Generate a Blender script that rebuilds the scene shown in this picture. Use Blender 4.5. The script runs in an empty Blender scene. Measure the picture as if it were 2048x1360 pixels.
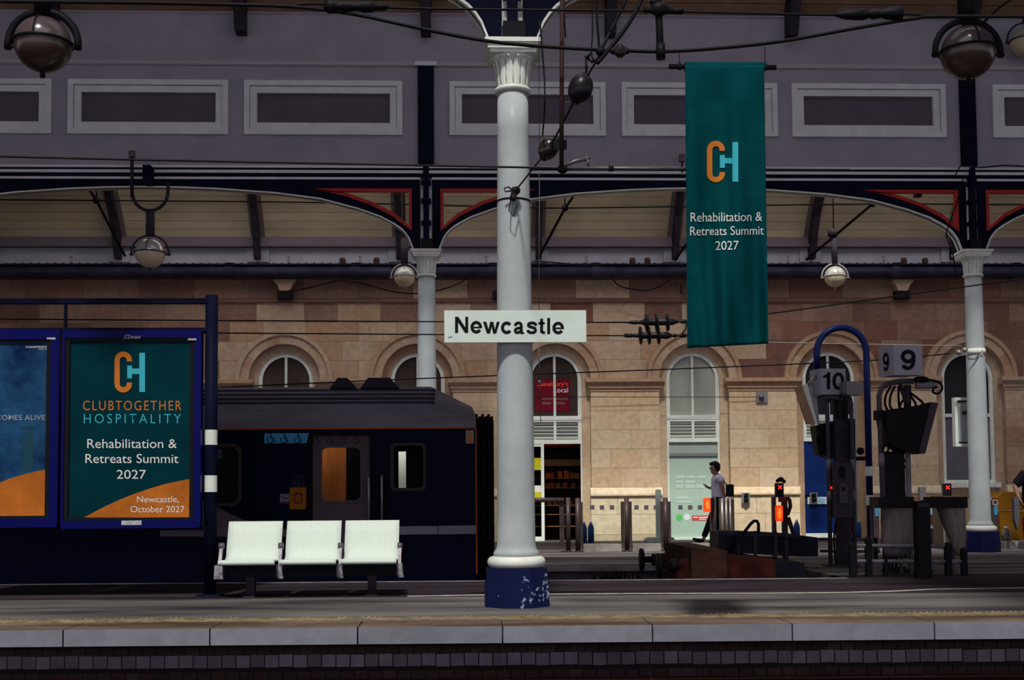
import bpy, bmesh, math, random
from math import pi, sin, cos, tan, sqrt, atan2, radians
from mathutils import Vector, Matrix

random.seed(7)
SC = bpy.context.scene
COL = SC.collection

# ------------------------------------------------------------------ camera
F = 2400.0            # focal length in pixels of the 2048 x 1360 frame
CX, CY, SHIFT = 1024.0, 680.0, 183.0
CAM = Vector((0, 0, 0.98))
ROT = (Matrix.Rotation(radians(-2.3), 3, 'Z') @ Matrix.Rotation(pi / 2 + radians(3.2), 3, 'X')
       @ Matrix.Rotation(radians(-0.45), 3, 'Z'))
cd = bpy.data.cameras.new('camera')
cd.sensor_width = 36.0
cd.lens = F / 2048.0 * 36.0
cd.shift_y = SHIFT / 2048.0
cd.clip_end = 300
cam = bpy.data.objects.new('camera', cd)
cam.matrix_world = Matrix.Translation(CAM) @ ROT.to_4x4()
COL.objects.link(cam)
SC.camera = cam

# ------------------------------------------------------------------ light
SUN_EL, SUN_AZ = radians(55), radians(8)     # sun stands behind the camera, a little to the left
w = bpy.data.worlds.new('sky')
SC.world = w
w.use_nodes = True
bg = w.node_tree.nodes['Background']
bg.inputs[0].default_value = (0.60, 0.56, 0.66, 1)
bg.inputs[1].default_value = 1.6
sl = bpy.data.lights.new('sun', 'SUN')
sl.energy = 4.9
sl.angle = radians(4.5)
sl.color = (0.98, 0.96, 0.88)
so = bpy.data.objects.new('sun', sl)
sun_dir = Vector((sin(SUN_AZ) * cos(SUN_EL), cos(SUN_AZ) * cos(SUN_EL), -sin(SUN_EL)))
so.rotation_euler = sun_dir.to_track_quat('-Z', 'Y').to_euler()
so.location = (0, -10, 30)
COL.objects.link(so)
SC.view_settings.view_transform = 'Standard'
SC.view_settings.look = 'None'
SC.view_settings.gamma = 1.0
SC.view_settings.use_curve_mapping = False
SC.view_settings.exposure = 0.0

# ------------------------------------------------------------------ geometry from the camera model
def ray(px, py):
    return ROT @ Vector(((px - CX) / F, -(py - CY - SHIFT) / F, -1.0))

def P(px, py, Y):
    d = ray(px, py)
    return CAM + d * (Y / d.y)

def G(px, py, z=0.0):
    d = ray(px, py)
    return CAM + d * ((z - CAM.z) / d.z)

FWD = ROT @ Vector((0, 0, -1))
def S(px, py, Y):
    return F / ((P(px, py, Y) - CAM).dot(FWD))

def PR(x0, y0, x1, y1, Y):
    """world rectangle (X0, X1, Z0, Z1) on plane Y of an image rectangle"""
    xm, ym = (x0 + x1) / 2, (y0 + y1) / 2
    return P(x0, ym, Y).x, P(x1, ym, Y).x, P(xm, y1, Y).z, P(xm, y0, Y).z

# ------------------------------------------------------------------ materials
MATS = {}
def lin(c):
    return tuple(((v / 255.0) / 12.92 if v / 255.0 <= 0.04045 else ((v / 255.0 + 0.055) / 1.055) ** 2.4) for v in c)

def M(name, col, rough=0.6, metal=0.0, var=0.0, scale=4.0, bump=0.0, spec=0.08, emit=None, es=1.0, rnd=0.0,
      stretch=(1, 1, 1), col2=None, thr=(0.4, 0.62), coords='Object'):
    if name in MATS:
        return MATS[name]
    m = bpy.data.materials.new(name)
    m.use_nodes = True
    nt = m.node_tree
    N, L = nt.nodes, nt.links
    b = N['Principled BSDF']
    b.inputs['Base Color'].default_value = (*col, 1)
    b.inputs['Roughness'].default_value = rough
    b.inputs['Metallic'].default_value = metal
    b.inputs['Specular IOR Level'].default_value = spec
    if emit:
        b.inputs['Emission Color'].default_value = (*emit, 1)
        b.inputs['Emission Strength'].default_value = es
    if var or bump or col2:
        tc = N.new('ShaderNodeTexCoord')
        mp = N.new('ShaderNodeMapping')
        mp.inputs['Scale'].default_value = stretch
        L.new(tc.outputs[coords], mp.inputs['Vector'])
        nz = N.new('ShaderNodeTexNoise')
        nz.inputs['Scale'].default_value = scale
        nz.inputs['Detail'].default_value = 6
        nz.inputs['Roughness'].default_value = 0.62
        L.new(mp.outputs[0], nz.inputs['Vector'])
        cr = N.new('ShaderNodeValToRGB')
        cr.color_ramp.elements[0].position = thr[0]
        cr.color_ramp.elements[1].position = thr[1]
        c0 = tuple(v * (1 - var) for v in col)
        c1 = col2 if col2 else tuple(min(1, v * (1 + var)) for v in col)
        cr.color_ramp.elements[0].color = (*c0, 1)
        cr.color_ramp.elements[1].color = (*c1, 1)
        L.new(nz.outputs[0], cr.inputs[0])
        out = cr.outputs[0]
        if rnd:
            oi = N.new('ShaderNodeObjectInfo')
            mr = N.new('ShaderNodeMapRange')
            mr.inputs[3].default_value = 1 - rnd
            mr.inputs[4].default_value = 1 + rnd
            L.new(oi.outputs['Random'], mr.inputs[0])
            hs = N.new('ShaderNodeHueSaturation')
            L.new(mr.outputs[0], hs.inputs['Value'])
            L.new(out, hs.inputs['Color'])
            out = hs.outputs[0]
        L.new(out, b.inputs['Base Color'])
        if bump:
            bp = N.new('ShaderNodeBump')
            bp.inputs['Strength'].default_value = bump
            bp.inputs['Distance'].default_value = 0.01
            n2 = N.new('ShaderNodeTexNoise')
            n2.inputs['Scale'].default_value = scale * 8
            n2.inputs['Detail'].default_value = 4
            L.new(mp.outputs[0], n2.inputs['Vector'])
            L.new(n2.outputs[0], bp.inputs['Height'])
            L.new(bp.outputs[0], b.inputs['Normal'])
    MATS[name] = m
    return m

def glass_mat(name, tint=(0.85, 0.95, 0.9), gloss=0.12, alpha_col=None):
    if name in MATS:
        return MATS[name]
    m = bpy.data.materials.new(name)
    m.use_nodes = True
    nt = m.node_tree
    N, L = nt.nodes, nt.links
    N.remove(N['Principled BSDF'])
    out = N['Material Output']
    t = N.new('ShaderNodeBsdfTransparent')
    t.inputs[0].default_value = (*tint, 1)
    L.new(t.outputs[0], out.inputs[0])
    MATS[name] = m
    return m

def light_glass_mat(name, clear, tint=(0.86, 0.84, 0.80)):
    """unseen roof glazing set to shape the light: part of the light passes straight, the rest is scattered"""
    m = bpy.data.materials.new(name)
    m.use_nodes = True
    N, L = m.node_tree.nodes, m.node_tree.links
    N.remove(N['Principled BSDF'])
    t = N.new('ShaderNodeBsdfTransparent')
    d = N.new('ShaderNodeBsdfTranslucent')
    d.inputs[0].default_value = (*tint, 1)
    mx = N.new('ShaderNodeMixShader')
    mx.inputs[0].default_value = clear
    L.new(d.outputs[0], mx.inputs[1])
    L.new(t.outputs[0], mx.inputs[2])
    L.new(mx.outputs[0], N['Material Output'].inputs[0])
    MATS[name] = m
    return m

# ------------------------------------------------------------------ mesh builder
ORG = {}
class MB:
    def __init__(self):
        self.v, self.f, self.sm = [], [], []
    def add(self, vs, fs, smooth=False):
        o = len(self.v)
        self.v += [Vector(p) for p in vs]
        for f in fs:
            self.f.append([i + o for i in f])
            self.sm.append(smooth)
        return self
    def box(self, x0, x1, y0, y1, z0, z1):
        x0, x1 = min(x0, x1), max(x0, x1); y0, y1 = min(y0, y1), max(y0, y1); z0, z1 = min(z0, z1), max(z0, z1)
        vs = [(x0,y0,z0),(x1,y0,z0),(x1,y1,z0),(x0,y1,z0),(x0,y0,z1),(x1,y0,z1),(x1,y1,z1),(x0,y1,z1)]
        return self.add(vs, [(0,3,2,1),(4,5,6,7),(0,1,5,4),(1,2,6,5),(2,3,7,6),(3,0,4,7)])
    def bx(self, c, sx, sy, sz, R=None):
        """box centred at c with sizes and an optional 3x3 rotation"""
        c = Vector(c)
        vs = []
        for z in (-.5, .5):
            for x, y in ((-.5,-.5),(.5,-.5),(.5,.5),(-.5,.5)):
                p = Vector((x*sx, y*sy, z*sz))
                vs.append(c + (R @ p if R else p))
        return self.add(vs, [(0,3,2,1),(4,5,6,7),(0,1,5,4),(1,2,6,5),(2,3,7,6),(3,0,4,7)])
    def prism(self, poly, y0, y1, smooth=False):
        """polygon [(x, z)] extruded from y0 to y1"""
        n = len(poly)
        a = sum(poly[i][0]*poly[(i+1)%n][1]-poly[(i+1)%n][0]*poly[i][1] for i in range(n))
        if a < 0: poly = poly[::-1]
        vs = [(x, y0, z) for x, z in poly] + [(x, y1, z) for x, z in poly]
        fs = [list(range(n)), list(range(2*n-1, n-1, -1))]
        fs += [(i, i+n, (i+1) % n + n, (i+1) % n) for i in range(n)]
        return self.add(vs, fs, smooth)
    def prismx(self, poly, x0, x1):
        """polygon [(y, z)] extruded along X"""
        n = len(poly)
        a = sum(poly[i][0]*poly[(i+1)%n][1]-poly[(i+1)%n][0]*poly[i][1] for i in range(n))
        if a < 0: poly = poly[::-1]
        vs = [(x1, y, z) for y, z in poly] + [(x0, y, z) for y, z in poly]
        fs = [list(range(n)), list(range(2*n-1, n-1, -1))]
        fs += [(i, i+n, (i+1) % n + n, (i+1) % n) for i in range(n)]
        return self.add(vs, fs)
    def prismz(self, poly, z0, z1):
        n = len(poly)
        a = sum(poly[i][0]*poly[(i+1)%n][1]-poly[(i+1)%n][0]*poly[i][1] for i in range(n))
        if a < 0: poly = poly[::-1]
        vs = [(x, y, z1) for x, y in poly] + [(x, y, z0) for x, y in poly]
        fs = [list(range(n)), list(range(2*n-1, n-1, -1))]
        fs += [(i, i+n, (i+1) % n + n, (i+1) % n) for i in range(n)]
        return self.add(vs, fs)
    def tube(self, pts, r, n=8, caps=True, closed=False):
        pts = [Vector(p) for p in pts]
        k = len(pts)
        rs = r if isinstance(r, (list, tuple)) else [r]*k
        ref = None
        vs, fs = [], []
        for i, p in enumerate(pts):
            if closed:
                t = (pts[(i+1) % k]-pts[i-1])
            else:
                t = pts[min(i+1, k-1)]-pts[max(i-1, 0)]
            t = t.normalized() if t.length > 1e-9 else Vector((0,0,1))
            if ref is None:
                ref = Vector((0,0,1)) if abs(t.z) < .9 else Vector((1,0,0))
            u = t.cross(ref)
            if u.length < 1e-6:
                ref = Vector((0,1,0)); u = t.cross(ref)
            u.normalize()
            v = u.cross(t); v.normalize(); ref = v
            for j in range(n):
                a = 2*pi*j/n
                vs.append(p + (u*cos(a)+v*sin(a))*rs[i])
        m = k if closed else k-1
        for i in range(m):
            a, b = i*n, ((i+1) % k)*n
            for j in range(n):
                fs.append((a+j, a+(j+1)%n, b+(j+1)%n, b+j))
        self.add(vs, fs, True)
        if caps and not closed:
            o = len(self.v)-len(vs)
            self.f.append([o+j for j in range(n)][::-1]); self.sm.append(False)
            self.f.append([o+(k-1)*n+j for j in range(n)]); self.sm.append(False)
        return self
    def lathe(self, prof, c=(0,0,0), axis=(0,0,1), n=24, smooth=True):
        """prof [(radius, height along axis)]"""
        ax = Vector(axis).normalized()
        c = Vector(c)
        u = ax.orthogonal().normalized()
        if abs(ax.z) > .99: u = Vector((1,0,0))
        v = ax.cross(u)
        vs, fs = [], []
        for r, h in prof:
            for j in range(n):
                a = 2*pi*j/n
                vs.append(c + ax*h + (u*cos(a)+v*sin(a))*max(r, 1e-5))
        for i in range(len(prof)-1):
            for j in range(n):
                fs.append((i*n+j, i*n+(j+1)%n, (i+1)*n+(j+1)%n, (i+1)*n+j))
        o = len(self.v)
        self.add(vs, fs, smooth)
        self.f.append([o+j for j in range(n)][::-1]); self.sm.append(False)
        self.f.append([o+(len(prof)-1)*n+j for j in range(n)]); self.sm.append(False)
        return self
    def ball(self, c, rx, ry=None, rz=None, nu=20, nv=12, R=None, v0=0.0, v1=1.0):
        ry = ry or rx; rz = rz or rx
        c = Vector(c)
        vs, fs = [], []
        for i in range(nv+1):
            t = pi*(v0+(v1-v0)*i/nv)
            for j in range(nu):
                a = 2*pi*j/nu
                p = Vector((rx*sin(t)*cos(a), ry*sin(t)*sin(a), rz*cos(t)))
                vs.append(c + (R @ p if R else p))
        for i in range(nv):
            for j in range(nu):
                fs.append((i*nu+j, (i+1)*nu+j, (i+1)*nu+(j+1)%nu, i*nu+(j+1)%nu))
        return self.add(vs, fs, True)
    def quad(self, a, b, c, d):
        return self.add([a, b, c, d], [(0,1,2,3)])
    def mesh(self, name, org=Vector((0,0,0))):
        me = bpy.data.meshes.new(name)
        me.from_pydata([v-org for v in self.v], [], self.f)
        me.polygons.foreach_set('use_smooth', self.sm)
        me.update()
        return me
    def build(self, name, mat, parent=None, label=None, cat=None, group=None, kind=None, smooth_angle=None):
        if parent is not None:
            org = ORG[parent.name]
        else:
            xs = [v.x for v in self.v]; ys = [v.y for v in self.v]; zs = [v.z for v in self.v]
            org = Vector(((min(xs)+max(xs))/2, (min(ys)+max(ys))/2, min(zs)))
        me = self.mesh(name, org)
        me.materials.append(mat)
        o = bpy.data.objects.new(name, me)
        COL.objects.link(o)
        if parent is not None:
            o.parent = parent
        else:
            o.location = org
        ORG[o.name] = org
        tag(o, label, cat, group, kind)
        return o

def tag(o, label=None, cat=None, group=None, kind=None):
    if label: o['label'] = label
    if cat: o['category'] = cat
    if group: o['group'] = group
    if kind: o['kind'] = kind
    return o

def thing(name, label, cat, loc, group=None, kind=None):
    o = bpy.data.objects.new(name, None)
    o.empty_display_size = 0.1
    COL.objects.link(o)
    o.location = loc
    ORG[o.name] = Vector(loc)
    return tag(o, label, cat, group, kind)

def copy_tree(o, delta=Vector((0,0,0)), parent=None):
    c = o.copy()
    COL.objects.link(c)
    if parent is not None:
        c.parent = parent
    else:
        c.location = o.location + delta
    ORG[c.name] = ORG[o.name] + delta
    for ch in o.children:
        copy_tree(ch, delta, c)
    return c

def shared(name, me, parent, loc, scale=None):
    """a child that shares mesh data; loc in world"""
    o = bpy.data.objects.new(name, me)
    COL.objects.link(o)
    o.parent = parent
    o.location = Vector(loc) - ORG[parent.name]
    if scale: o.scale = scale
    ORG[o.name] = Vector(loc)
    return o

def arc(cx, cz, r, a0, a1, n):
    return [(cx + r*cos(a0+(a1-a0)*i/n), cz + r*sin(a0+(a1-a0)*i/n)) for i in range(n+1)]

def rrect(x0, x1, z0, z1, r, n=5):
    return (arc(x1-r, z1-r, r, 0, pi/2, n) + arc(x0+r, z1-r, r, pi/2, pi, n)
            + arc(x0+r, z0+r, r, pi, 1.5*pi, n) + arc(x1-r, z0+r, r, 1.5*pi, 2*pi, n))

def ring_prism(mb, outer, inner, y0, y1):
    """ring between two equally long closed polygons (x, z)"""
    n = len(outer)
    vs = [(x,y0,z) for x,z in outer]+[(x,y0,z) for x,z in inner]+[(x,y1,z) for x,z in outer]+[(x,y1,z) for x,z in inner]
    fs = []
    for i in range(n):
        j = (i+1) % n
        fs += [(i,j,n+j,n+i), (2*n+i,3*n+i,3*n+j,2*n+j), (i,2*n+i,2*n+j,j), (n+i,n+j,3*n+j,3*n+i)]
    mb.add(vs, fs)
    return mb

# ------------------------------------------------------------------ lettering (flat print, thin real geometry)
def text_mesh(body, bold=0.0, spacing=1.0):
    cu = bpy.data.curves.new('lettering', 'FONT')
    cu.body = body
    cu.size = 1.0
    cu.offset = bold
    cu.space_character = spacing
    cu.extrude = 0.0
    cu.resolution_u = 4
    o = bpy.data.objects.new('lettering_tmp', cu)
    COL.objects.link(o)
    dg = bpy.context.evaluated_depsgraph_get()
    me = bpy.data.meshes.new_from_object(o.evaluated_get(dg))
    bpy.data.objects.remove(o)
    bpy.data.curves.remove(cu)
    return me

def lettering(body, x0, x1, zb, zt, mat, parent, place, bold=0.0, spacing=1.0, name='lettering', label=None):
    """fit text into the box x0..x1 (local) and baseline zb / cap height zt; place(u, v) -> world point"""
    me = text_mesh(body, bold, spacing)
    cap = text_mesh('H', bold)
    ch = max(v.co.y for v in cap.vertices) - min(v.co.y for v in cap.vertices)
    cb = min(v.co.y for v in cap.vertices)
    bpy.data.meshes.remove(cap)
    xs = [v.co.x for v in me.vertices]
    a, b = min(xs), max(xs)
    org = ORG[parent.name]
    for v in me.vertices:
        u = x0 + (v.co.x-a)/(b-a)*(x1-x0)
        t = zb + (v.co.y-cb)/ch*(zt-zb)
        v.co = place(u, t) - org
    me.materials.clear()
    me.materials.append(mat)
    me.name = name
    o = bpy.data.objects.new(name, me)
    COL.objects.link(o)
    o.parent = parent
    ORG[o.name] = org
    if label: o['label'] = label
    return o

# heavy grotesque letters drawn as filled polygons and ribbons in image coordinates
def ell(cx, cy, rx, ry, a0, a1, n=22):
    return [(cx+rx*cos(radians(a0+(a1-a0)*i/n)), cy-ry*sin(radians(a0+(a1-a0)*i/n))) for i in range(n+1)]

def glyph(pieces, conv, place, mat, parent, name='letter'):
    mb = MB()
    for pc in pieces:
        if pc[0] == 'poly':
            w_ = [place(*conv(*q)) for q in pc[1]]
            mb.add(w_, [list(range(len(w_)))])
        else:
            pts, wd = pc[1], pc[2]
            closed = len(pc) > 3 and pc[3]
            n = len(pts)
            L, R = [], []
            for i in range(n):
                a = pts[i-1] if (closed or i > 0) else pts[0]
                b = pts[(i+1) % n] if (closed or i < n-1) else pts[-1]
                tx_, ty_ = b[0]-a[0], b[1]-a[1]
                l = sqrt(tx_*tx_+ty_*ty_) or 1
                nx, ny = -ty_/l*wd/2, tx_/l*wd/2
                L.append(place(*conv(pts[i][0]+nx, pts[i][1]+ny)))
                R.append(place(*conv(pts[i][0]-nx, pts[i][1]-ny)))
            m = n if closed else n-1
            mb.add(L+R, [(i, (i+1) % n, n+(i+1) % n, n+i) for i in range(m)])
    return mb.build(name, mat, parent)

# ------------------------------------------------------------------ depths (metres from the camera, world Y)
Y_COL = 11.05          # near column
Y_ROW = 20.45          # far column row, arched girders, panelled wall
Y_WALL = 27.5          # stone station wall

# ------------------------------------------------------------------ shared materials
def stone_mat(name, cols, soot=0.35, soot_col=(0.10, 0.055, 0.04)):
    m = bpy.data.materials.new(name)
    m.use_nodes = True
    N, L = m.node_tree.nodes, m.node_tree.links
    b = N['Principled BSDF']
    b.inputs['Roughness'].default_value = 0.85
    b.inputs['Specular IOR Level'].default_value = 0.2
    oi = N.new('ShaderNodeObjectInfo')
    r = N.new('ShaderNodeValToRGB')
    els = r.color_ramp.elements
    while len(els) < len(cols): els.new(0.5)
    for i, c in enumerate(cols):
        els[i].position = i/(len(cols)-1); els[i].color = (*c, 1)
    L.new(oi.outputs['Random'], r.inputs[0])
    ge = N.new('ShaderNodeNewGeometry')
    n1 = N.new('ShaderNodeTexNoise'); n1.inputs['Scale'].default_value = 0.9; n1.inputs['Detail'].default_value = 7
    n1.inputs['Roughness'].default_value = 0.65
    L.new(ge.outputs['Position'], n1.inputs['Vector'])
    mr = N.new('ShaderNodeMapRange')
    mr.inputs[1].default_value = 0.45; mr.inputs[2].default_value = 0.72
    mr.inputs[3].default_value = 0.0; mr.inputs[4].default_value = soot
    L.new(n1.outputs[0], mr.inputs[0])
    mx = N.new('ShaderNodeMixRGB')
    L.new(mr.outputs[0], mx.inputs[0]); L.new(r.outputs[0], mx.inputs[1])
    mx.inputs[2].default_value = (*soot_col, 1)
    n2 = N.new('ShaderNodeTexNoise'); n2.inputs['Scale'].default_value = 9; n2.inputs['Detail'].default_value = 6
    L.new(ge.outputs['Position'], n2.inputs['Vector'])
    mr2 = N.new('ShaderNodeMapRange')
    mr2.inputs[1].default_value = 0.3; mr2.inputs[2].default_value = 0.7
    mr2.inputs[3].default_value = 0.86; mr2.inputs[4].default_value = 1.12
    L.new(n2.outputs[0], mr2.inputs[0])
    mu = N.new('ShaderNodeMixRGB'); mu.blend_type = 'MULTIPLY'; mu.inputs[0].default_value = 1
    L.new(mx.outputs[0], mu.inputs[1]); L.new(mr2.outputs[0], mu.inputs[2])
    L.new(mu.outputs[0], b.inputs['Base Color'])
    bp = N.new('ShaderNodeBump'); bp.inputs['Strength'].default_value = 0.25; bp.inputs['Distance'].default_value = 0.02
    L.new(n2.outputs[0], bp.inputs['Height']); L.new(bp.outputs[0], b.inputs['Normal'])
    MATS[name] = m
    return m

CREAM = [(0.50,0.37,0.24),(0.58,0.45,0.30),(0.54,0.38,0.23),(0.62,0.49,0.34),(0.46,0.31,0.19)]
BROWN = [(0.22,0.125,0.085),(0.29,0.19,0.135),(0.18,0.08,0.055),(0.26,0.15,0.105),(0.19,0.105,0.08),(0.15,0.07,0.05)]
TAN = [(0.42,0.29,0.19),(0.48,0.36,0.25),(0.40,0.25,0.15),(0.50,0.38,0.27)]
ST_CREAM = stone_mat('cleaned_sandstone', CREAM, 0.22, (0.25,0.14,0.08))
ST_PALE = stone_mat('pale_dado_stone', [(0.66,0.55,0.37),(0.72,0.61,0.43),(0.68,0.54,0.35)], 0.25, (0.36,0.22,0.12))
ST_TAN = stone_mat('tan_sandstone', TAN, 0.35, (0.15,0.08,0.05))
ST_BROWN = stone_mat('sooty_sandstone', BROWN, 0.5, (0.08,0.045,0.035))
MORTAR = M('mortar', (0.40,0.30,0.21), 0.9, var=0.3, scale=3)
WHITE_PAINT = M('white_frame_paint', (0.72,0.76,0.70), 0.45, var=0.06, scale=6)
COLGREY = M('grey_blue_paint', (0.41,0.45,0.465), 0.35, var=0.06, scale=3, bump=0.05)
COLWHITE = M('white_gloss_paint', (0.74,0.76,0.70), 0.35, var=0.08, scale=5)
NAVY = M('navy_paint', (0.005,0.007,0.022), 0.55, spec=.03, var=0.25, scale=4)
BLACK = M('black_paint', (0.008,0.008,0.011), 0.5)
DARKIRON = M('dark_iron', (0.018,0.014,0.018), 0.55, metal=0.3, var=0.3, scale=8)
RED = M('red_edging_paint', (0.42,0.035,0.03), 0.45)
ASPHALT = M('platform_asphalt', (0.046,0.034,0.044), 0.8, var=0.35, scale=1.1, bump=0.2, stretch=(0.22,1.5,1), thr=(0.34,0.58),
            col2=(0.165,0.155,0.148))  # stretched pale bands paint sun streaks into the asphalt colour
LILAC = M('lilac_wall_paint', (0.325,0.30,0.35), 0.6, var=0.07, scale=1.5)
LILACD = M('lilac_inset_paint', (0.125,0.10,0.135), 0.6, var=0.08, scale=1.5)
FRAMEW = M('moulding_paint', (0.68,0.69,0.70), 0.5, var=0.06, scale=4)

# ------------------------------------------------------------------ floors
def cx_(x): return x
def yf(x): return 9.265 - 0.036*(cx_(x)-0.37)      # near platform front edge
def yb(x): return 14.42 - 0.040*cx_(x)             # near platform back edge
def yr(x): return 17.85 - 0.040*cx_(x)             # far platform edge
XL, XR, XPIT = -60.0, 60.0, 4.55
nearp = MB().prismz([(XL, yf(XL)+0.52), (XR, yf(XR)+0.52), (XR, yb(XR)+3), (XPIT, yb(XPIT)+3), (XPIT, yb(XPIT)), (XL, yb(XL))], -0.12, 0.0)\
    .build('floor', ASPHALT, kind='structure', label='dark asphalt platform surface with sun streaks painted pale')
farp = MB().prismz([(XL, yr(XL)), (XPIT, yr(XPIT)), (XPIT, yb(XPIT)+3), (XR, yb(XR)+3), (XR, 28.5), (XL, 28.5)], -0.12, 0.0)\
    .build('floor', M('far_asphalt', (0.075,0.055,0.062), 0.75, var=0.3, scale=0.8, stretch=(0.25,1.5,1), col2=(0.17,0.15,0.15)), kind='structure',
           label='far platform surface in front of the stone building')
# coping slabs along the near platform edge: grey stone, top painted ochre
COPE = M('coping_stone', (0.20,0.205,0.245), 0.75, var=0.10, scale=5, bump=0.15, rnd=0.08)
OCHRE = M('worn_ochre_paint', (0.125,0.078,0.052), 0.8, var=0.4, scale=1.6, stretch=(0.3,1,1), bump=0.2, col2=(0.20,0.15,0.12))
COPEWALL = M('platform_wall_dark', (0.02,0.016,0.02), 0.9)
joints = [G(x, y).x for x, y in ((122,1262),(420,1258),(715,1256),(1005,1253),(1305,1251),(1583,1248),(1868,1246))]
xs = [joints[0]-3.9, joints[0]-2.6, joints[0]-1.3] + joints + [joints[-1]+1.25*k for k in (1,2,3,4)]
for a, b in zip(xs[:-1], xs[1:]):
    g = 0.006
    mb = MB().prismz([(a+g, yf(a)), (b-g, yf(b)), (b-g, yf(b)+0.518), (a+g, yf(a)+0.518)], -0.125, 0.004)
    s = mb.build('coping_slab', COPE, nearp)
    s.data.materials.append(OCHRE)
    s.data.polygons[0].material_index = 1
# tactile yellow line
YEL = M('faded_yellow_line', (0.23,0.18,0.105), 0.8, var=0.35, scale=7, bump=0.3)
MB().prismz([(XL, yf(XL)+0.56), (8, yf(8)+0.56), (8, yf(8)+0.80), (XL, yf(XL)+0.80)], 0.0, 0.004).build('safety_line', YEL, nearp)
bmp = MB()
for i in range(220):
    x = -5.5+i*0.05
    bmp.lathe([(0.014,0.004),(0.008,0.012)], (x, yf(x)+0.80, 0), n=6)
bmp.build('tactile_studs', YEL, nearp, kind='stuff')
# darker asphalt strip at the back of the platform
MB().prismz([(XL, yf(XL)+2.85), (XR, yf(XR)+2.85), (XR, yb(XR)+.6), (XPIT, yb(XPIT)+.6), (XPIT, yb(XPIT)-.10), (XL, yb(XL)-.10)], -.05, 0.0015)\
    .build('dark_back_strip', M('darker_asphalt', (0.026,0.017,0.024), .85, var=.3, scale=1.2, stretch=(.2,1.6,1), bump=.15, col2=(0.042,0.032,0.040)), nearp)
# thin white line
WL = M('white_line_paint', (0.42,0.38,0.33), 0.8, var=0.25, scale=9)
wl = [G(*p) for p in ((815,1193),(1000,1189.5),(1250,1187.5),(1500,1187),(1680,1185.5),(1780,1183),(1870,1178.5),(2060,1176))]
mb = MB()
for a, b in zip(wl[:-1], wl[1:]):
    mb.add([(a.x,a.y-.05,.002),(b.x,b.y-.05,.002),(b.x,b.y+.05,.004),(a.x,a.y+.05,.004)], [(0,1,2,3)])
mb.build('white_line', WL, nearp)
# pale edge along the back of the near platform and the far platform edge
mb = MB().prismz([(XL, yb(XL)-.10), (XPIT, yb(XPIT)-.10), (XPIT, yb(XPIT)+.02), (XL, yb(XL)+.02)], -.05, 0.006)
mb.build('edge_stone', M('edge_stone', (0.20,0.18,0.19), 0.8, var=0.3, scale=6), nearp)
mb = MB().prismz([(XL, yr(XL)-.02), (XPIT, yr(XPIT)-.02), (XPIT, yr(XPIT)+.30), (XL, yr(XL)+.30)], -.10, 0.006)
mb.build('edge_stone', M('far_edge_stone', (0.30,0.27,0.27), 0.8, var=0.3, scale=4, stretch=(.4,1,1)), farp)
mb = MB().prismz([(-3, 20.2), (13, 19.4), (13, 19.9), (-3, 20.9)], 0, 0.004)
mb.build('paving_strip', M('pale_paving', (0.27,0.25,0.25), 0.75, var=0.3, scale=3, stretch=(.3,1,1)), farp)
# brick face under the near coping, trackbeds
pw = MB().prismz([(XL, yf(XL)+.30), (XR, yf(XR)+.30), (XR, yf(XR)+.60), (XL, yf(XL)+.60)], -1.1, -.125)\
    .build('wall_platform', COPEWALL, kind='structure', label='dark brick face below the platform coping')
BRK = stone_mat('sooty_brick', [(0.15,0.125,0.16),(0.21,0.18,0.22),(0.13,0.10,0.13),(0.23,0.20,0.25)], 0.3, (0.02,0.015,0.02))
RBRK = stone_mat('rusty_brick', [(0.055,0.025,0.022),(0.04,0.022,0.022),(0.07,0.04,0.04)], 0.3, (0.02,0.01,0.01))
bme = MB().box(-.052,.052,-.012,.02,-.048,.048).mesh('brick'); bme.materials.append(BRK)
bme2 = MB().box(-.052,.052,-.006,.02,-.030,.030).mesh('brick'); bme2.materials.append(RBRK)
for k in range(90):
    x = -4.9+k*0.1125
    for row in (0, 1, 2):
        z = (-.285, -.205, -.40)[row]
        if row == 2 and k % 1: continue
        xx = x + (0, .05, .03)[row]
        shared('brick', bme if row == 0 else bme2, pw, (xx, yf(xx)+.30-(.004*random.random()), z+random.uniform(-.004,.004)))
MB().tube([(-8, yf(-8)+.27, -.455), (9, yf(9)+.27, -.44)], .012, 6).build('conduit', M('rust', (0.07,0.03,0.018), 0.9), pw)
GRAVEL = M('dark_ballast', (0.022,0.018,0.02), 0.95, var=0.5, scale=20, bump=0.8)
MB().prismz([(XL, -1), (XR, -1), (XR, yf(XR)+.35), (XL, yf(XL)+.35)], -1.3, -1.08).build('ground_track', GRAVEL, kind='structure', label='dark ballast of the nearest track')
MB().prismz([(XL, -14), (XR, -14), (XR, -1), (XL, -1)], -1.3, 0).build('floor_own', ASPHALT, kind='structure', label='platform the picture is taken from')
MB().prismz([(XL, yb(XL)-.3), (XPIT+.1, yb(XPIT)-.3), (XPIT+.1, yr(XPIT)+.3), (XL, yr(XL)+.3)], -1.3, -1.08).build('ground_pit', GRAVEL, kind='structure', label='dark ballast of the bay track under the train')
PITW = M('pit_wall', (0.13,0.12,0.155), 0.85, var=0.4, scale=2.5, stretch=(.4,1,1))
MB().prismz([(XL, yr(XL)+.06), (XPIT, yr(XPIT)+.06), (XPIT, yr(XPIT)+.36), (XL, yr(XL)+.36)], -1.1, -.10).build('wall_pit', PITW, kind='structure', label='grey painted face of the far platform edge')
MB().prismz([(XL, yb(XL)-.35), (XPIT, yb(XPIT)-.35), (XPIT, yb(XPIT)-.05), (XL, yb(XL)-.05)], -1.1, -.12).build('wall_pit', COPEWALL, kind='structure', label='dark back face of the near platform')
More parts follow.
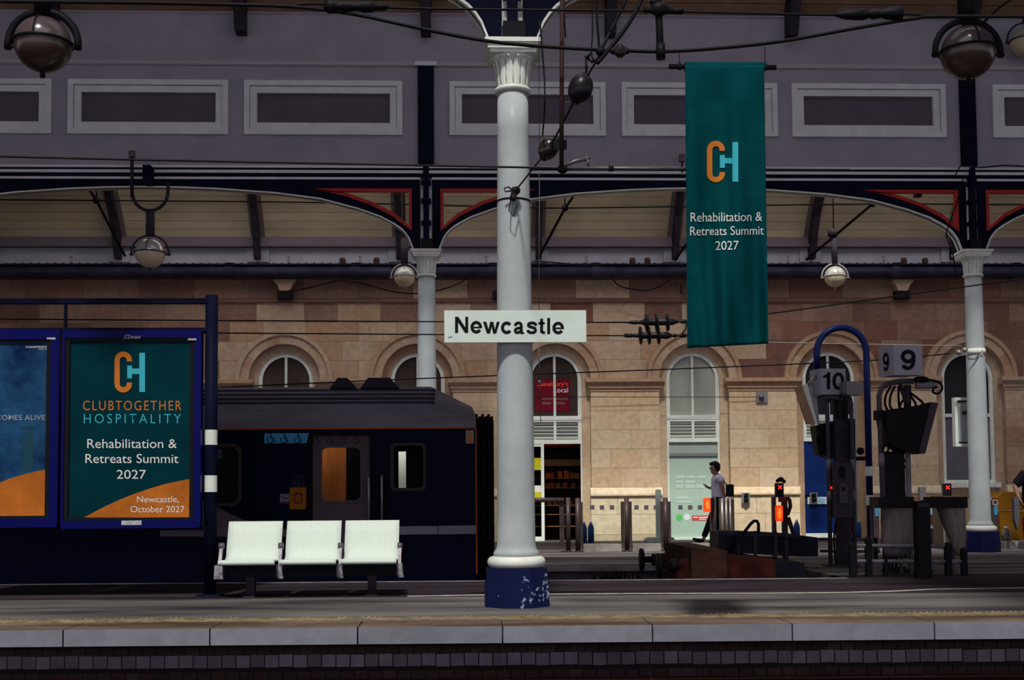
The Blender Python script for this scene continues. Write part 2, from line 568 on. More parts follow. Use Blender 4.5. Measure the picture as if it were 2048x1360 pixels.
MB().box(XPIT, XPIT+.25, 14.1, 17.8, -1.1, -.12).build('wall_pit', COPEWALL, kind='structure', label='end wall of the bay track')

# ------------------------------------------------------------------ stone wall with arches
CENT = [-4.078, -1.057, 2.107, 5.322, 8.521, 11.809]
ZS = 3.73
RO, RM, RI, RW = 1.10, 0.93, 0.81, 0.62
ZTOP = 6.15
mid = [(a+b)/2 for a, b in zip(CENT[:-1], CENT[1:])]
bl = [CENT[0]-1.55]+mid
br = mid+[CENT[-1]+1.6]
mb = MB()
for c, a, b in zip(CENT, bl, br):
    poly = [(a,0),(c-RI,0),(c-RI,ZS)] + arc(c, ZS, RI, pi, 0, 20)[1:-1] + [(c+RI,ZS),(c+RI,0),(b,0),(b,ZTOP),(a,ZTOP)]
    mb.prism(poly, Y_WALL, Y_WALL+.5)
mb.box(-60, bl[0], Y_WALL, Y_WALL+.5, 0, ZTOP)
mb.box(br[-1], 60, Y_WALL, Y_WALL+.5, 0, ZTOP)
mb.box(-60, 60, Y_WALL, Y_WALL+.5, ZTOP, 6.9)
wall = mb.build('wall_back', MORTAR, kind='structure', label='sandstone station wall with round arches')

box_cache = {}
def stone_box(wd, ht, mat, dp=.03):
    key = (round(wd,3), round(ht,3), mat.name, dp)
    if key not in box_cache:
        g = .0035
        me = MB().box(-wd/2+g, wd/2-g, -dp, .02, -ht/2+g, ht/2-g).mesh('stone')
        me.materials.append(mat)
        box_cache[key] = me
    return box_cache[key]

def stone(x0, x1, z0, z1, mat, dp=.016):
    shared('stone', stone_box(x1-x0, z1-z0, mat, dp), wall, ((x0+x1)/2, Y_WALL, (z0+z1)/2))

def clipped(x0, x1, z0, z1, mat, dp=.016):
    """stone block cut by the nearest arch circle of radius RM"""
    c = min(CENT, key=lambda q: abs(q-(x0+x1)/2))
    far = min(sqrt((x-c)**2+(z-ZS)**2) for x in (x0, x1, max(x0, min(x1, c))) for z in (z0,))
    if far >= RM:
        stone(x0, x1, z0, z1, mat, dp); return
    g = .0035
    n = 12
    runs, cur = [], []
    for i in range(n+1):
        x = x0+g+(x1-x0-2*g)*i/n
        lo = z0+g
        if abs(x-c) < RM:
            lo = max(lo, ZS+sqrt(RM**2-(x-c)**2))
        if lo < z1-g-.01:
            cur.append((x, lo))
        else:
            if len(cur) > 1: runs.append(cur)
            cur = []
    if len(cur) > 1: runs.append(cur)
    for r in runs:
        poly = r + [(r[-1][0], z1-g), (r[0][0], z1-g)]
        MB().prism(poly, Y_WALL-dp, Y_WALL+.02).build('stone', mat, wall)

zc = [ZS, 4.17, 4.61, 5.05, 5.49]
for k in range(4):
    x = -12.2 + (k % 2)*.5
    i = 0
    while x < 14.6:
        wd = 0.98 + ((i*7+k*3) % 5-2)*.11
        xm = x+wd/2
        if xm > 6.6: mt = ST_BROWN
        elif xm < -5.5: mt = ST_BROWN
        else: mt = ST_TAN if k < 3 else (ST_BROWN if (i+k) % 2 else ST_TAN)
        clipped(x, x+wd, zc[k], zc[k+1], mt)
        x += wd; i += 1
x = -12.4; i = 0
while x < 14.6:                                   # frieze course and string course
    wd = 1.25
    stone(x, x+wd, 5.60, 6.02, ST_BROWN if (x > 4 or x < -4 or i % 3) else ST_TAN, .035)
    x += wd; i += 1
MB().prismx([(Y_WALL-.07,5.50),(Y_WALL-.07,5.545),(Y_WALL-.03,5.595),(Y_WALL+.1,5.595),(Y_WALL+.1,5.50)], -16, 20).build('string_course', ST_BROWN, wall)
MB().prismx([(Y_WALL-.05,6.03),(Y_WALL-.13,6.10),(Y_WALL-.13,6.14),(Y_WALL-.26,6.22),(Y_WALL-.26,6.27),(Y_WALL+.1,6.27),(Y_WALL+.1,6.03)], -16, 20).build('cornice', ST_BROWN, wall)

# piers: pilaster of blocks between the openings
zp = [1.22, 1.66, 2.10, 2.54, 2.98, 3.42]
for pi_, (a, b) in enumerate(zip([CENT[0]-3.1]+CENT, CENT+[CENT[-1]+3.2])):
    x0, x1 = a+RI, b-RI
    c = (x0+x1)/2
    hid = pi_ < 2                                  # behind the train: only the head shows
    if not hid:
        MB().box(x0+.004, x1-.004, Y_WALL-.062, Y_WALL+.01, .14, 3.42).build('pier_core', MORTAR, wall)
        for k in range(5):
            n = 2 if k % 2 == 0 else 3
            cuts = [x0, c+.12*(k % 4-1), x1] if n == 2 else [x0, c-.36, c+.33, x1]
            for q in range(n):
                stone(cuts[q], cuts[q+1], zp[k], zp[k+1], ST_CREAM if pi_ < 6 else ST_TAN, .075)
        stone(x0-.02, c, 0.14, .60, ST_PALE, .09); stone(c, x1+.02, 0.14, .60, ST_PALE, .09)
        stone(x0-.02, c-.2, .60, 1.0, ST_PALE, .09); stone(c-.2, x1+.02, .60, 1.0, ST_PALE, .09)
        MB().box(x0-.03, x1+.03, Y_WALL-.12, Y_WALL+.02, 0, .135).build('plinth', ST_PALE, wall)
        MB().prismx([(Y_WALL-.09,1.0),(Y_WALL-.14,1.03),(Y_WALL-.14,1.07),(Y_WALL-.09,1.215),(Y_WALL+.02,1.215),(Y_WALL+.02,1.0)], x0-.03, x1+.03).build('dado_rail', ST_PALE, wall)
    im = MB()
    im.box(x0-.02, x1+.02, Y_WALL-.09, Y_WALL+.02, 3.425, 3.50)
    im.box(x0-.05, x1+.05, Y_WALL-.12, Y_WALL+.02, 3.50, 3.56)
    im.prismx([(Y_WALL-.12,3.56),(Y_WALL-.20,3.64),(Y_WALL-.20,3.725),(Y_WALL+.02,3.725),(Y_WALL+.02,3.56)], x0-.11, x1+.11)
    im.build('impost', ST_TAN if pi_ in (2,3,4) else ST_TAN, wall)

# blind apron below the right window, and a dark slab added behind the windows to block the sky
c_ = CENT[5]
MB().box(c_-RW, c_+RW, Y_WALL+.12, Y_WALL+.3, 0, 1.25).build('apron', ST_CREAM, wall)
MB().box(-60, 60, Y_WALL+2.2, Y_WALL+2.3, 0, 7).build('added_dark_slab', M('dark_backing', (0.02,0.016,0.014), .9), kind='structure', label='dark slab added behind the arched windows')

# arch rings of voussoirs, hood moulds, reveals
for ai, c in enumerate(CENT):
    mt = ST_TAN
    nv = 11
    for k in range(nv):
        a0, a1 = pi-pi*k/nv-.002, pi-pi*(k+1)/nv+.002
        poly = arc(c, ZS, RM+.09, a0, a1, 3) + arc(c, ZS, RI, a1, a0, 3)
        MB().prism(poly, Y_WALL-.10, Y_WALL+.04).build('voussoir', mt, wall)
    o_, i_ = arc(c, ZS, RO, pi, 0, 28), arc(c, ZS, RM+.08, pi, 0, 28)
    MB().prism(o_+i_[::-1], Y_WALL-.15, Y_WALL+.02).build('hood_mould', mt, wall)
    # reveal: set back ring and jambs
    lo = 0.0
    o_ = [(c-RI, lo)]+arc(c, ZS, RI, pi, 0, 24)+[(c+RI, lo)]
    i_ = [(c-RW, lo)]+arc(c, ZS, RW, pi, 0, 24)+[(c+RW, lo)]
    MB().prism(o_+i_[::-1], Y_WALL+.10, Y_WALL+.48).build('reveal', ST_CREAM if ai in (2,3) else ST_TAN, wall)

# ------------------------------------------------------------------ windows and doors in the arches
PANE_DARK = M('dark_window_glass', (0.045,0.027,0.02), 0.12, spec=0.12, var=0.3, scale=1.5)
PANE_BLACK = M('black_window_glass', (0.008,0.008,0.010), 0.12, spec=0.1)
PANE_FROST = M('frosted_window_glass', (0.34,0.36,0.32), 0.3, var=0.12, scale=1.2)
PANE_GREY = M('grey_window_blind', (0.13,0.12,0.15), 0.5, var=0.1, scale=2)
YG = Y_WALL+.20
def zw(y): return P(1300, y, Y_WALL).z
def arch_window(n, c, zbot, pane, label, mullion=True, transom=None, lower=None):
    r1, r0 = RW, RW-.085
    o = thing('window_%d' % n, label, None, (c, YG, zbot), kind='structure')
    out = [(c-r1, zbot)]+arc(c, ZS, r1, pi, 0, 24)+[(c+r1, zbot)]
    inn = [(c-r0, zbot)]+arc(c, ZS, r0, pi, 0, 24)+[(c+r0, zbot)]
    mb = MB().prism(out+inn[::-1], YG-.06, YG+.06)
    mb.box(c-r0, c+r0, YG-.06, YG+.06, zbot, zbot+.09)
    mb.build('frame', WHITE_PAINT, o)
    if mullion:
        MB().box(c-.028, c+.028, YG-.05, YG+.05, zbot+.09, ZS+r0-.005).build('mullion', WHITE_PAINT, o)
    for sgn in (-1, 1):
        mh = .028 if mullion else -.002
        pts = [(c+sgn*mh, zbot+.09), (c+sgn*r0, zbot+.09), (c+sgn*r0, ZS)]
        pts += [(c+sgn*r0*cos(t), ZS+r0*sin(t)) for t in [pi/2*k/12 for k in range(1, 12)]] + [(c+sgn*mh, ZS+r0)]
        MB().prism(pts, YG+.0, YG+.02).build('pane', pane, o)
    if transom:
        MB().box(c-r0, c+r0, YG-.06, YG+.05, transom-.04, transom+.04).build('transom', WHITE_PAINT, o)
    return o
arch_window(1, CENT[0], 2.2, PANE_DARK, 'arched window with dark brown panes above the train, left')
arch_window(2, CENT[1], 2.2, PANE_DARK, 'arched window with dark brown panes behind the far column')
w3 = arch_window(3, CENT[2], zw(838), PANE_DARK, 'arched window with red shop poster behind the glass')
arch_window(4, CENT[3], zw(838), PANE_FROST, 'arched window with pale frosted panes')
arch_window(5, CENT[4], zw(838), PANE_BLACK, 'arched window with black panes behind the hooped post')
w6 = arch_window(6, CENT[5], zw(972), PANE_BLACK, 'tall arched window with grey lower pane by the far right column', mullion=False, transom=zw(833))
MB().box(CENT[5]-RW+.09, CENT[5]+RW-.09, YG-.012, YG-.002, zw(968)+.05, zw(836)).build('lower_pane', PANE_GREY, w6)
MB().box(CENT[5]-RW-.06, CENT[5]+RW+.06, YG-.22, YG+.06, zw(980), zw(970)).build('sill', WHITE_PAINT, w6)
# red poster seen in window 3
xa, xb, za, zb_ = PR(1070, 758, 1140, 822, YG)
rp = MB().box(xa, xb, YG-.012, YG-.003, za, zb_).build('poster', M('red_poster', (0.16,0.006,0.018), 0.4), w3)
pl = lambda u, t: Vector((u, YG-.016, t))
RT = M('glowing_red_print', (0.75,0.06,0.02), 0.5, emit=(0.9,0.06,0.02), es=0.25)  # print given a faint glow of its own
WT = M('white_print', (0.72,0.72,0.72), 0.5)
GT = M('pink_grey_print', (0.20,0.08,0.09), 0.5)
x0, x1, z0, z1 = PR(1074, 764, 1136, 772, YG); lettering("Sainsbury's", x0, x1, z0, z1, RT, rp, pl, .012)
x0, x1, z0, z1 = PR(1108, 775, 1136, 785, YG); lettering("Local", x0, x1, z0, z1, WT, rp, pl, .012)
for (a, b, c_, d) in ((1084,796,1106,800),(1112,796,1136,800),(1084,804,1102,809),(1112,804,1130,809)):
    x0, x1, z0, z1 = PR(a, b, c_, d, YG); MB().box(x0, x1, YG-.016, YG-.012, z0, z1).build('print_line', GT, rp)

def louvre(n, c, ztop, zbot, label):
    o = thing('trim_%d' % n, label, None, (c, YG, zbot), kind='structure')
    mb = MB()
    a, b = c-RW, c+RW
    mb.box(a, b, YG-.05, YG+.05, ztop-.05, ztop+.02); mb.box(a, b, YG-.05, YG+.05, zbot, zbot+.10)
    for x in (a, c-.03, b-.085):
        mb.box(x, x+(.06 if x == c-.03 else .085), YG-.05, YG+.05, zbot+.1, ztop-.05)
    mb.build('louvre_frame', WHITE_PAINT, o)
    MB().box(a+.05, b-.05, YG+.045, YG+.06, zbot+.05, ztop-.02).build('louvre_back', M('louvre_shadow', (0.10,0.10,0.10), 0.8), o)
    h = (ztop-.05-zbot-.10)
    wd = (2*RW-.085*2-.06)/2
    R = Matrix.Rotation(radians(-35), 3, 'X')
    me = MB().bx((0,0,0), wd-.005, .07, .012, R).mesh('slat'); me.materials.append(WHITE_PAINT)
    for s_ in (-1, 1):
        for k in range(5):
            shared('slat', me, o, (c+s_*(.03+wd/2), YG, zbot+.10+h*(k+.5)/5))
louvre(1, CENT[2], zw(838), zw(886), 'white louvred panel above the shop doorway')
louvre(2, CENT[3], zw(838), zw(884), 'white louvred panel above the frosted glass door')
louvre(3, CENT[4], zw(838), zw(884), 'white louvred panel above the blue door')

# door 2: pale green frosted glazing
c = CENT[3]
d2 = thing('door_2', 'pale green frosted glass door beside the walking man', None, (c, YG, 0), kind='structure')
zt = zw(884)
MB().box(c-RW, c-RW+.05, YG-.05, YG+.05, 0, zt).box(c+RW-.05, c+RW, YG-.05, YG+.05, 0, zt).box(c-RW+.05, c+RW-.05, YG-.05, YG+.05, 0, .05).build('frame', WHITE_PAINT, d2)
FG = M('green_frosted_glass', (0.42,0.56,0.47), 0.25, var=0.05, scale=1)
FG2 = M('green_frosted_glass_top', (0.33,0.40,0.36), 0.3, var=0.05, scale=1)
MB().box(c-RW+.05, c+RW-.05, YG, YG+.02, .05, zw(912)).build('pane', FG, d2)
MB().box(c-RW+.05, c+RW-.05, YG, YG+.02, zw(906), zt).build('pane', FG2, d2)
MB().box(c-RW+.05, c+RW-.05, YG-.04, YG+.04, zw(912), zw(906)).build('door_rail', M('grey_rail', (0.22,0.21,0.22), 0.4), d2)
WTG = M('pale_green_print', (0.52,0.64,0.57), 0.5)
for (a, b, c_, d) in ((1352,951,1369,957),(1373,951,1390,957),(1394,951,1412,957),(1352,961,1366,966),(1371,961,1390,966),(1352,969,1366,976),(1371,969,1389,976),(1393,969,1408,976),
                      (1352,993,1378,998),(1354,1001,1384,1006)):
    x0, x1, z0, z1 = PR(a, b, c_, d, YG); MB().box(x0, x1, YG-.004, YG, z0, z1).build('print_line', WTG, d2)
p_ = P(1358.5, 1035, YG); MB().lathe([(.075,0),(.075,.004)], (p_.x, YG-.004, p_.z), (0,1,0), 20).build('green_badge', M('green_badge', (0.12,0.55,0.12), 0.5), d2)
p_ = P(1374, 1034, YG); MB().lathe([(.075,0),(.075,.004)], (p_.x, YG-.004, p_.z), (0,1,0), 20).build('white_badge', M('white_badge', (0.75,0.82,0.78), 0.5), d2)
x0, x1, z0, z1 = PR(1384, 1031, 1426, 1041, YG)
rs = MB().box(x0, x1, YG-.005, YG, z0, z1).build('red_sticker', M('red_sticker', (0.62,0.07,0.07), 0.5), d2)
for (a, b, c_, d) in ((1386,1033.5,1396,1036),(1398,1033.5,1416,1036),(1398,1037.5,1412,1039.5)):
    x0, x1, z0, z1 = PR(a, b, c_, d, YG); MB().box(x0, x1, YG-.008, YG-.005, z0, z1).build('print_line', WT, rs)

# door 3: blue door
c = CENT[4]
BLUE = M('blue_door_paint', (0.006,0.024,0.13), 0.35, var=0.12, scale=2)
d3 = thing('door_3', 'blue panelled door behind the platform ten stand', None, (c, YG, 0), kind='structure')
zt = zw(884)
mb = MB().box(c-RW, c+RW, YG, YG+.05, .12, zt)
mb.box(c-RW, c+RW, YG-.03, YG+.02, zw(1000), zw(992)); mb.box(c-RW, c-RW+.12, YG-.03, YG+.02, .12, zt); mb.box(c+RW-.12, c+RW, YG-.03, YG+.02, .12, zt)
mb.build('door_leaf', BLUE, d3)
MB().box(c-RW, c+RW, YG-.12, YG+.06, 0, .12).build('threshold', WHITE_PAINT, d3)
x0, x1, z0, z1 = PR(1614, 994, 1652, 1008, YG)
nt_ = MB().box(x0, x1, YG-.045, YG-.032, z0, z1).build('notice', WHITE_PAINT, d3)
x0, x1, z0, z1 = PR(1636, 996, 1649, 1006, YG); MB().box(x0, x1, YG-.050, YG-.045, z0, z1).build('notice_picture', M('sky_blue_print', (0.25,0.55,0.75), 0.5), nt_)

# door 1: shop doorway with glazed leaf and a lit interior
c = CENT[2]
d1 = thing('door_1', 'shop doorway with white framed glass leaf and shelves inside', None, (c, YG, 0), kind='structure')
zt = zw(886)
mb = MB().box(c-RW, c-RW+.05, YG-.05, YG+.05, 0, zt).box(c+RW-.03, c+RW, YG-.05, YG+.05, 0, zt)
xm = P(1085.5, 1000, YG).x
mb.box(xm-.035, xm+.035, YG-.05, YG+.05, 0, zt)
mb.box(c-RW+.05, xm-.035, YG-.04, YG+.04, 0, .10); mb.box(c-RW+.05, xm-.035, YG-.04, YG+.04, zt-.06, zt)
mb.build('frame', WHITE_PAINT, d1)
MB().box(c-RW+.05, xm-.035, YG-.005, YG+.005, .10, zt-.06).build('pane', glass_mat('shop_glass', (.8,.85,.82), .015), d1)
YS = M('yellow_sticker', (0.55,0.50,0.02), 0.5)
for yy in ((916,940),(984,996)):
    x0, x1, z0, z1 = PR(1066, yy[0], 1082, yy[1], YG); MB().box(x0, x1, YG-.012, YG-.006, z0, z1).build('sticker', YS, d1)
x0, x1, z0, z1 = PR(1066, 971, 1082, 984, YG); MB().box(x0, x1, YG-.012, YG-.006, z0, z1).build('sticker', WHITE_PAINT, d1)
SHOPD = M('shop_dark', (0.035,0.018,0.014), 0.7)
yi = Y_WALL+1.6
mb = MB().box(c-1.0, c+1.0, yi, yi+.05, 0, 2.6).box(c-1.0, c-.95, YG+.32, yi, 0, 2.6).box(c+.95, c+1.0, YG+.32, yi, 0, 2.6).box(c-1, c+1, YG+.32, yi, 2.55, 2.6).box(c-1, c+1, YG+.32, yi, -.03, .0)
mb.build('interior', SHOPD, d1)
MB().box(c-.9, c+.9, yi-.5, yi-.46, 2.2, 2.45).build('fascia', M('shop_red_fascia', (0.10,0.008,0.01), 0.5), d1)
# ceiling fitting of the shop
MB().box(c-.35, c+.35, YG+.6, YG+.72, 2.50, 2.545).build('shop_ceiling_lamp', M('warm_lamp', (0.9,0.8,0.6), 0.5, emit=(1.0,0.72,0.40), es=2.2), d1)
sh = thing('shop_shelf', 'wooden shop shelves seen through the doorway', 'shelf', (c, yi-.2, 0))
SHW = M('shelf_wood', (0.28,0.17,0.08), 0.6)
MB().box(c-.9, c+.9, yi-.06, yi-.02, .1, 2.1).build('back_panel', SHOPD, sh)
MB().box(c-.9, c+.9, yi-.45, yi-.43, P(1120,932,yi-.45).z, P(1120,919,yi-.45).z).build('header_board', M('shelf_header', (0.22,0.14,0.07), 0.6), sh)
shz = [P(1120, y, yi-.45).z for y in (956, 975, 1010, 1028, 1052)]
for z in shz:
    MB().box(c-.9, c+.9, yi-.45, yi-.05, z-.02, z).build('shelf', SHW, sh)
PK = [M('orange_pack', (0.55,0.13,0.02), 0.45), M('red_pack', (0.40,0.05,0.03), 0.45), M('brown_pack', (0.25,0.10,0.04), 0.5)]
rows = [(0, [(1096,9,0),(1104,10,1),(1120,12,0),(1133,13,0),(1144,10,2),(1154,8,0)]), (1, [(1094,7,2),(1104,9,1),(1116,8,2),(1130,9,1),(1146,8,2)]), (2, [(1098,8,2),(1110,8,1),(1140,8,2)])]
for r_, items in rows:
    for px, h, kk in items:
        p0 = P(px, 956, yi-.40)
        hh = h/80
        mb = MB()
        mb.prismx([(yi-.42, shz[r_]+.001), (yi-.30, shz[r_]+.001), (yi-.33, shz[r_]+hh), (yi-.39, shz[r_]+hh)], p0.x-.055, p0.x+.055)
        mb.box(p0.x-.05, p0.x+.05, yi-.366, yi-.354, shz[r_]+hh, shz[r_]+hh+.015)
        it = [q[0] for q in items].index(px)
        nth = ['leftmost', 'second from left', 'third from left', 'fourth from left', 'fifth from left', 'sixth from left'][it]
        mb.build('snack_pack', PK[kk], label='small %s packet on the %s shop shelf, %s' % (('orange', 'red', 'brown')[kk], ('top', 'second', 'third')[r_], nth), cat='packet', group='packets on the shop shelves')

# ------------------------------------------------------------------ aisle roof along the stone wall
BOARD = M('cream_boarding', (0.68,0.57,0.38), 0.65, var=0.14, scale=1.2, stretch=(.4,1,1), rnd=0.06)
BOARDB = M('brown_boarding', (0.20,0.12,0.075), 0.65, var=0.2, scale=1.5, rnd=0.06)
ROOFBACK = M('roof_back', (0.07,0.055,0.05), 0.9)
RAFTM = M('dark_rafter', (0.035,0.028,0.04), 0.6, var=0.3, scale=4)
TRIMT = M('rafter_trim', (0.22,0.17,0.16), 0.6)
PLATE = M('wall_plate_paint', (0.46,0.46,0.52), 0.6, var=0.08, scale=2)
PURP = M('purple_moulding', (0.20,0.155,0.18), 0.6)

def sample(prof, step):
    """points spaced step along a (y, z) polyline"""
    out = [Vector(prof[0])]
    need = step
    for a, b in zip(prof[:-1], prof[1:]):
        a, b = Vector(a), Vector(b)
        L = (b-a).length
        while need <= L:
            out.append(a+(b-a)*(need/L)); need += step
        need -= L
    return out

AISLE = [(27.28,6.98),(26.88,7.50),(26.38,8.03),(25.75,8.52),(24.95,8.92),(24.1,9.15),(23.4,9.25),(22.2,9.3),(20.95,9.3),(20.55,9.3)]
def offset(prof, d):
    out = []
    for i, p in enumerate(prof):
        a = Vector(prof[max(i-1, 0)]); b = Vector(prof[min(i+1, len(prof)-1)])
        t = (b-a).normalized()
        n = Vector((t.y, -t.x))           # outward (up / away) normal
        if n.y < 0: n = -n
        out.append((p[0]+n.x*d, p[1]+n.y*d))
    return out

def vault(name, prof, thick, xcuts, skip, mat, label):
    up = offset(prof, thick)
    mb = MB()
    for i in range(len(prof)-1):
        for a, b in zip(xcuts[:-1], xcuts[1:]):
            if skip(i, (a+b)/2): continue
            mb.prismx([prof[i], prof[i+1], up[i+1], up[i]], a, b)
    return mb.build(name, mat, kind='structure', label=label)

AX0, AX1 = 0.2, 7.7  # unseen glazing split into zones to shape the sun on the wall
AXW = (-8.0, 13.0)
ceil_a = vault('ceiling', AISLE, .10, [-60, AXW[0], AXW[1], 60], lambda i, x: AXW[0] < x < AXW[1] and 4 <= i <= 8, ROOFBACK,
               'boarded curved roof over the far platform with unseen glazing added to shape the light')
SKY_CLEAR = light_glass_mat('light_glass_main', 0.62)
SKY_WALL = light_glass_mat('light_glass_wall', 0.88)
SKY_HALF = light_glass_mat('light_glass_half', 0.45)
SKY_DIM = light_glass_mat('light_glass_dim', 0.08, (0.88,0.86,0.82))
SKY_MID = light_glass_mat('light_glass_mid', 0.20, (0.88,0.86,0.82))
def glaze(prof, i0, i1, a, b, mat, parent):
    up = offset(prof, .02)
    mb = MB()
    for i in range(i0, i1+1):
        mb.add([(a, prof[i][0], prof[i][1]), (b, prof[i][0], prof[i][1]), (b, prof[i+1][0], prof[i+1][1]), (a, prof[i+1][0], prof[i+1][1])], [(0,1,2,3)])
    mb.build('added_roof_pane', mat, parent)
glaze(AISLE, 7, 8, AX0, AX1, SKY_WALL, ceil_a)
glaze(AISLE, 6, 6, AX0, AX1, SKY_HALF, ceil_a)
glaze(AISLE, 6, 8, AXW[0], AX0, SKY_DIM, ceil_a)
glaze(AISLE, 6, 8, AX1, AXW[1], SKY_DIM, ceil_a)
glaze(AISLE, 4, 5, AX0, AX1, SKY_MID, ceil_a)
glaze(AISLE, 4, 5, AXW[0], AX0, SKY_DIM, ceil_a)
glaze(AISLE, 4, 5, AX1, AXW[1], SKY_DIM, ceil_a)
RAFT = [-13.95, -10.85, -7.775, -4.656, -1.45, 1.727, 4.876, 8.053, 11.378, 14.5]
inner = offset(AISLE, -.03)
pts = sample(inner, .205)[:11]
pb = MB()
for a, b in zip(RAFT[:-1], RAFT[1:]):
    for q in range(len(pts)-1):
        p0, p1 = pts[q], pts[q+1]
        t = (p1-p0).normalized(); g = t*.006
        n = Vector((t.y, -t.x)); n = n if n.y > 0 else -n
        n = n*.022
        mb = MB().prismx([tuple(p0+g), tuple(p1-g), tuple(p1-g+n), tuple(p0+g+n)], a+.16, b-.16)
        mb.build('plank', BOARD, ceil_a)
rin = offset(AISLE, -.26)
for x in RAFT:
    prof = [(p[0], p[1]) for p in AISLE[:7]]
    low = [(rin[0][0]-.02, 6.45)] + rin[1:7]
    poly = prof[:1] + [(27.35, 6.45)] + low + prof[:0:-1]
    MB().prismx(poly, x-.065, x+.065).build('rafter', RAFTM, ceil_a)
    tin = offset(AISLE, -.07)
    MB().prismx([AISLE[0]]+AISLE[1:6]+tin[5::-1], x-.155, x-.065).prismx([AISLE[0]]+AISLE[1:6]+tin[5::-1], x+.065, x+.155).build('rafter_trim', TRIMT, ceil_a)
    z0, z1 = 6.40, 6.82
    MB().prism([(x-.13,z1),(x-.25,z1-.13),(x-.25,z0),(x+.25,z0),(x+.25,z1-.13),(x+.13,z1)], Y_WALL-.26, Y_WALL-.20).build('gusset', PLATE, ceil_a)
# plate, mouldings and gutter along the wall top
MB().box(-60, 60, Y_WALL-.19, Y_WALL+.3, 6.38, 6.74).build('wall_plate', PLATE, ceil_a)
mb = MB()
mb.prismx([(27.42,6.73),(27.10,6.73),(27.10,6.79),(27.16,6.79),(27.20,6.97),(27.42,6.97)], -16, 20)
mb.build('moulding', PURP, ceil_a)
gz = P(1300, 541, Y_WALL-.38).z
GUT = M('blue_grey_gutter', (0.045,0.045,0.075), 0.4, metal=0.2, var=0.3, scale=3)
gt = thing('gutter', 'long blue grey iron gutter along the top of the stone wall', 'gutter', (2, Y_WALL-.38, gz))
MB().prismx([(Y_WALL-.19,gz+.13),(Y_WALL-.19,gz-.14)]+[(Y_WALL-.33+.18*cos(a), gz-.02+.14*sin(a)) for a in [radians(t) for t in range(270, 89, -20)]]+[(Y_WALL-.52,gz+.10),(Y_WALL-.54,gz+.13)], -16, 20).build('channel', GUT, gt)
mb = MB()
for k in range(150):
    x = -12+k*.18
    mb.bx((x, Y_WALL-.5, gz+.14), .035, .05, .025)
mb.build('rim_bolts', GUT, gt, kind='stuff')
for px in (460, 712, 985, 1190, 1790, 2030):
    c = P(px, 541, Y_WALL-.38)
    MB().prismx([(Y_WALL-.19,gz+.15),(Y_WALL-.19,gz-.16)]+[(Y_WALL-.33+.205*cos(a), gz-.02+.165*sin(a)) for a in [radians(t) for t in range(270, 89, -20)]]+[(Y_WALL-.55,gz+.15)], c.x-.10, c.x+.10).build('joint_collar', GUT, gt)
PALEP = M('pale_pipe', (0.33,0.31,0.32), 0.5)
for px in (142, 577, 720, 972, 1173, 1577, 1768):
    c = P(px, 530, Y_WALL-.4)
    t = MB().tube([(c.x, c.y, gz+.13), (c.x, c.y, gz+.32)], .028, 8)
    t.lathe([(.034,0),(.034,.03)], (c.x, c.y, gz+.30), n=8)
    t.build('vent_stub', PALEP, gt)
REDB = M('dull_red_pot', (0.09,0.045,0.042), 0.8)
for px in (685, 753, 1265, 1295, 1808, 1850):
    c = P(px, 530, Y_WALL-.42)
    MB().lathe([(.07,0),(.07,.12),(.055,.16),(.0,.17)], (c.x, c.y, gz+.12), n=10).build('outlet_pot', REDB, gt)
# stone corbels with black boxes below the gutter
for px, lab in ((571, 'stone corbel with black box under the gutter, above the left arched window'), (1000, 'black iron box under the gutter just left of the white column'), (1802, 'stone corbel with black box under the gutter, above the number nine sign')):
    c = P(px, 585, Y_WALL-.1)
    o = thing('corbel', lab, 'corbel', (c.x, Y_WALL-.1, c.z-.1))
    if px != 1000:
        MB().prism([(c.x-.24,c.z+.28),(c.x-.24,c.z+.22),(c.x-.17,c.z+.16),(c.x-.11,c.z+.02),(c.x+.11,c.z+.02),(c.x+.17,c.z+.16),(c.x+.24,c.z+.22),(c.x+.24,c.z+.28)], Y_WALL-.24, Y_WALL-.03).build('bracket', ST_TAN, o)
    MB().box(c.x-.17, c.x+.17, Y_WALL-.22, Y_WALL-.035, c.z-.16, c.z+.018).build('socket_box', BLACK, o)
    MB().box(c.x-.012, c.x+.012, Y_WALL-.228, Y_WALL-.22, c.z-.16, c.z+.018).build('seam', DARKIRON, o)

# diagonal tie rods of the aisle roof
def rod(pts, r, label, name='tie_rod', group='tie rods of the far roof', hub=None):
    o = thing(name, label, 'tie rod', pts[0], group)
    MB().tube(pts, r, 8).build('rod', DARKIRON, o)
    if hub is not None:
        MB().ball(hub, .075, .06, .075, 10, 6).build('joint', DARKIRON, o)
        MB().tube([hub, hub+Vector((0,0,.40))], .018, 6).build('hanger', DARKIRON, o)
for (foot, h, top, lab) in (((250,512),(193,401),(170,366),'diagonal tie rod left of the hanging lamp by the poster panels'),
                            ((1080,510),(1130,416),(1162,372),'diagonal tie rod right of the white column'),
                            ((1612,520),(1745,408),(1790,372),'long diagonal tie rod above the right hanging lamp'),
                            ((1350,520),(1392,462),(1432,408),'diagonal tie rod partly behind the teal banner')):
    hub = P(h[0], h[1], 25.6)
    rod([P(foot[0], foot[1], 26.95), hub, P(top[0], top[1], 25.0)], .030, lab, hub=hub)

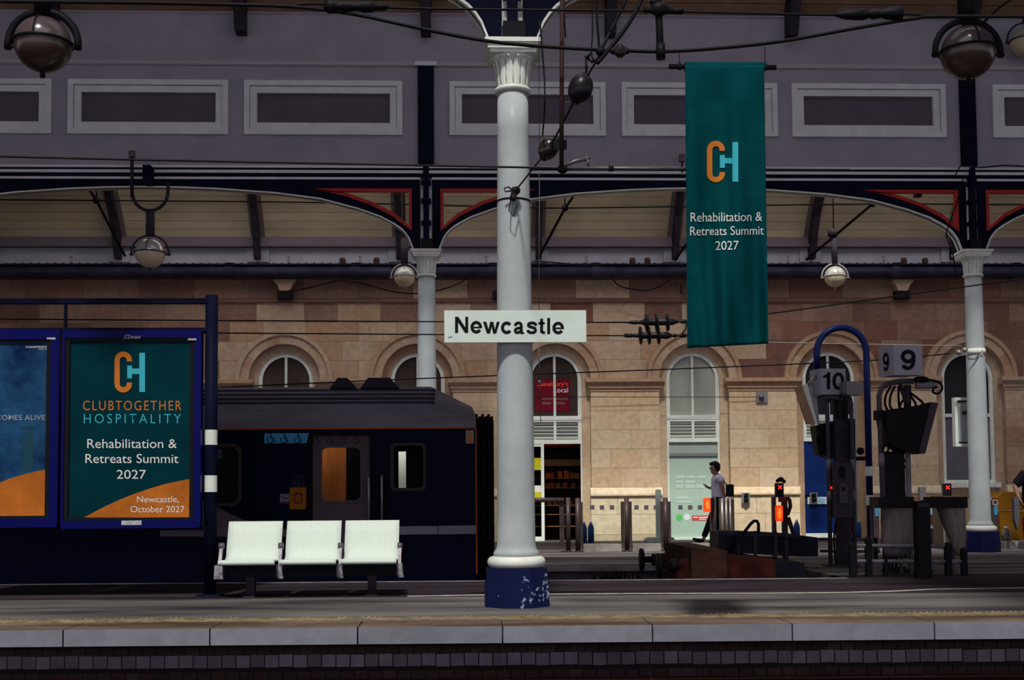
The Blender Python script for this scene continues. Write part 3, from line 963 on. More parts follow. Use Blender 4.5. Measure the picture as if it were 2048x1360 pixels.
# ------------------------------------------------------------------ main roof above the tracks
MAIN = [(20.40,9.40),(20.12,9.80),(19.6,10.45),(18.9,11.1),(17.9,11.75),(16.4,12.4),(14.2,12.95),(12.7,13.15),(11.2,13.25),(8.5,13.35),(5.6,13.3),(2.6,13.1),(-0.4,12.6),(-3,12.0),(-6,11.0),(-10,9.6),(-14,8.4)]
N1, N2 = (-7.2, 3.6), (-2.6, 9.2)  # unseen roof openings placed where the sun should fall
def mskip(i, x):
    y = (MAIN[i][0]+MAIN[i+1][0])/2
    return (-0.4 < y < 5.6 and N1[0] < x < N1[1]) or (11.2 < y < 14.2 and N2[0] < x < N2[1])
ceil_m = vault('ceiling_main', MAIN, .12, [-60, N1[0], N2[0], N1[1], N2[1], 60], mskip, ROOFBACK, 'high curved roof over the tracks with unseen openings placed for the sunlight')
glaze(MAIN, 10, 11, N1[0], N1[1], SKY_CLEAR, ceil_m)
glaze(MAIN, 6, 7, N2[0], N2[1], SKY_CLEAR, ceil_m)
minner = offset(MAIN, -.03)
mp_ = sample(minner, .205)[:6]
RIBS = [-10.12, -6.95, -3.772, -0.614, 2.574, 5.74, 8.9, 12.07]
for a, b in zip(RIBS[:-1], RIBS[1:]):
    for q in range(len(mp_)-1):
        p0, p1 = mp_[q], mp_[q+1]
        t = (p1-p0).normalized(); g = t*.006
        n = Vector((t.y, -t.x)); n = (n if n.y > 0 else -n)*.022
        MB().prismx([tuple(p0+g), tuple(p1-g), tuple(p1-g+n), tuple(p0+g+n)], a+.10, b-.10).build('plank', BOARDB, ceil_m)
mrin = offset(MAIN, -.30)
for x in RIBS:
    zf = P(1220, 73, Y_ROW-.15).z
    poly = [(20.40,9.40),(20.40,zf),(20.14,zf)] + mrin[1:5] + MAIN[4:0:-1]
    MB().prismx(poly, x-.085, x+.085).build('rib', RAFTM, ceil_m)

# ------------------------------------------------------------------ panelled wall above the arched girders
ZW0, ZW1 = P(1026, 352, Y_ROW).z, 9.40
frames = []
for (x0, x1, y0, y1) in ((-220,104,156,263),(137,457,159,267),(489,805,163,272),(899,1211,165,273),(1243,1554,168,275),(1583,1890,171,278),(1984,2310,173,279)):
    frames.append(PR(x0, y0, x1, y1, Y_ROW))
fz0 = sum(f[2] for f in frames)/7; fz1 = sum(f[3] for f in frames)/7
iw = .20                                        # frame width to the inset
mb = MB()
mb.box(-60, 60, Y_ROW, Y_ROW+.25, ZW0, fz0+iw); mb.box(-60, 60, Y_ROW, Y_ROW+.25, fz1-iw, ZW1)
edges = [-60]
for f in frames: edges += [f[0]+iw, f[1]-iw]
edges.append(60)
for a, b in zip(edges[0::2], edges[1::2]):
    mb.box(a, b, Y_ROW, Y_ROW+.25, fz0+iw, fz1-iw)
wu = mb.build('wall_upper', LILAC, kind='structure', label='lilac grey panelled wall above the arched girders')
def mitre(mb, x0, x1, z0, z1, wd, ya, yb_):
    o = [(x0,z0),(x1,z0),(x1,z1),(x0,z1)]
    i = [(x0+wd,z0+wd),(x1-wd,z0+wd),(x1-wd,z1-wd),(x0+wd,z1-wd)]
    return ring_prism(mb, o, i, ya, yb_)
for f in frames:
    x0, x1, z0, z1 = f[0], f[1], fz0, fz1
    mb = MB()
    mitre(mb, x0, x1, z0, z1, .092, Y_ROW-.055, Y_ROW+.01)
    mitre(mb, x0+.100, x1-.100, z0+.100, z1-.100, .115, Y_ROW-.022, Y_ROW+.05)
    mb.build('panel_moulding', FRAMEW, wu)
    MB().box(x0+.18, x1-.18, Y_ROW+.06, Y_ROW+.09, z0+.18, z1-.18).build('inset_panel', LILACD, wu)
zm = P(1026, 130, Y_ROW).z
MB().prismx([(Y_ROW-.02,zm-.05),(Y_ROW-.05,zm-.03),(Y_ROW-.05,zm),(Y_ROW-.02,zm+.045),(Y_ROW+.05,zm+.045),(Y_ROW+.05,zm-.05)], -16, 20).build('string_moulding', M('string_paint', (0.45,0.40,0.44), 0.6), wu)
zm2 = P(1026, 20, Y_ROW).z
MB().prismx([(Y_ROW-.02,zm2-.06),(Y_ROW-.06,zm2+.03),(Y_ROW-.06,zm2+.08),(Y_ROW+.05,zm2+.08),(Y_ROW+.05,zm2-.06)], -16, 20).build('top_moulding', M('string_paint2', (0.48,0.42,0.44), 0.6), wu)
COLX = [-0.624, 8.882]
for x in COLX+[-10.13]:
    MB().box(x-.137, x+.137, Y_ROW-.07, Y_ROW+.02, P(1026,330,Y_ROW).z, zm-.05).build('pilaster', NAVY, wu)
    MB().box(x-.19, x+.19, Y_ROW-.10, Y_ROW+.02, zm-.05, zm+.02).build('pilaster_cap', FRAMEW, wu)

# ------------------------------------------------------------------ arched girders
SOF = [(.22,0.0),(.245,.07),(.295,.20),(.355,.29),(.42,.36),(.53,.44),(.77,.575),(1.16,.715),(1.80,.885),(2.58,.985),(3.49,1.05),(4.12,1.075),(4.75,1.085)]
HYP = [(.27,.39),(.56,.63),(.95,.83),(1.34,.965),(1.80,1.055)]
ZCAP = 5.215
def girder(xa, Lb, Y, label, group, open_=True):
    o = thing('arched_girder', label, 'girder', (xa+Lb/2, Y, ZCAP+1.0), group)
    h = Lb/2
    k = h/4.75
    sof = [(min(p[0]*(k if p[0] > 1 else 1), h), p[1]) for p in SOF]
    sof[-1] = (h, 1.085)
    for sg, x0 in ((1, xa), (-1, xa+Lb)):
        T = lambda p: (x0+sg*p[0], ZCAP+p[1])
        top = 1.235
        poly = [(.10, top), (.10, 0.0)] + sof + [(h, top), (1.802, top), (1.802, 1.057)] + HYP[::-1] + [(.27, 1.055), (1.798, 1.057), (1.798, top)]
        if not open_: poly = [(.10, top), (.10, 0.0)] + sof + [(h, top)]
        MB().prism([T(p) for p in poly], Y-.035, Y+.035).build('web', NAVY, o)
        up = [(p[0]-.012*(1 if i < 6 else .3), p[1]+.022) for i, p in enumerate(sof)]
        n = len(sof)
        mb = MB()
        vs = []
        for y in (Y-.09, Y+.09):
            vs += [(T(p)[0], y, T(p)[1]) for p in sof] + [(T(p)[0], y, T(p)[1]) for p in up]
        fs = []
        for i in range(n-1):
            a, b = i, i+1
            fs += [(a, b, n+b, n+a), (2*n+a, 3*n+a, 3*n+b, 2*n+b), (a, 2*n+a, 2*n+b, b), (n+a, n+b, 3*n+b, 3*n+a)]
        mb.add(vs, fs)
        mb.build('soffit_flange', COLWHITE, o)
        if not open_: continue
        mb = MB()
        b_ = .035
        mb.prism([T(p) for p in ((.245,1.08),(1.9,1.08),(1.75,1.03),(.295,1.03))], Y-.055, Y+.045)
        mb.prism([T(p) for p in ((.245,1.08),(.295,1.03),(.295,.44),(.245,.345))], Y-.055, Y+.045)
        hy = HYP
        mb.prism([T(p) for p in [(.245,.345)]+[(p[0]+.02,p[1]-.025) for p in hy[1:-1]]+[(1.9,1.08)]+[(1.75,1.03)]+[(p[0]-.02,p[1]+.025) for p in hy[1:-1]][::-1]+[(.295,.44)]], Y-.056, Y+.046)
        mb.build('red_edging', RED, o)
    z = ZCAP
    MB().box(xa+.10, xa+Lb-.10, Y-.055, Y+.055, z+1.235, z+1.275).build('lower_rail', FRAMEW, o)
    MB().box(xa+.03, xa+Lb-.03, Y-.03, Y+.03, z+1.275, z+1.345).build('dark_band', NAVY, o)
    MB().box(xa+.03, xa+Lb-.03, Y-.06, Y+.06, z+1.345, z+1.395).build('upper_rail', FRAMEW, o)
    MB().box(xa+.03, xa+Lb-.03, Y-.05, Y+.05, z+1.395, z+1.43).build('dark_strip', NAVY, o)
    MB().box(xa, xa+Lb, Y-.08, Y+.08, z+1.43, z+1.47).build('top_rail', FRAMEW, o)
    return o
BAY = COLX[1]-COLX[0]
girder(COLX[0], BAY, Y_ROW-.06, 'navy arched girder with red edged spandrels between the two far columns', 'arched girders of the far row')
girder(COLX[0]-BAY, BAY, Y_ROW-.06, 'navy arched girder running out of the picture on the left', 'arched girders of the far row')
girder(COLX[1], BAY, Y_ROW-.06, 'navy arched girder running out of the picture on the right', 'arched girders of the far row')
NX = 0.475
girder(NX-BAY, BAY, Y_COL, 'navy girder springing left from the capital of the big white column', 'arched girders of the near row', False)
girder(NX, BAY, Y_COL, 'navy girder springing right from the capital of the big white column', 'arched girders of the near row', False)

# ------------------------------------------------------------------ columns
def octa(cx, cy, flat):
    r = flat/2/cos(pi/8)
    return [(cx+r*cos(pi/8+k*pi/4), cy+r*sin(pi/8+k*pi/4)) for k in range(8)]
CHIP = M('chipped_blue_paint', (0.012,0.018,0.085), 0.4, var=0.2, scale=5)
def chip_mat(name, thr):
    m = M(name, (0.006,0.010,0.055), 0.42)
    N, L = m.node_tree.nodes, m.node_tree.links
    tc = N.new('ShaderNodeTexCoord')
    n1 = N.new('ShaderNodeTexNoise'); n1.inputs['Scale'].default_value = 26; n1.inputs['Detail'].default_value = 6
    n2 = N.new('ShaderNodeTexNoise'); n2.inputs['Scale'].default_value = 3.2; n2.inputs['Detail'].default_value = 2
    L.new(tc.outputs['Object'], n1.inputs[0]); L.new(tc.outputs['Object'], n2.inputs[0])
    ad = N.new('ShaderNodeMath'); ad.operation = 'MULTIPLY'
    L.new(n1.outputs[0], ad.inputs[0]); L.new(n2.outputs[0], ad.inputs[1])
    cr = N.new('ShaderNodeValToRGB')
    cr.color_ramp.elements[0].position = thr; cr.color_ramp.elements[0].color = (0.006,0.010,0.055,1)
    cr.color_ramp.elements[1].position = thr+.02; cr.color_ramp.elements[1].color = (0.25,0.33,0.45,1)
    L.new(ad.outputs[0], cr.inputs[0])
    L.new(cr.outputs[0], N['Principled BSDF'].inputs['Base Color'])
    return m
CHIP1, CHIP2 = chip_mat('chipped_blue_near', .345), chip_mat('chipped_blue_far', .43)
def column(x, y, label, chip, n=40):
    o = thing('column', label, 'column', (x, y, 0), 'white iron columns')
    MB().prismz(octa(x, y, .585), 0, .235).build('lower_plinth', chip, o)
    MB().prismz(octa(x, y, .55), .235, .35).build('upper_plinth', chip, o)
    pr = [(.20,.35)]+[(.215+.052*cos(a), .402+.052*sin(a)) for a in [radians(t) for t in range(-90, 91, 20)]]+[(.19,.454)]
    MB().lathe(pr, (x, y, 0), n=n).build('base_torus', COLWHITE, o)
    MB().lathe([(.205,.45),(.212,.475),(.205,.498),(.195,.505),(.183,.53),(.176,.57),(.172,1.2),(.165,2.4),(.155,3.6),(.147,4.4),(.143,4.775)], (x, y, 0), n=n).build('shaft', COLGREY, o)
    MB().lathe([(.14,4.765)]+[(.146+.026*cos(a), 4.79+.026*sin(a)) for a in [radians(t) for t in range(-90, 91, 20)]]+[(.14,4.816)], (x, y, 0), n=n).build('astragal', COLWHITE, o)
    cap = MB().lathe([(.138,4.81),(.140,4.95),(.15,5.02),(.172,5.07),(.20,5.09),(.20,5.11)], (x, y, 0), n=n).build('capital', COLWHITE, o)
    me = None
    for k in range(14):
        a = 2*pi*k/14
        ca, sa = cos(a), sin(a)
        mb = MB()
        vs = []
        for (r, z, hw) in ((.141,4.82,.026),(.150,4.90,.029),(.153,4.98,.030),(.168,5.04,.027),(.198,5.075,.012),(.205,5.062,.004)):
            for s_ in (-1, 0, 1):
                rr = r + (.012 if s_ == 0 else 0)
                vs.append((x+rr*ca-s_*hw*sa, y+rr*sa+s_*hw*ca, z))
        fs = []
        for i in range(5):
            for j in range(2):
                fs.append((i*3+j, i*3+j+1, (i+1)*3+j+1, (i+1)*3+j))
        mb.add(vs, fs, True).build('leaf', COLWHITE, cap)
    mb = MB()
    mb.box(x-.215, x+.215, y-.215, y+.215, 5.095, 5.125)
    mb.box(x-.235, x+.235, y-.235, y+.235, 5.125, 5.175)
    mb.box(x-.262, x+.262, y-.262, y+.262, 5.175, ZCAP)
    mb.build('abacus', COLWHITE, o)
    # stanchion above the capital: white back plate, navy strut with bolted collars, dark box
    mb = MB().box(x-.105, x+.105, y+.0, y+.05, ZCAP+.2, ZCAP+1.24)
    mb.build('stanchion_plate', COLWHITE, o)
    mb = MB().box(x-.05, x+.05, y-.10, y-.0, ZCAP+.2, ZCAP+1.47)
    for zz in (.48, .86, 1.18):
        mb.box(x-.085, x+.085, y-.115, y-.005, ZCAP+zz-.035, ZCAP+zz+.035)
    mb.build('strut', NAVY, o)
    MB().box(x-.09, x+.115, y-.14, y+.02, ZCAP+.01, ZCAP+.2).build('foot_box', BLACK, o)
    return o
column(NX, Y_COL, 'large white iron column in front carrying the station name sign', CHIP1, 64)
column(COLX[0], Y_ROW-.06, 'far white column rising behind the train roof', CHIP2)
column(COLX[1], Y_ROW-.06, 'far white column at the right beside the number nine stand', CHIP2)

def poly_part(pts, place, mat, parent, name, off=0.0, thick=0.002):
    """thin flat piece from image points; place(px, py) -> world"""
    mb = MB()
    w = [place(*p) for p in pts]
    mb.add(w, [list(range(len(w)))])
    return mb.build(name, mat, parent)

# ------------------------------------------------------------------ station name sign
Y_SG = Y_COL-.235
SIGNW = M('sign_white', (0.64,0.74,0.68), 0.4, var=0.04, scale=3)
PRINTK = M('black_print', (0.006,0.006,0.008), 0.5)
sg = thing('station_sign', 'white station name sign reading Newcastle on the big column', 'sign', P(1030, 685, Y_SG))
x0, x1, z0, z1 = PR(888.5, 620.5, 1172.5, 684.5, Y_SG)
MB().box(x0, x1, Y_SG, Y_SG+.028, z0, z1).build('board', SIGNW, sg)
MB().box(NX-.17, NX+.17, Y_SG+.028, Y_COL-.14, z0+.05, z0+.09).box(NX-.17, NX+.17, Y_SG+.028, Y_COL-.14, z1-.09, z1-.05).build('bracket', DARKIRON, sg)
E_ = lambda cx, cy: [('rib', ell(cx, cy, 59, 65, 4, 326, 26), 41), ('poly', [(cx-45,cy-7),(cx+79,cy-7),(cx+79,cy+14),(cx-45,cy+14)])]
LET = [
    [('poly', [(205,160),(250,160),(345,305),(345,160),(385,160),(385,380),(342,380),(247,235),(247,380),(205,380)])],
    E_(495, 302),
    [('poly', [(587,228),(632,228),(662,330),(685,228),(727,228),(750,332),(775,228),(816,228),(767,388),(725,388),(705,293),(683,387),(640,387)])],
    [('rib', ell(911, 310, 58, 65, 38, 322, 26), 42)],
    [('rib', [(1028,284),(1033,262),(1050,248),(1075,243),(1097,249),(1108,266),(1110,290),(1111,350),(1116,378),(1128,392)], 39), ('rib', [(1108,303),(1085,313),(1052,319),(1033,331),(1025,350),(1031,368),(1050,376),(1075,373),(1095,362),(1108,345)], 37), ('poly', [(1096,375),(1110,392),(1154,392),(1154,378),(1130,372)])],
    [('rib', [(1311,280),(1304,260),(1283,246),(1255,243),(1225,247),(1206,262),(1206,280),(1226,294),(1262,304),(1295,318),(1306,340),(1298,362),(1275,375),(1250,377),(1222,372),(1204,358),(1198,340)], 39)],
    [('poly', [(1367,185),(1407,185),(1407,386),(1367,372)]), ('poly', [(1343,233),(1432,233),(1432,263),(1343,263)]), ('rib', [(1386,345),(1390,366),(1405,375),(1434,377)], 36)],
    [('poly', [(1463,175),(1504,175),(1504,395),(1463,395)])],
    E_(1613, 313)]
for pieces in LET:
    glyph(pieces, lambda x, y: (880+x/6.827, 610+y/6.827), lambda x, y: P(x, y, Y_SG-.003), PRINTK, sg)
a = P(900, 674, Y_SG)
MB().ball((a.x, Y_SG-.001, a.z), .022, .002, .010, 10, 5, Matrix.Rotation(radians(-15), 3, 'Y')).build('scuff', M('scuff_grey', (0.35,0.37,0.36), .7), sg)

# ------------------------------------------------------------------ logo helper
def logo(x0, y0, x1, y1, place, parent, mats):
    """C and H mark inside an image box"""
    fx = lambda x: x0+(x-229)/61.0*(x1-x0)
    fy = lambda y: y0+(y-703)/82.0*(y1-y0)
    def A(cx, cy, r, a0, a1, n=10):
        return [(cx+r*cos(a0+(a1-a0)*i/n), cy-r*sin(a0+(a1-a0)*i/n)) for i in range(n+1)]
    C = [(264,723)]+A(246.5,720.5,17.5,0,pi)+A(246.5,767.5,17.5,pi,2*pi)+[(264,765),(253.5,765)]+A(246.5,767.5,7,2*pi,pi)+A(246.5,720.5,7,pi,0)+[(253.5,723)]
    H = [(290,705.5),(290,784),(278.6,784),(278.6,748),(264,748),(264,756.5),(254.4,756.5),(254.4,731),(264,731),(264,737),(278.6,737),(278.6,705.5)]
    poly_part([(fx(x), fy(y)) for x, y in C], place, mats[0], parent, 'letter_mark')
    poly_part([(fx(x), fy(y)) for x, y in H], place, mats[1], parent, 'letter_mark')
ORANGE = M('orange_print', (0.52,0.155,0.02), 0.55)
CYAN = M('cyan_print', (0.045,0.40,0.49), 0.55)
PALE = M('pale_print', (0.66,0.66,0.64), 0.55)
ORANGEF = M('orange_field', (0.40,0.115,0.015), 0.5, var=0.25, scale=3, thr=(.3,.6))
TEALP = M('teal_poster', (0.0008,0.028,0.039), 0.5, spec=.03, var=0.15, scale=2)
TEALB = M('teal_cloth', (0.0012,0.048,0.056), 0.85, spec=.02, var=0.08, scale=9)

# ------------------------------------------------------------------ poster displays and their support
Y_AD = 12.55
FRB = M('blue_frame_paint', (0.002,0.003,0.085), 0.35)
sp = thing('poster_support', 'navy post and rails carrying the poster cases, white bands on the post', 'post', G(420, 1192))
pb_ = G(420, 1192)
Yp = pb_.y
xt = P(420, 591, Yp)
MB().tube([(pb_.x, Yp, 0), (pb_.x, Yp, xt.z)], .066, 16).build('post', NAVY, sp)
MB().lathe([(.15,0),(.15,.012),(.07,.02)], (pb_.x, Yp, 0), n=16).build('foot_plate', NAVY, sp)
for ya, yb_ in ((890, 860), (984, 951)):
    za, zb_ = P(420, ya, Yp).z, P(420, yb_, Yp).z
    MB().tube([(pb_.x, Yp, za), (pb_.x, Yp, zb_)], .068, 16, caps=False).build('white_band', WHITE_PAINT, sp)
for ya, yb_, nm in ((607, 597, 'top_rail'), (664, 656, 'lower_rail')):
    za, zb_ = P(200, ya, Y_AD).z, P(200, yb_, Y_AD).z
    MB().box(-7.2, pb_.x, Y_AD-.02, Y_AD+.05, za, zb_).build(nm, NAVY, sp)
a = P(131, 607, Y_AD); b = P(131, 657, Y_AD)
MB().box(a.x-.012, a.x+.012, Y_AD-.01, Y_AD+.03, b.z, a.z).build('rail_bar', NAVY, sp)
za, zb_ = P(200, 1062, Y_AD).z, P(200, 1055, Y_AD).z
MB().box(-7.2, pb_.x, Y_AD-.02, Y_AD+.05, za, zb_).build('bottom_rail', NAVY, sp)
for xx in (-6.9,):
    MB().tube([(xx, Y_AD+.02, 0), (xx, Y_AD+.02, xt.z)], .066, 12).build('post', NAVY, sp)

def case(x0, x1, y0, y1, ix0, ix1, iy0, iy1, label):
    o = thing('poster_case', label, 'poster case', P((x0+x1)/2, y1, Y_AD), 'poster cases beside the bench')
    X0, X1, Z0, Z1 = PR(x0, y0, x1, y1, Y_AD)
    a0, a1, b0, b1 = PR(ix0, iy0, ix1, iy1, Y_AD)
    Yc = Y_AD-.10
    d = .045
    mb = MB()
    ring_prism(mb, rrect(X0, X1, Z0, Z1, .03, 4), rrect(a0-d, a1+d, b0-d*.6, b1+d*.6, .005, 4), Yc-.03, Yc+.08)
    mb.build('frame', FRB, o)
    mb = MB()
    ring_prism(mb, rrect(a0-d, a1+d, b0-d*.6, b1+d*.6, .005, 2), rrect(a0, a1, b0, b1, .002, 2), Yc-.015, Yc+.06)
    mb.build('bezel', BLACK, o)
    return o, Yc, (a0, a1, b0, b1)

c1, Yc, (a0, a1, b0, b1) = case(131, 407, 664, 1056, 145, 384.5, 684, 1035, 'blue poster case with teal hospitality poster and orange swoosh, next to the post')
po = MB().box(a0-.01, a1+.01, Yc+.01, Yc+.03, b0-.01, b1+.01).build('poster', TEALP, c1)
def plc(off, Yq):
    return lambda px, py: P(px, py, Yq-off)
sw = [(168,1035),(190,1023),(215,1010.5),(240,999),(270,987),(300,977),(330,968),(360,961.5),(384.5,957),(384.5,1035)]
poly_part(sw, plc(.002, Yc+.01), ORANGEF, po, 'orange_field')
logo(229, 703, 290, 785, plc(.003, Yc+.01), po, (ORANGE, CYAN))
def tx(body, x0, x1, yt, yb_, mat, parent, Yq, bold=0.0, spacing=1.0, rise=0.0):
    lettering(body, x0, x1, yb_, yt, mat, parent, lambda u, t: P(u, t+rise*(u-x0), Yq), bold, spacing)
Yt = Yc+.006
tx('CLUBTOGETHER', 166, 363, 801.5, 820.5, ORANGE, po, Yt, .0, 1.25)
tx('HOSPITALITY', 167.5, 362, 828, 846.5, CYAN, po, Yt, -.006, 1.4)
tx('Rehabilitation &', 174.5, 353.5, 878, 896, PALE, po, Yt)
tx('Retreats Summit', 170.8, 357, 908, 926, PALE, po, Yt)
tx('2027', 233.5, 292, 940, 957.5, PALE, po, Yt)
tx('Newcastle,', 274, 358, 992.5, 1004.5, PALE, po, Yt)
tx('October 2027', 261, 369, 1012, 1024.5, PALE, po, Yt)
fr = [ch for ch in c1.children if ch.name.startswith('frame')][0]
tx('JCDecaux', 248, 281, 669.5, 677, M('grey_print', (0.30,0.30,0.36), .5), fr, Yc-.033)
def sticker(x0, y0, x1, y1, parent, Yq, mat):
    X0, X1, Z0, Z1 = PR(x0, y0, x1, y1, Yq)
    return MB().box(X0, X1, Yq-.004, Yq, Z0, Z1).build('sticker', mat, parent)
STK = M('grey_sticker', (0.42,0.42,0.45), .5, var=.2, scale=40)
sticker(376, 677, 393, 680.5, fr, Yc-.03, STK)
sticker(243, 1041, 283, 1050, fr, Yc-.03, STK)

SKYP = M('sky_poster', (0.0012,0.026,0.13), 0.45, var=0.6, scale=2.4, col2=(0.02,0.095,0.21), thr=(.34,.70))
c2, Yc, (a0, a1, b0, b1) = case(-152, 125, 662, 1055, -139, 99, 687, 1032, 'blue poster case cut by the left picture edge, sky picture over orange swoosh')
po2 = MB().box(a0-.01, a1+.01, Yc+.01, Yc+.03, b0-.01, b1+.01).build('poster', SKYP, c2)
sw = [(-110,1032),(-80,1008),(-45,986),(-10,969),(20,957),(50,948),(75,942),(98.5,938),(98.5,1032)]
poly_part(sw, plc(.002, Yc+.01), ORANGEF, po2, 'orange_field')
poly_part([(39,940),(42,935),(46,905),(46,866),(66,864),(66,905),(66,930),(62,943.5)], plc(.0015, Yc+.01), M('tower_print', (0.012,0.05,0.085), .5), po2, 'tower_print')
poly_part([(44,860),(44,853),(68,852),(68,859)], plc(.0015, Yc+.01), M('tower_print', (0.012,0.05,0.085), .5), po2, 'tower_print')
tx('COMES ALIVE', -8, 90, 830, 840, M('soft_print', (0.32,0.34,0.38), .5), po2, Yc+.006, .002, 1.05)
for q in ((51,692,95,696),(77,697.5,95,699.5)):
    X0, X1, Z0, Z1 = PR(q[0], q[1], q[2], q[3], Yc+.008)
    MB().box(X0, X1, Yc+.006, Yc+.0095, Z0, Z1).build('print_line', M('soft_print2', (0.25,0.26,0.32), .5, var=.5, scale=60), po2)
fr2 = [ch for ch in c2.children if ch.name.startswith('frame')][0]
sticker(94, 675, 111, 679, fr2, Yc-.03, STK)

# ------------------------------------------------------------------ bench with three seats
SEATW = M('white_perforated_steel', (0.60,0.68,0.61), 0.4, var=0.03, scale=14, bump=0.08, stretch=(6,1,.3))
bn = thing('bench', 'row of three white perforated metal seats on a dark beam', 'bench', G(620, 1195))
def seat(xl, xr):
    Xl, Xr = P(xl, 1090, 12.4).x, P(xr, 1090, 12.4).x
    prof = [(12.70,.752),(12.69,.765),(12.665,.760),(12.62,.66),(12.56,.52),(12.52,.42),(12.49,.385),(12.44,.372),(12.3,.375),(12.16,.388),(12.12,.385),(12.10,.362),(12.11,.345)]
    n = len(prof)
    back = [(p[0]+.012, p[1]-.012) for p in prof]
    mb = MB()
    m = 8
    vs = []
    for j in range(m+1):
        x = Xl+(Xr-Xl)*j/m
        vs += [(x, p[0], p[1]) for p in prof] + [(x, p[0], p[1]) for p in back]
    fs = []
    for j in range(m):
        a, b = j*2*n, (j+1)*2*n
        for i in range(n-1):
            fs += [(a+i, a+i+1, b+i+1, b+i), (a+n+i, b+n+i, b+n+i+1, a+n+i+1)]
        fs += [(a, b, b+n, a+n), (a+n-1, a+2*n-1, b+2*n-1, b+n-1)]
    for a in (0, m*2*n):
        for i in range(n-1):
            fs.append((a+i, a+n+i, a+n+i+1, a+i+1))
    mb.add(vs, fs, True).build('seat', SEATW, bn)
for xl, xr in ((447.5, 558), (567, 678), (686, 796)):
    seat(xl, xr)
STEEL = M('dull_steel', (0.13,0.115,0.13), 0.45, metal=0.5, var=0.2, scale=12)
PLATEG = M('scratched_grey_plate', (0.24,0.23,0.26), 0.6, var=0.4, scale=18)
for px in (443, 562, 681, 800):
    c = P(px, 1092, 12.45)
    mb = MB().lathe([(.034,-.025),(.034,.025)], (c.x, 12.45, P(px,1092,12.45).z), (1,0,0), 14)
    mb.prismx([(12.43,.50),(12.47,.50),(12.36,.25),(12.30,.25)], c.x-.016, c.x+.016)
    mb.build('arm_bracket', STEEL, bn)
    mb = MB().prismx([(12.32,.33),(12.42,.33),(12.52,.20),(12.46,.17),(12.34,.20)], c.x-.028, c.x+.028)
    mb.prism([(c.x-.03,.33),(c.x+.02,.33),(c.x+.045,.19),(c.x-.005,.19)] if px > 500 else [(c.x-.04,.33),(c.x+.04,.33),(c.x+.045,.19),(c.x-.045,.19)], 12.30, 12.315)
    mb.build('end_plate', PLATEG, bn)
x0, x1 = P(436, 1140, 12.5).x, P(808, 1140, 12.5).x
MB().box(x0, x1, 12.40, 12.56, .20, .30).build('beam', BLACK, bn)
for px in (498, 740):
    g = G(px, 1195)
    MB().box(g.x-.042, g.x+.042, 12.40, 12.50, 0, .20).box(g.x-.06, g.x+.06, 12.30, 12.62, 0, .012).build('leg', RAFTM, bn)

# ------------------------------------------------------------------ train
Y_T = 14.95
TNAVY = M('train_navy', (0.002,0.003,0.016), 0.45, spec=.04, var=0.1, scale=2)
TROOF = M('train_roof_grey', (0.13,0.12,0.155), 0.5, var=0.18, scale=2.5, stretch=(.3,1,1))
TGREY = M('train_door_grey', (0.075,0.055,0.07), 0.5, var=0.1, scale=3)
TDARK = M('train_under', (0.006,0.005,0.007), 0.8)
TSTR = M('train_stripe', (0.17,0.16,0.21), 0.45)
TORA = M('train_orange_line', (0.30,0.06,0.01), 0.5)
TGL = glass_mat('train_glass', (.8,.82,.8), .012)
tr = thing('train', 'dark navy passenger coach standing in the bay track behind the bench', 'train', (-5, 16.3, -1.08))
xE = P(952.5, 1000, Y_T).x
XT0 = -10.0
zCan = P(700, 856, Y_T).z
zBot = -.78
def tz(y): return P(700, y, Y_T).z
def txx(px, y=950): return P(px, y, Y_T).x
holes = [(txx(623), txx(741.5), tz(1120), tz(869)), (txx(785), txx(848.5), tz(978.5), tz(890)), (txx(330), txx(479), tz(1006), tz(891))]
xsb = sorted({XT0, xE, *[h[0] for h in holes], *[h[1] for h in holes]})
zsb = sorted({zBot, zCan, *[h[2] for h in holes], *[h[3] for h in holes]})
mb = MB()
for a, b in zip(xsb[:-1], xsb[1:]):
    for c_, d_ in zip(zsb[:-1], zsb[1:]):
        xm, zm_ = (a+b)/2, (c_+d_)/2
        if any(h[0] < xm < h[1] and h[2] < zm_ < h[3] for h in holes): continue
        mb.box(a, b, Y_T, Y_T+.10, c_, d_)
mb.box(XT0, xE, Y_T+2.6, Y_T+2.7, zBot, zCan)
mb.box(xE-.08, xE, Y_T+.10, Y_T+2.6, zBot, zCan)
mb.box(XT0, xE-.08, Y_T+.10, Y_T+2.6, zBot, zBot+.1)
mb.build('body', TNAVY, tr)
# roof: curved section lofted along X with a lowered chamfer at the end
rp_ = [(Y_T-.01, zCan), (Y_T+.02, P(700,838,Y_T+.02).z), (Y_T+.10, P(700,822,Y_T+.10).z), (Y_T+.22, P(700,808,Y_T+.22).z), (Y_T+.42, P(700,795,Y_T+.42).z), (Y_T+.75, P(700,783,Y_T+.75).z), (Y_T+1.35, P(700,774,Y_T+1.35).z)]
full = rp_ + [(2*(Y_T+1.35)-y, z) for y, z in rp_[-2::-1]]
zr = rp_[-1][1]
zl = P(945, 809, Y_T+.9).z
secs = []
for X, f in ((XT0, 0), (txx(856, 790), 0), (P(945,809,Y_T+.9).x, 1), (P(951,826,Y_T+.5).x, 1.35), (xE, 1.6)):
    k = 1-(zr-zl)*f/(zr-zCan)
    secs.append((X, [(y, zCan+(z-zCan)*max(k, .05)) for y, z in full]))
mb = MB()
n = len(full)
vs = []
for X, s_ in secs:
    vs += [(X, y, z) for y, z in s_]
fs = []
for i in range(len(secs)-1):
    for j in range(n-1):
        fs.append((i*n+j, i*n+j+1, (i+1)*n+j+1, (i+1)*n+j))
fs.append(list(range(len(secs)*n-1, (len(secs)-1)*n-1, -1)))
mb.add(vs, fs)
mb.build('roof', TROOF, tr)
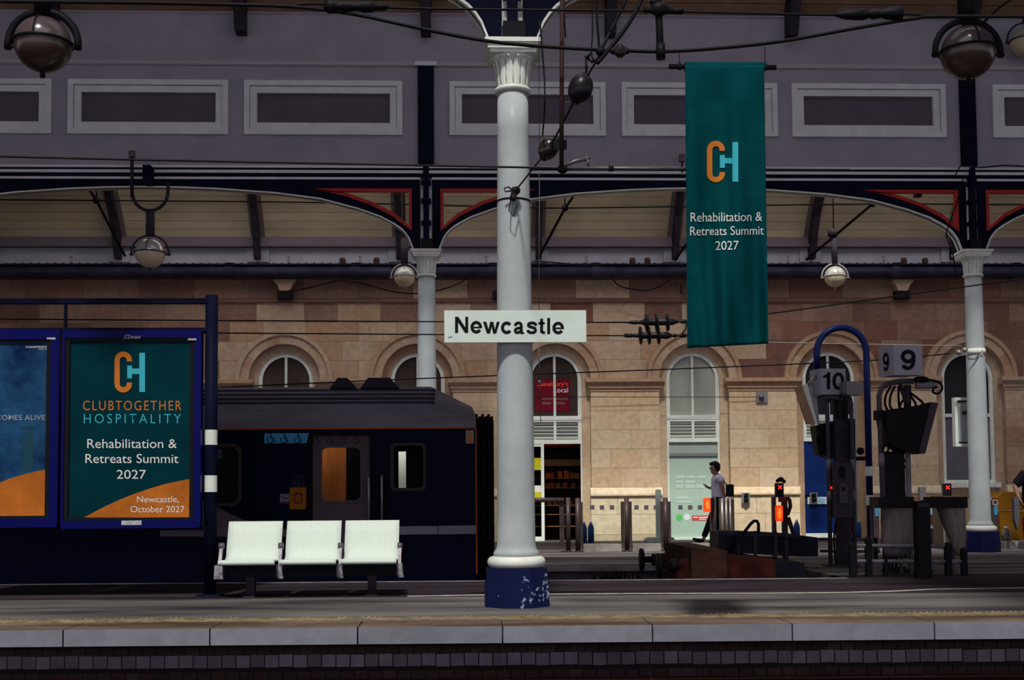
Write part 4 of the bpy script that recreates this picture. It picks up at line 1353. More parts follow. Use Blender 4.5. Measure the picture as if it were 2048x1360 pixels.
mb = MB()
for (yy, YY) in ((782, .80), (790, .55), (798, .36), (806, .24)):
    z = P(600, yy, Y_T+YY).z
    mb.box(XT0, txx(868, yy)-.0, Y_T+YY-.02, Y_T+YY+.02, z-.012, z+.018)
rf = mb.build('roof_ribs', M('train_roof_rib', (0.03,0.027,0.04), .6), tr)
for (pa, pb2) in ((664, 716), (724, 800)):
    a, b = P(pa, 770, Y_T+1.2).x, P(pb2, 770, Y_T+1.2).x
    MB().prism([(a, zr-.05), (a+.10, zr+.085), (b-.12, zr+.085), (b, zr-.05)], Y_T+.95, Y_T+1.8).build('roof_pod', M('train_pod', (0.022,0.02,0.03), .6), tr)
# trims on the side
MB().box(XT0, xE, Y_T-.012, Y_T, tz(858.5), tz(855.5)).build('orange_line', TORA, tr)
MB().box(txx(951), txx(953.5), Y_T-.012, Y_T, tz(1150), tz(858.5)).build('orange_edge', TORA, tr)
MB().box(txx(742), txx(874.5), Y_T-.006, Y_T, tz(1070), tz(1053.5)).box(txx(876), txx(951), Y_T-.006, Y_T, tz(1070), tz(1053)).build('white_stripe', TSTR, tr)
sw = [(320,1073),(320,985),(400,997),(433,1013),(460,1028),(490,1040),(525,1050),(575,1058),(622,1062),(622,1073)]
poly_part(sw, lambda x, y: P(x, y, Y_T-.004), M('train_swoosh', (0.085,0.065,0.085), .5), tr, 'grey_swoosh')
mb = MB()
ring_prism(mb, rrect(holes[2][0]-.03, holes[2][1]+.03, holes[2][2]-.03, holes[2][3]+.03, .12), rrect(holes[2][0]+.012, holes[2][1]-.012, holes[2][2]+.012, holes[2][3]-.012, .10), Y_T-.012, Y_T+.02)
wf = mb.build('window_surround', M('train_gasket', (0.035,0.028,0.03), .5), tr)
MB().box(holes[2][0], holes[2][1], Y_T+.03, Y_T+.04, holes[2][2], holes[2][3]).build('pane', M('train_dark_pane', (0.013,0.011,0.012), .15), tr)
X0, X1, Z0, Z1 = PR(434, 898, 444, 917, Y_T+.02)
MB().box(X0, X1, Y_T+.02, Y_T+.03, Z0, Z1).build('window_sticker', M('blue_grey_sticker', (0.05,0.055,0.09), .5), tr)
mb = MB()
ring_prism(mb, rrect(holes[1][0]-.025, holes[1][1]+.025, holes[1][2]-.025, holes[1][3]+.02, .06), rrect(holes[1][0]+.012, holes[1][1]-.012, holes[1][2]+.012, holes[1][3]-.012, .05), Y_T-.012, Y_T+.02)
mb.build('window_surround', MATS['train_gasket'], tr)
MB().box(holes[1][0], holes[1][1], Y_T+.02, Y_T+.026, holes[1][2], holes[1][3]).build('pane', TGL, tr)
# inside of the small window: dark partition, bright gap made by an added panel and lamp
xa, xb = P(797, 940, Y_T+.14).x, P(812, 940, Y_T+.14).x
mb = MB().box(holes[1][0]-.05, xa, Y_T+.14, Y_T+.16, holes[1][2]-.05, holes[1][3]+.05).box(xb, holes[1][1]+.05, Y_T+.14, Y_T+.16, holes[1][2]-.05, holes[1][3]+.05)
mb.box(xa, xb, Y_T+.14, Y_T+.16, P(800,903,Y_T+.14).z, holes[1][3]+.05)
mb.build('partition', BLACK, tr)
MB().box(xa-.3, xb+.3, Y_T+.7, Y_T+.72, zBot+.1, zCan).build('added_bright_panel', M('added_panel_white', (0.62,0.66,0.62), .5), tr)
LAMPW = M('added_gap_lamp', (0.9,0.9,0.85), .5, emit=(1.0,0.95,0.86), es=16.0)  # unseen lamp added to brighten the panel behind the gap
MB().box(xa-.25, xb+.25, Y_T+.30, Y_T+.50, zCan-.03, zCan-.01).build('added_gap_lamp', LAMPW, tr)
# sliding door
dx0, dx1, dz0, dz1 = holes[0]
wx0, wx1, wz0, wz1 = txx(643), txx(720.5), tz(1001), tz(895)
door = MB()
o_ = rrect(dx0+.01, dx1-.01, dz0, dz1-.01, .045, 6)
i_ = rrect(wx0, wx1, wz0, wz1, .07, 6)
ring_prism(door, o_, i_, Y_T+.035, Y_T+.075)
dr = door.build('door', TGREY, tr)
mb = MB(); ring_prism(mb, rrect(wx0-.02, wx1+.02, wz0-.02, wz1+.02, .085, 6), rrect(wx0, wx1, wz0, wz1, .07, 6), Y_T+.022, Y_T+.05)
mb.build('window_gasket', M('gasket_grey', (0.085,0.07,0.085), .5), dr)
MB().box(wx0, wx1, Y_T+.055, Y_T+.06, wz0, wz1).build('pane', TGL, dr)
mb = MB(); ring_prism(mb, rrect(dx0-.045, dx1+.045, dz0, dz1+.03, .06, 6), rrect(dx0+.012, dx1-.012, dz0, dz1-.012, .04, 6), Y_T-.01, Y_T+.03)
mb.build('door_surround', M('door_seal', (0.004,0.004,0.006), .7), tr)
VEST = M('vestibule_wood', (0.50,0.17,0.055), .55, var=.2, scale=2.2, stretch=(2,1,.6))
xs_ = P(693, 950, Y_T+.55).x
MB().box(dx0-.3, xs_, Y_T+.62, Y_T+.64, zBot+.1, zCan).build('vestibule_panel', VEST, tr)
MB().box(xs_, dx1+.12, Y_T+.50, Y_T+.62, zBot+.1, zCan).build('vestibule_partition', BLACK, tr)
MB().box(dx1+.10, dx1+.12, Y_T+.10, Y_T+.70, zBot+.1, zCan).box(dx0-.32, dx0-.30, Y_T+.10, Y_T+.64, zBot+.1, zCan).build('vestibule_side', BLACK, tr)
MB().box(dx0-.3, xs_-.05, Y_T+.2, Y_T+.4, zCan-.03, zCan-.01).build('vestibule_lamp', M('vest_lamp', (0.9,0.8,0.7), .5, emit=(1.0,0.80,0.6), es=6.0), tr)
# stickers and handles
LB = M('light_blue_sticker', (0.045,0.25,0.46), .5)
X0, X1, Z0, Z1 = PR(528.5, 866.5, 618, 886.5, Y_T)
st = MB().prism([(X0,Z1-.01),(X0+.01,Z1),(X1,Z1),(X1-.03,Z0),(X0+.01,Z0),(X0,Z0+.01)], Y_T-.004, Y_T).build('wheelchair_sticker', LB, tr)
def chair_icon(cx, cy, h, Yq, mat, parent):
    s = h/20.0
    mb = MB()
    Q = lambda x, y: P(cx+x*s, cy+y*s, Yq)
    th = .0075*h/20
    mb.ball(Q(-1.5,-9), .011*s, .003, .011*s, 10, 6)
    mb.tube([Q(-1.5,-6.5), Q(-1,0), Q(4,0.5), Q(6,7), Q(9,6.5)], th, 6)
    mb.tube([Q(-1.5,-3.5), Q(3.5,-3)], th, 6)
    mb.tube([Q(-2.5+6.5*cos(a), 3.2+6.5*sin(a)) for a in [radians(t) for t in range(-20, 225, 16)]], th, 6)
    mb.build('wheelchair_icon', mat, parent)
ICN = M('icon_navy', (0.006,0.02,0.07), .5)
for cx in (543, 570, 597): chair_icon(cx, 876.5, 19, Y_T-.006, ICN, st)
ICN2 = M('icon_faint', (0.035,0.03,0.04), .5)
for cx in (634, 661, 688, 714): chair_icon(cx, 878.5, 17, Y_T+.033, ICN2, dr)
X0, X1, Z0, Z1 = PR(586, 952.5, 608, 973.5, Y_T)
mb = MB(); ring_prism(mb, rrect(X0, X1, Z0, Z1, .02), rrect(X0+.008, X1-.008, Z0+.008, Z1-.008, .015), Y_T-.004, Y_T)
bs = mb.build('access_sign', M('faint_blue_line', (0.03,0.035,0.06), .5), tr)
chair_icon(597, 963, 15, Y_T-.004, MATS['faint_blue_line'], bs)
YB = M('amber_sticker', (0.26,0.085,0.006), .5, var=.1, scale=5)
X0, X1, Z0, Z1 = PR(579.5, 975, 612.5, 1018.5, Y_T)
yb_s = MB().prism([(X0,Z1),(X1,Z1),(X1,Z0+.02),(X1-.02,Z0),(X0+.0,Z0)], Y_T-.006, Y_T).build('amber_sticker', YB, tr)
X0, X1, Z0, Z1 = PR(588, 985, 605, 1007, Y_T-.006)
mb = MB(); ring_prism(mb, rrect(X0,X1,Z0,Z1,.01), rrect(X0+.02,X1-.02,Z0+.02,Z1-.025,.015), Y_T-.009, Y_T-.006)
mb.build('door_button_mark', M('amber_dark', (0.09,0.03,0.01), .5), yb_s)
X0, X1, Z0, Z1 = PR(560, 988, 578.5, 1003, Y_T)
ls = MB().box(X0, X1, Y_T-.004, Y_T, Z0, Z1).build('label_sticker', M('lilac_sticker', (0.16,0.13,0.19), .5), tr)
a, b = P(563, 992, Y_T-.006), P(575, 996, Y_T-.006)
MB().tube([a, P(569,996,Y_T-.006), b], .006, 5).build('label_mark', BLACK, ls)
X0, X1, Z0, Z1 = PR(560, 1003, 578.5, 1007, Y_T); MB().box(X0, X1, Y_T-.004, Y_T, Z0, Z1).build('label_stripe', M('dull_red', (0.10,0.03,0.03), .5), ls)
X0, X1, Z0, Z1 = PR(931.5, 860.5, 947.5, 887, Y_T)
ws = MB().box(X0, X1, Y_T-.004, Y_T, Z0, Z1).build('warning_sticker', M('warn_white', (0.24,0.22,0.20), .5), tr)
poly_part([(939.5,863),(946,874.5),(933.5,874.5)], lambda x, y: P(x, y, Y_T-.006), M('warn_yellow', (0.33,0.12,0.01), .5), ws, 'warning_triangle')
poly_part([(934,877),(945.5,877),(945.5,884.5),(934,884.5)], lambda x, y: P(x, y, Y_T-.006), M('warn_yellow', (0.33,0.12,0.01), .5), ws, 'warning_text_block')
CHR = M('handrail_steel', (0.20,0.18,0.19), .35, metal=.6)
for px, ya in ((737.5, 956), (763.5, 952)):
    t0_, t1_ = P(px, ya, Y_T-.05), P(px, 1050, Y_T-.05)
    MB().tube([(t0_.x, Y_T+.02, t0_.z-.01), (t0_.x, Y_T-.045, t0_.z), (t0_.x, Y_T-.05, t0_.z-.03), (t1_.x, Y_T-.05, t1_.z-.3), (t1_.x, Y_T+.02, t1_.z-.32)], .014, 8).build('handrail', CHR, tr)
MB().box(txx(757), txx(771), Y_T-.004, Y_T, tz(1110), tz(948)).build('handrail_recess', M('recess_black', (0.003,0.003,0.004), .8), tr)
# underframe, bogie, gangway
MB().box(XT0, xE-.15, Y_T+.15, Y_T+2.5, -1.0, zBot).build('underframe', TDARK, tr)
for xc in (xE-2.6, xE-4.9):
    MB().lathe([(.42,-.06),(.42,.06)], (xc, Y_T+.55, -.63), (0,1,0), 24).build('wheel', TDARK, tr)
mb = MB()
X0, X1 = xE, P(988, 1000, Y_T+.6).x
zg = P(970, 832, Y_T+.5).z
nrib = 6
for k in range(nrib):
    a = X0+(X1-X0)*k/nrib; b = X0+(X1-X0)*(k+.82)/nrib
    e = .0 if k % 2 else .03
    mb.prismx([(Y_T+.45-e,-.5),(Y_T+.45-e,zg-.1),(Y_T+.55,zg+e),(Y_T+2.1,zg+e),(Y_T+2.2+e,zg-.1),(Y_T+2.2+e,-.5)], a, b)
mb.prismx([(Y_T+.5,-.5),(Y_T+.5,zg-.12),(Y_T+.6,zg-.03),(Y_T+2.05,zg-.03),(Y_T+2.15,zg-.12),(Y_T+2.15,-.5)], X0, X1)
mb.build('gangway_bellows', TDARK, tr)
mb = MB()
for yy in (Y_T+.6, Y_T+2.05):
    mb.lathe([(.05,0),(.05,.35),(.19,.36),(.19,.40)], (xE, yy, .02), (1,0,0), 16)
mb.build('buffer', TDARK, tr)

# ------------------------------------------------------------------ hanging teal banner
Y_B = 8.6
bar_l, bar_r = P(1338, 133, Y_B), P(1552, 135, Y_B)
bnr = thing('banner', 'long teal cloth banner hanging from the overhead cable, orange and cyan logo', 'banner', P(1455, 690, Y_B))
MB().tube([bar_l, bar_r], .019, 10).build('pole', BLACK, bnr)
for pa, pb2 in (((1359,133),(1359,105)), ((1530,134),(1530,94))):
    MB().tube([P(pa[0], pa[1], Y_B-.02), P(pb2[0], pb2[1], Y_B-.005)], .0035, 5).build('hanging_wire', DARKIRON, bnr)
    MB().lathe([(.026,-.012),(.026,.012)], P(pa[0], pa[1], Y_B), (1,0,0), 10).build('pole_clip', BLACK, bnr)
def bpt(px, py):
    """point of the cloth for an image position"""
    v = (py-130)/(692-130)
    u = (px-1370)/(1532-1370)
    f = .016*sin(u*11+v*2.3)*(.35+.65*min(1, max(0, v))) + .010*sin(u*23-v*5+1) * v + .012*sin(u*5.5+v*7)*v
    f += .010*sin((u-.5)*8)*max(0, .25-v)*4
    f *= min(1, max(0, (v-.02)/.10))
    return P(px, py, Y_B-.045-f*2.8)
nu, nv = 46, 90
mb = MB()
vs = []
for q in (0, .006):
    for j in range(nv+1):
        v = j/nv
        for i in range(nu+1):
            u = i/nu
            xl = 1370.5+4*v; xr = 1528+9*v
            px = xl+(xr-xl)*u
            yt_ = 130.0; yb2 = 696-9*u
            py = yt_+(yb2-yt_)*v
            p = bpt(px, py)
            vs.append((p.x, p.y+q, p.z))
fs = []
W_ = nu+1
off = W_*(nv+1)
for j in range(nv):
    for i in range(nu):
        a = j*W_+i
        fs += [(a, a+W_, a+W_+1, a+1), (off+a, off+a+1, off+a+W_+1, off+a+W_)]
for i in range(nu):
    fs += [(i, i+1, off+i+1, off+i), (nv*W_+i, off+nv*W_+i, off+nv*W_+i+1, nv*W_+i+1)]
for j in range(nv):
    fs += [(j*W_, off+j*W_, off+(j+1)*W_, (j+1)*W_), (j*W_+nu, (j+1)*W_+nu, off+(j+1)*W_+nu, off+j*W_+nu)]
mb.add(vs, fs, True)
cl = mb.build('cloth', TEALB, bnr)
MB().tube([P(1370, 134, Y_B), P(1529, 134.5, Y_B)], .036, 14).build('pole_sleeve', TEALB, bnr)
bpl = lambda px, py: bpt(px, py)-Vector((0, .006, 0))
def subdiv(o, cuts=1):
    bm = bmesh.new(); bm.from_mesh(o.data)
    bmesh.ops.triangulate(bm, faces=bm.faces)
    bmesh.ops.subdivide_edges(bm, edges=bm.edges, cuts=cuts, use_grid_fill=True)
    bm.to_mesh(o.data); bm.free()
def logo_cloth():
    # build flat in image coordinates first, then drape
    pts = []
    hold = thing('tmp', None, None, (0,0,0))
    logo(1413.5, 282, 1476, 365, lambda x, y: Vector((x, 0, y)), hold, (ORANGE, CYAN))
    for ch in list(hold.children):
        subdiv(ch, 3)
        for v in ch.data.vertices:
            v.co = bpl(v.co.x, v.co.z)-ORG[cl.name]
        ch.parent = cl
        ch.data.update()
    bpy.data.objects.remove(hold)
logo_cloth()
for body, xa, xb, yt_, yb2, rs_ in (('Rehabilitation &', 1381, 1524, 425, 443, -.012), ('Retreats Summit', 1380, 1527, 453, 470.5, -.012), ('2027', 1430.5, 1477, 482, 499.5, -.02)):
    lettering(body, xa, xb, yb2, yt_, PALE, cl, lambda u, t, xa=xa, rs_=rs_: bpl(u, t+rs_*(u-xa)+(.8 if rs_ else 0)))

# ------------------------------------------------------------------ globe lamps
GLO = M('globe_frosted', (0.52,0.43,0.28), 0.25, spec=.4, var=.12, scale=3)
GLT = M('globe_reflector', (0.46,0.44,0.40), 0.22, metal=.35)
def lamp(px, py, dpx, Y, label, metal, hoop_w=1.0, stem_to=None, stem_w=.05, glo=None, glt=None):
    c = P(px, py, Y)
    s = S(px, py, Y)
    r = dpx/2/s
    o = thing('globe_lamp', label, 'lamp', (c.x, c.y, c.z-r), 'globe lamps hanging from the roof')
    MB().ball(c, r, nu=28, nv=10, v0=.5, v1=1.0).build('lower_globe', glo or GLO, o)
    MB().ball(c+Vector((0,0,.002)), r*.985, r*.985, r*.95, 28, 10, v0=.0, v1=.5).build('reflector', glt or GLT, o)
    MB().lathe([(r*1.0,-.02*r),(r*1.06,-.03*r),(r*1.06,.05*r),(r*1.0,.05*r)], c, n=28).build('band', metal, o)
    MB().lathe([(.09*r,-.22*r),(.10*r,-.05*r),(.05*r,.02*r)], c-Vector((0,0,r)), n=10).build('finial', metal, o)
    mb = MB()
    R1 = r*1.24
    mb.tube([c+Vector((R1*cos(a), 0, R1*.98*sin(a)-.02*r)) for a in [radians(t) for t in range(-8, 189, 14)]], .085*r*hoop_w, 8)
    mb.bx(c+Vector((R1*.98, 0, -.10*r)), .30*r, .10*r, .10*r); mb.bx(c+Vector((-R1*.98, 0, -.10*r)), .30*r, .10*r, .10*r)
    mb.build('hoop', metal, o)
    MB().tube([c+Vector((0, -r*1.01*cos(a), r*1.0*sin(a))) for a in [radians(t) for t in range(0, 91, 15)]], .028*r, 6).build('strap', metal, o)
    if stem_to is not None:
        zt = P(px, stem_to, Y).z
        MB().tube([(c.x, c.y, c.z+r*1.15), (c.x, c.y, zt)], stem_w, 12).build('stem', BLACK if metal is BLACK else RAFTM, o)
    return o, c, r
GLO2 = M('globe_shaded', (0.060,0.036,0.030), 0.2, spec=.4)  # darker copies of the globe colours paint the near lamps as shaded
GLT2 = M('globe_shaded_top', (0.075,0.055,0.06), 0.18, spec=.6)
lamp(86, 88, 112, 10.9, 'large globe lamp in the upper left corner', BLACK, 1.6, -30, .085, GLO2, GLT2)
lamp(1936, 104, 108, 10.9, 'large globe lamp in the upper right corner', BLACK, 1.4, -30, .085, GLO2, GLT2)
ml, c, r = lamp(300, 506, 60, Y_ROW-.35, 'globe lamp on a U shaped pipe above the poster cases', RAFTM, .8, 421, .075)
pts = [P(264, 316, Y_ROW-.35), P(264, 395, Y_ROW-.35)] + [P(300-36*cos(a), 384+37*sin(a), Y_ROW-.35) for a in [radians(t) for t in range(10, 171, 16)]] + [P(336.5, 366, Y_ROW-.35)]
MB().tube(pts, .030, 8).build('hanger_pipe', RAFTM, ml)
a = P(264, 309, Y_ROW-.35)
MB().lathe([(.05,-.055),(.055,-.05),(.055,.05),(.045,.06)], a, n=12).build('junction_box', STEEL, ml)
a = P(299, 356, Y_ROW-.2)
MB().box(a.x-.065, a.x+.065, Y_ROW-.40, Y_ROW-.15, a.z-.13, a.z+.17).build('clamp', NAVY, ml)
l3 = lamp(809, 553, 43, 24.2, 'globe lamp beside the far column above the train', M('lamp_grey', (0.30,0.28,0.27), .45), .8, 478, .075)[0]
MB().tube([P(808, 480, 24.2), P(808, 178, 24.2)], .012, 6).build('supply_cord', DARKIRON, l3)
l4, c, r = lamp(1670, 553, 43, 24.2, 'globe lamp hanging at the right beside the teal banner', MATS['lamp_grey'], .8, 466, .062)
a = P(1665, 465, 24.2)
MB().lathe([(.10,-.08),(.10,.05),(.09,.06)], a, n=14).build('junction_box', RAFTM, l4)
MB().tube([P(1667, 458, 24.2), P(1666, 385, 24.2), P(1666, 178, 24.2)], .012, 6).build('supply_cord', DARKIRON, l4)
lamp(2052, 82, 62, Y_ROW-.4, 'globe lamp cut by the right picture edge', RAFTM, .8, 30, .05)

def rect_box(mb, x0, y0, x1, y1, Y, d):
    X0, X1, Z0, Z1 = PR(x0, y0, x1, y1, Y)
    return mb.box(X0, X1, Y, Y+d, Z0, Z1)

# ------------------------------------------------------------------ ticket barrier: bronze posts, glass, kerb
Y_G = 21.9
BRONZE = M('bronze_metal', (0.085,0.06,0.06), 0.4, metal=.4, var=.25, scale=3)
BGL = glass_mat('barrier_glass', (.95,.97,.96), .012)
SQ = M('grey_square_print', (0.13,0.12,0.14), .5)
def barrier_post(label, tubes, flanges, Y=Y_G):
    x = (tubes[0][0]+tubes[0][1])/2
    b = P(x, 1103, Y); b.z = 0
    o = thing('barrier_post', label, 'barrier post', b, 'bronze posts of the ticket barrier')
    for (x0, x1, y0) in tubes:
        a0, a1 = P(x0, 1050, Y).x, P(x1, 1050, Y).x
        zt = P(x0, y0, Y).z
        r = (a1-a0)/2
        MB().tube([((a0+a1)/2, Y, 0), ((a0+a1)/2, Y, zt)], r, 12).build('tube', BRONZE, o)
        MB().lathe([(r*1.5,0),(r*1.5,.02)], ((a0+a1)/2, Y, 0), n=12).build('foot_ring', BRONZE, o)
    for (x0, y0, x1, y1) in flanges:
        X0, X1, Z0, Z1 = PR(x0, y0, x1, y1, Y+.05)
        MB().box(X0, X1, Y+.03, Y+.11, max(Z0, .002), Z1).build('side_plate', BRONZE, o)
    return o
barrier_post('bronze barrier post pair left of the shop doorway edge', [(1131.5,1141,995),(1150.5,1160.5,996)], [(1119.5,1000,1128.5,1094),(1161.5,1004,1165.5,1086)])
barrier_post('single bronze barrier post left of the pale glass screen', [(1249,1258.5,995)], [(1242.5,1003,1248.5,1086),(1259,1003,1263.5,1086)])
barrier_post('single bronze barrier post in front of the frosted door', [(1326.5,1336.5,995)], [(1321.5,1003,1326,1086),(1337,1003,1341.5,1086)])
bp_ = barrier_post('bronze barrier post with an orange lamp in front of the walking man', [(1425,1433,994)], [(1421,1000,1424.5,1092)])
LO = M('orange_lamp_glass', (0.6,0.06,0.01), .3, emit=(1.0,0.06,0.008), es=0.75)
LOH = M('lamp_core', (0.9,0.2,0.02), .3, emit=(1.0,0.16,0.015), es=1.3)
mb = MB(); X0, X1, Z0, Z1 = PR(1408.5, 996, 1421, 1024, Y_G-.12)
mb.prism(rrect(X0, X1, Z0, Z1, .02), Y_G-.14, Y_G-.02)
lp = mb.build('orange_lamp', LO, bp_)
MB().ball(((X0+X1)/2, Y_G-.14, (Z0+Z1)/2), .03, .012, .085, 12, 8).build('glow_core', LOH, lp)
MB().box(X1, P(1426,1000,Y_G).x, Y_G-.13, Y_G-.01, Z0+.02, Z1).build('lamp_bracket', BLACK, bp_)
# steel gate cabinet
gc = thing('gate_cabinet', 'brushed steel gate cabinet behind the man with black bag', 'gate cabinet', G(1457, 1098))
SST = M('brushed_steel', (0.42,0.37,0.34), .3, metal=.7, var=.2, scale=3)
X0, X1, Z0, Z1 = PR(1441, 996, 1469, 1090, Y_G+.3)
MB().box(X0, X1, Y_G+.3, Y_G+.42, 0, Z1-.03).build('housing', BRONZE, gc)
for px, wd in ((1444, 3.2), (1452, 2.6), (1460, 2.2)):
    a = P(px, 1000, Y_G+.27)
    MB().tube([(a.x, Y_G+.27, 0.0), (a.x, Y_G+.27, Z1)], wd/110, 10).build('steel_edge', SST, gc)
MB().prismx([(Y_G+.3,Z1-.03),(Y_G+.33,Z1),(Y_G+.39,Z1),(Y_G+.42,Z1-.03)], X0, X1).build('top_cap', BRONZE, gc)
# glass panels with grey squares
def glass_panel(x0, x1, sq, label):
    X0, X1 = P(x0, 1040, Y_G).x, P(x1, 1040, Y_G).x
    zt = P((x0+x1)/2, 998, Y_G).z
    o = thing('barrier_screen', label, 'glass panel', ((X0+X1)/2, Y_G+.06, 0), 'glass panels of the ticket barrier')
    MB().box(X0, X1, Y_G+.065, Y_G+.077, .145, zt).build('glass', BGL, o)
    for px in sq:
        a0, a1, b0, b1 = PR(px-4.4, 1010.5, px+4.4, 1019.5, Y_G+.06)
        MB().box(a0, a1, Y_G+.060, Y_G+.064, b0, b1).build('grey_square', SQ, o)
    MB().box(X0, X1, Y_G-.02, Y_G+.16, 0, .14).build('base_kerb', M('kerb_stone', (0.33,0.30,0.28), .8, var=.25, scale=4), o)
glass_panel(1166.5, 1242, (1184.5, 1204, 1224), 'glass barrier panel with three grey squares right of the doorway')
glass_panel(1264.5, 1321, (1273, 1292.5, 1312), 'glass barrier panel with grey squares before the pale screen')
glass_panel(1342.5, 1420, (1361, 1380.5, 1400), 'glass barrier panel with grey squares before the frosted door')
rl = thing('hand_rail', 'bronze rail running left from the barrier posts across the shop doorway', 'rail', P(1095, 1000, Y_G))
a, b = P(1040, 1000, Y_G), P(1128, 1000, Y_G)
MB().tube([a, b], .045, 10).build('rail', BRONZE, rl)
MB().tube([Vector((a.x+.1, a.y, 0)), a+Vector((.1,0,0))], .03, 8).build('stanchion', BRONZE, rl)

# pale screen with rounded feet
ps = thing('glass_screen', 'pale green upright glass screen on a rounded foot', 'screen', Vector((P(1318,1080,26.3).x, 26.3, 0)))
YS_ = 26.3
PGN = M('pale_green_acrylic', (0.40,0.47,0.44), .3)
X0, X1, Z0, Z1 = PR(1311.5, 979, 1322.5, 1080, YS_)
MB().prism(rrect(X0, X1, .05, Z1, .03), YS_-.03, YS_+.03).build('upright', PGN, ps)
X0, X1, Z0, Z1 = PR(1290, 1075, 1347, 1085, YS_)
MB().prism(rrect(X0, X1, 0, .11, .05), YS_-.15, YS_+.15).build('foot', PGN, ps)
# small blue bottles standing at the wall
BB = M('blue_bottle', (0.02,0.06,0.20), .3)
for px, lab in ((1168, 'slim blue bollard at the shop door jamb'), (1182, 'slim blue bollard right of the shop doorway'), (1594, 'slim blue bollard left of the blue door'), (1717, 'slim blue bollard right of the blue door')):
    g = P(px, 1080, 26.3); g.z = 0
    o = thing('bollard', lab, 'bollard', g, 'slim blue bollards along the wall')
    MB().lathe([(.07,0),(.07,.30),(.06,.36),(.03,.42)], g, n=12).build('body', BB, o)
    MB().lathe([(.032,.42),(.032,.45),(.02,.47)], g, n=10).build('cap', WHITE_PAINT, o)
# small wall fittings
def plate_thing(x0, y0, x1, y1, Y, name, label, cat, mat, extra=None):
    X0, X1, Z0, Z1 = PR(x0, y0, x1, y1, Y)
    o = thing(name, label, cat, ((X0+X1)/2, Y, Z0))
    MB().box(X0, X1, Y-.03, Y, Z0, Z1).build('plate', mat, o)
    if extra: extra(o, X0, X1, Z0, Z1, Y)
    return o
def knob(o, X0, X1, Z0, Z1, Y):
    MB().ball(((X0+X1)/2-.02, Y-.06, (Z0+Z1)/2), .07, .06, .06, 12, 8).build('ring', STEEL, o)
plate_thing(1512, 783, 1535, 805, Y_WALL-.09, 'anchor_plate', 'grey square wire anchor plate on the wall pier', 'plate', M('anchor_grey', (0.20,0.19,0.20), .5), knob)
def two(o, X0, X1, Z0, Z1, Y):
    for k in (.3, .72):
        mb = MB()
        mb.lathe([(.055,0),(.055,.04),(.03,.045)], ((X0+X1)/2, Y-.03, Z0+(Z1-Z0)*k), (0,-1,0), 14)
        mb.build('socket', BLACK, o)
plate_thing(1483, 985.5, 1499.5, 1005.5, Y_WALL-.15, 'socket_plate', 'grey plate with two black sockets on the pier right of the man', 'plate', M('anchor_grey', (0.20,0.19,0.20), .5), two)
plate_thing(1619, 985, 1634.5, 1005.5, YG-.05, 'notice_plate', 'grey plate with black chain symbol in front of the blue door', 'plate', M('anchor_grey', (0.20,0.19,0.20), .5), two)

# ------------------------------------------------------------------ people
def skin(name, verts, edges, radii, mat, parent, sub=2, root=0):
    me = bpy.data.meshes.new(name)
    me.from_pydata([Vector(v) for v in verts], edges, [])
    o = bpy.data.objects.new(name+'_tmp', me)
    COL.objects.link(o)
    o.modifiers.new('s', 'SKIN')
    for i, v in enumerate(me.skin_vertices[0].data):
        r = radii[i]
        v.radius = (r, r) if not isinstance(r, tuple) else r
        v.use_root = (i == root)
    o.modifiers[0].use_smooth_shade = True
    s = o.modifiers.new('d', 'SUBSURF'); s.levels = s.render_levels = sub
    dg = bpy.context.evaluated_depsgraph_get()
    m2 = bpy.data.meshes.new_from_object(o.evaluated_get(dg))
    bpy.data.objects.remove(o)
    org = ORG[parent.name]
    for v in m2.vertices: v.co -= org
    m2.materials.clear(); m2.materials.append(mat); m2.name = name
    for p in m2.polygons: p.use_smooth = True
    ob = bpy.data.objects.new(name, m2)
    COL.objects.link(ob); ob.parent = parent; ORG[ob.name] = org
    return ob
SKIN = M('skin', (0.30,0.16,0.11), .6)
HAIR = M('dark_hair', (0.012,0.009,0.010), .6)
TROUS = M('black_trousers', (0.008,0.007,0.010), .8)
SHIRT = M('lilac_white_shirt', (0.60,0.57,0.74), .8, var=.12, scale=8)
SHOE = M('black_shoes', (0.015,0.012,0.018), .5)
Y_M = 25.3
def hand(verts, edges, radii, wrist, palm_dir, up, side, L=.17):
    """palm and five fingers as extra skin vertices; wrist is a vertex index"""
    w = Vector(verts[wrist])
    d, u, s = Vector(palm_dir).normalized(), Vector(up).normalized(), Vector(side).normalized()
    k = len(verts)
    verts.append(w+d*L*.42); radii.append((.034,.018)); edges.append((wrist, k))
    for q, (off, ln) in enumerate(((-.027,.36),(-.009,.42),(.009,.40),(.026,.32))):
        b = len(verts)
        verts.append(w+d*L*.52+s*off); radii.append(.011); edges.append((k, b))
        verts.append(w+d*L*(.52+ln*.6)+s*off*1.2-u*.012); radii.append(.0095); edges.append((b, b+1))
        verts.append(w+d*L*(.52+ln)+s*off*1.2-u*.035); radii.append(.008); edges.append((b+1, b+2))
    b = len(verts)
    verts.append(w+d*L*.25+s*(-.035)+u*.01); radii.append(.012); edges.append((wrist, b))
    verts.append(w+d*L*.50+s*(-.055)+u*.012); radii.append(.009); edges.append((b, b+1))
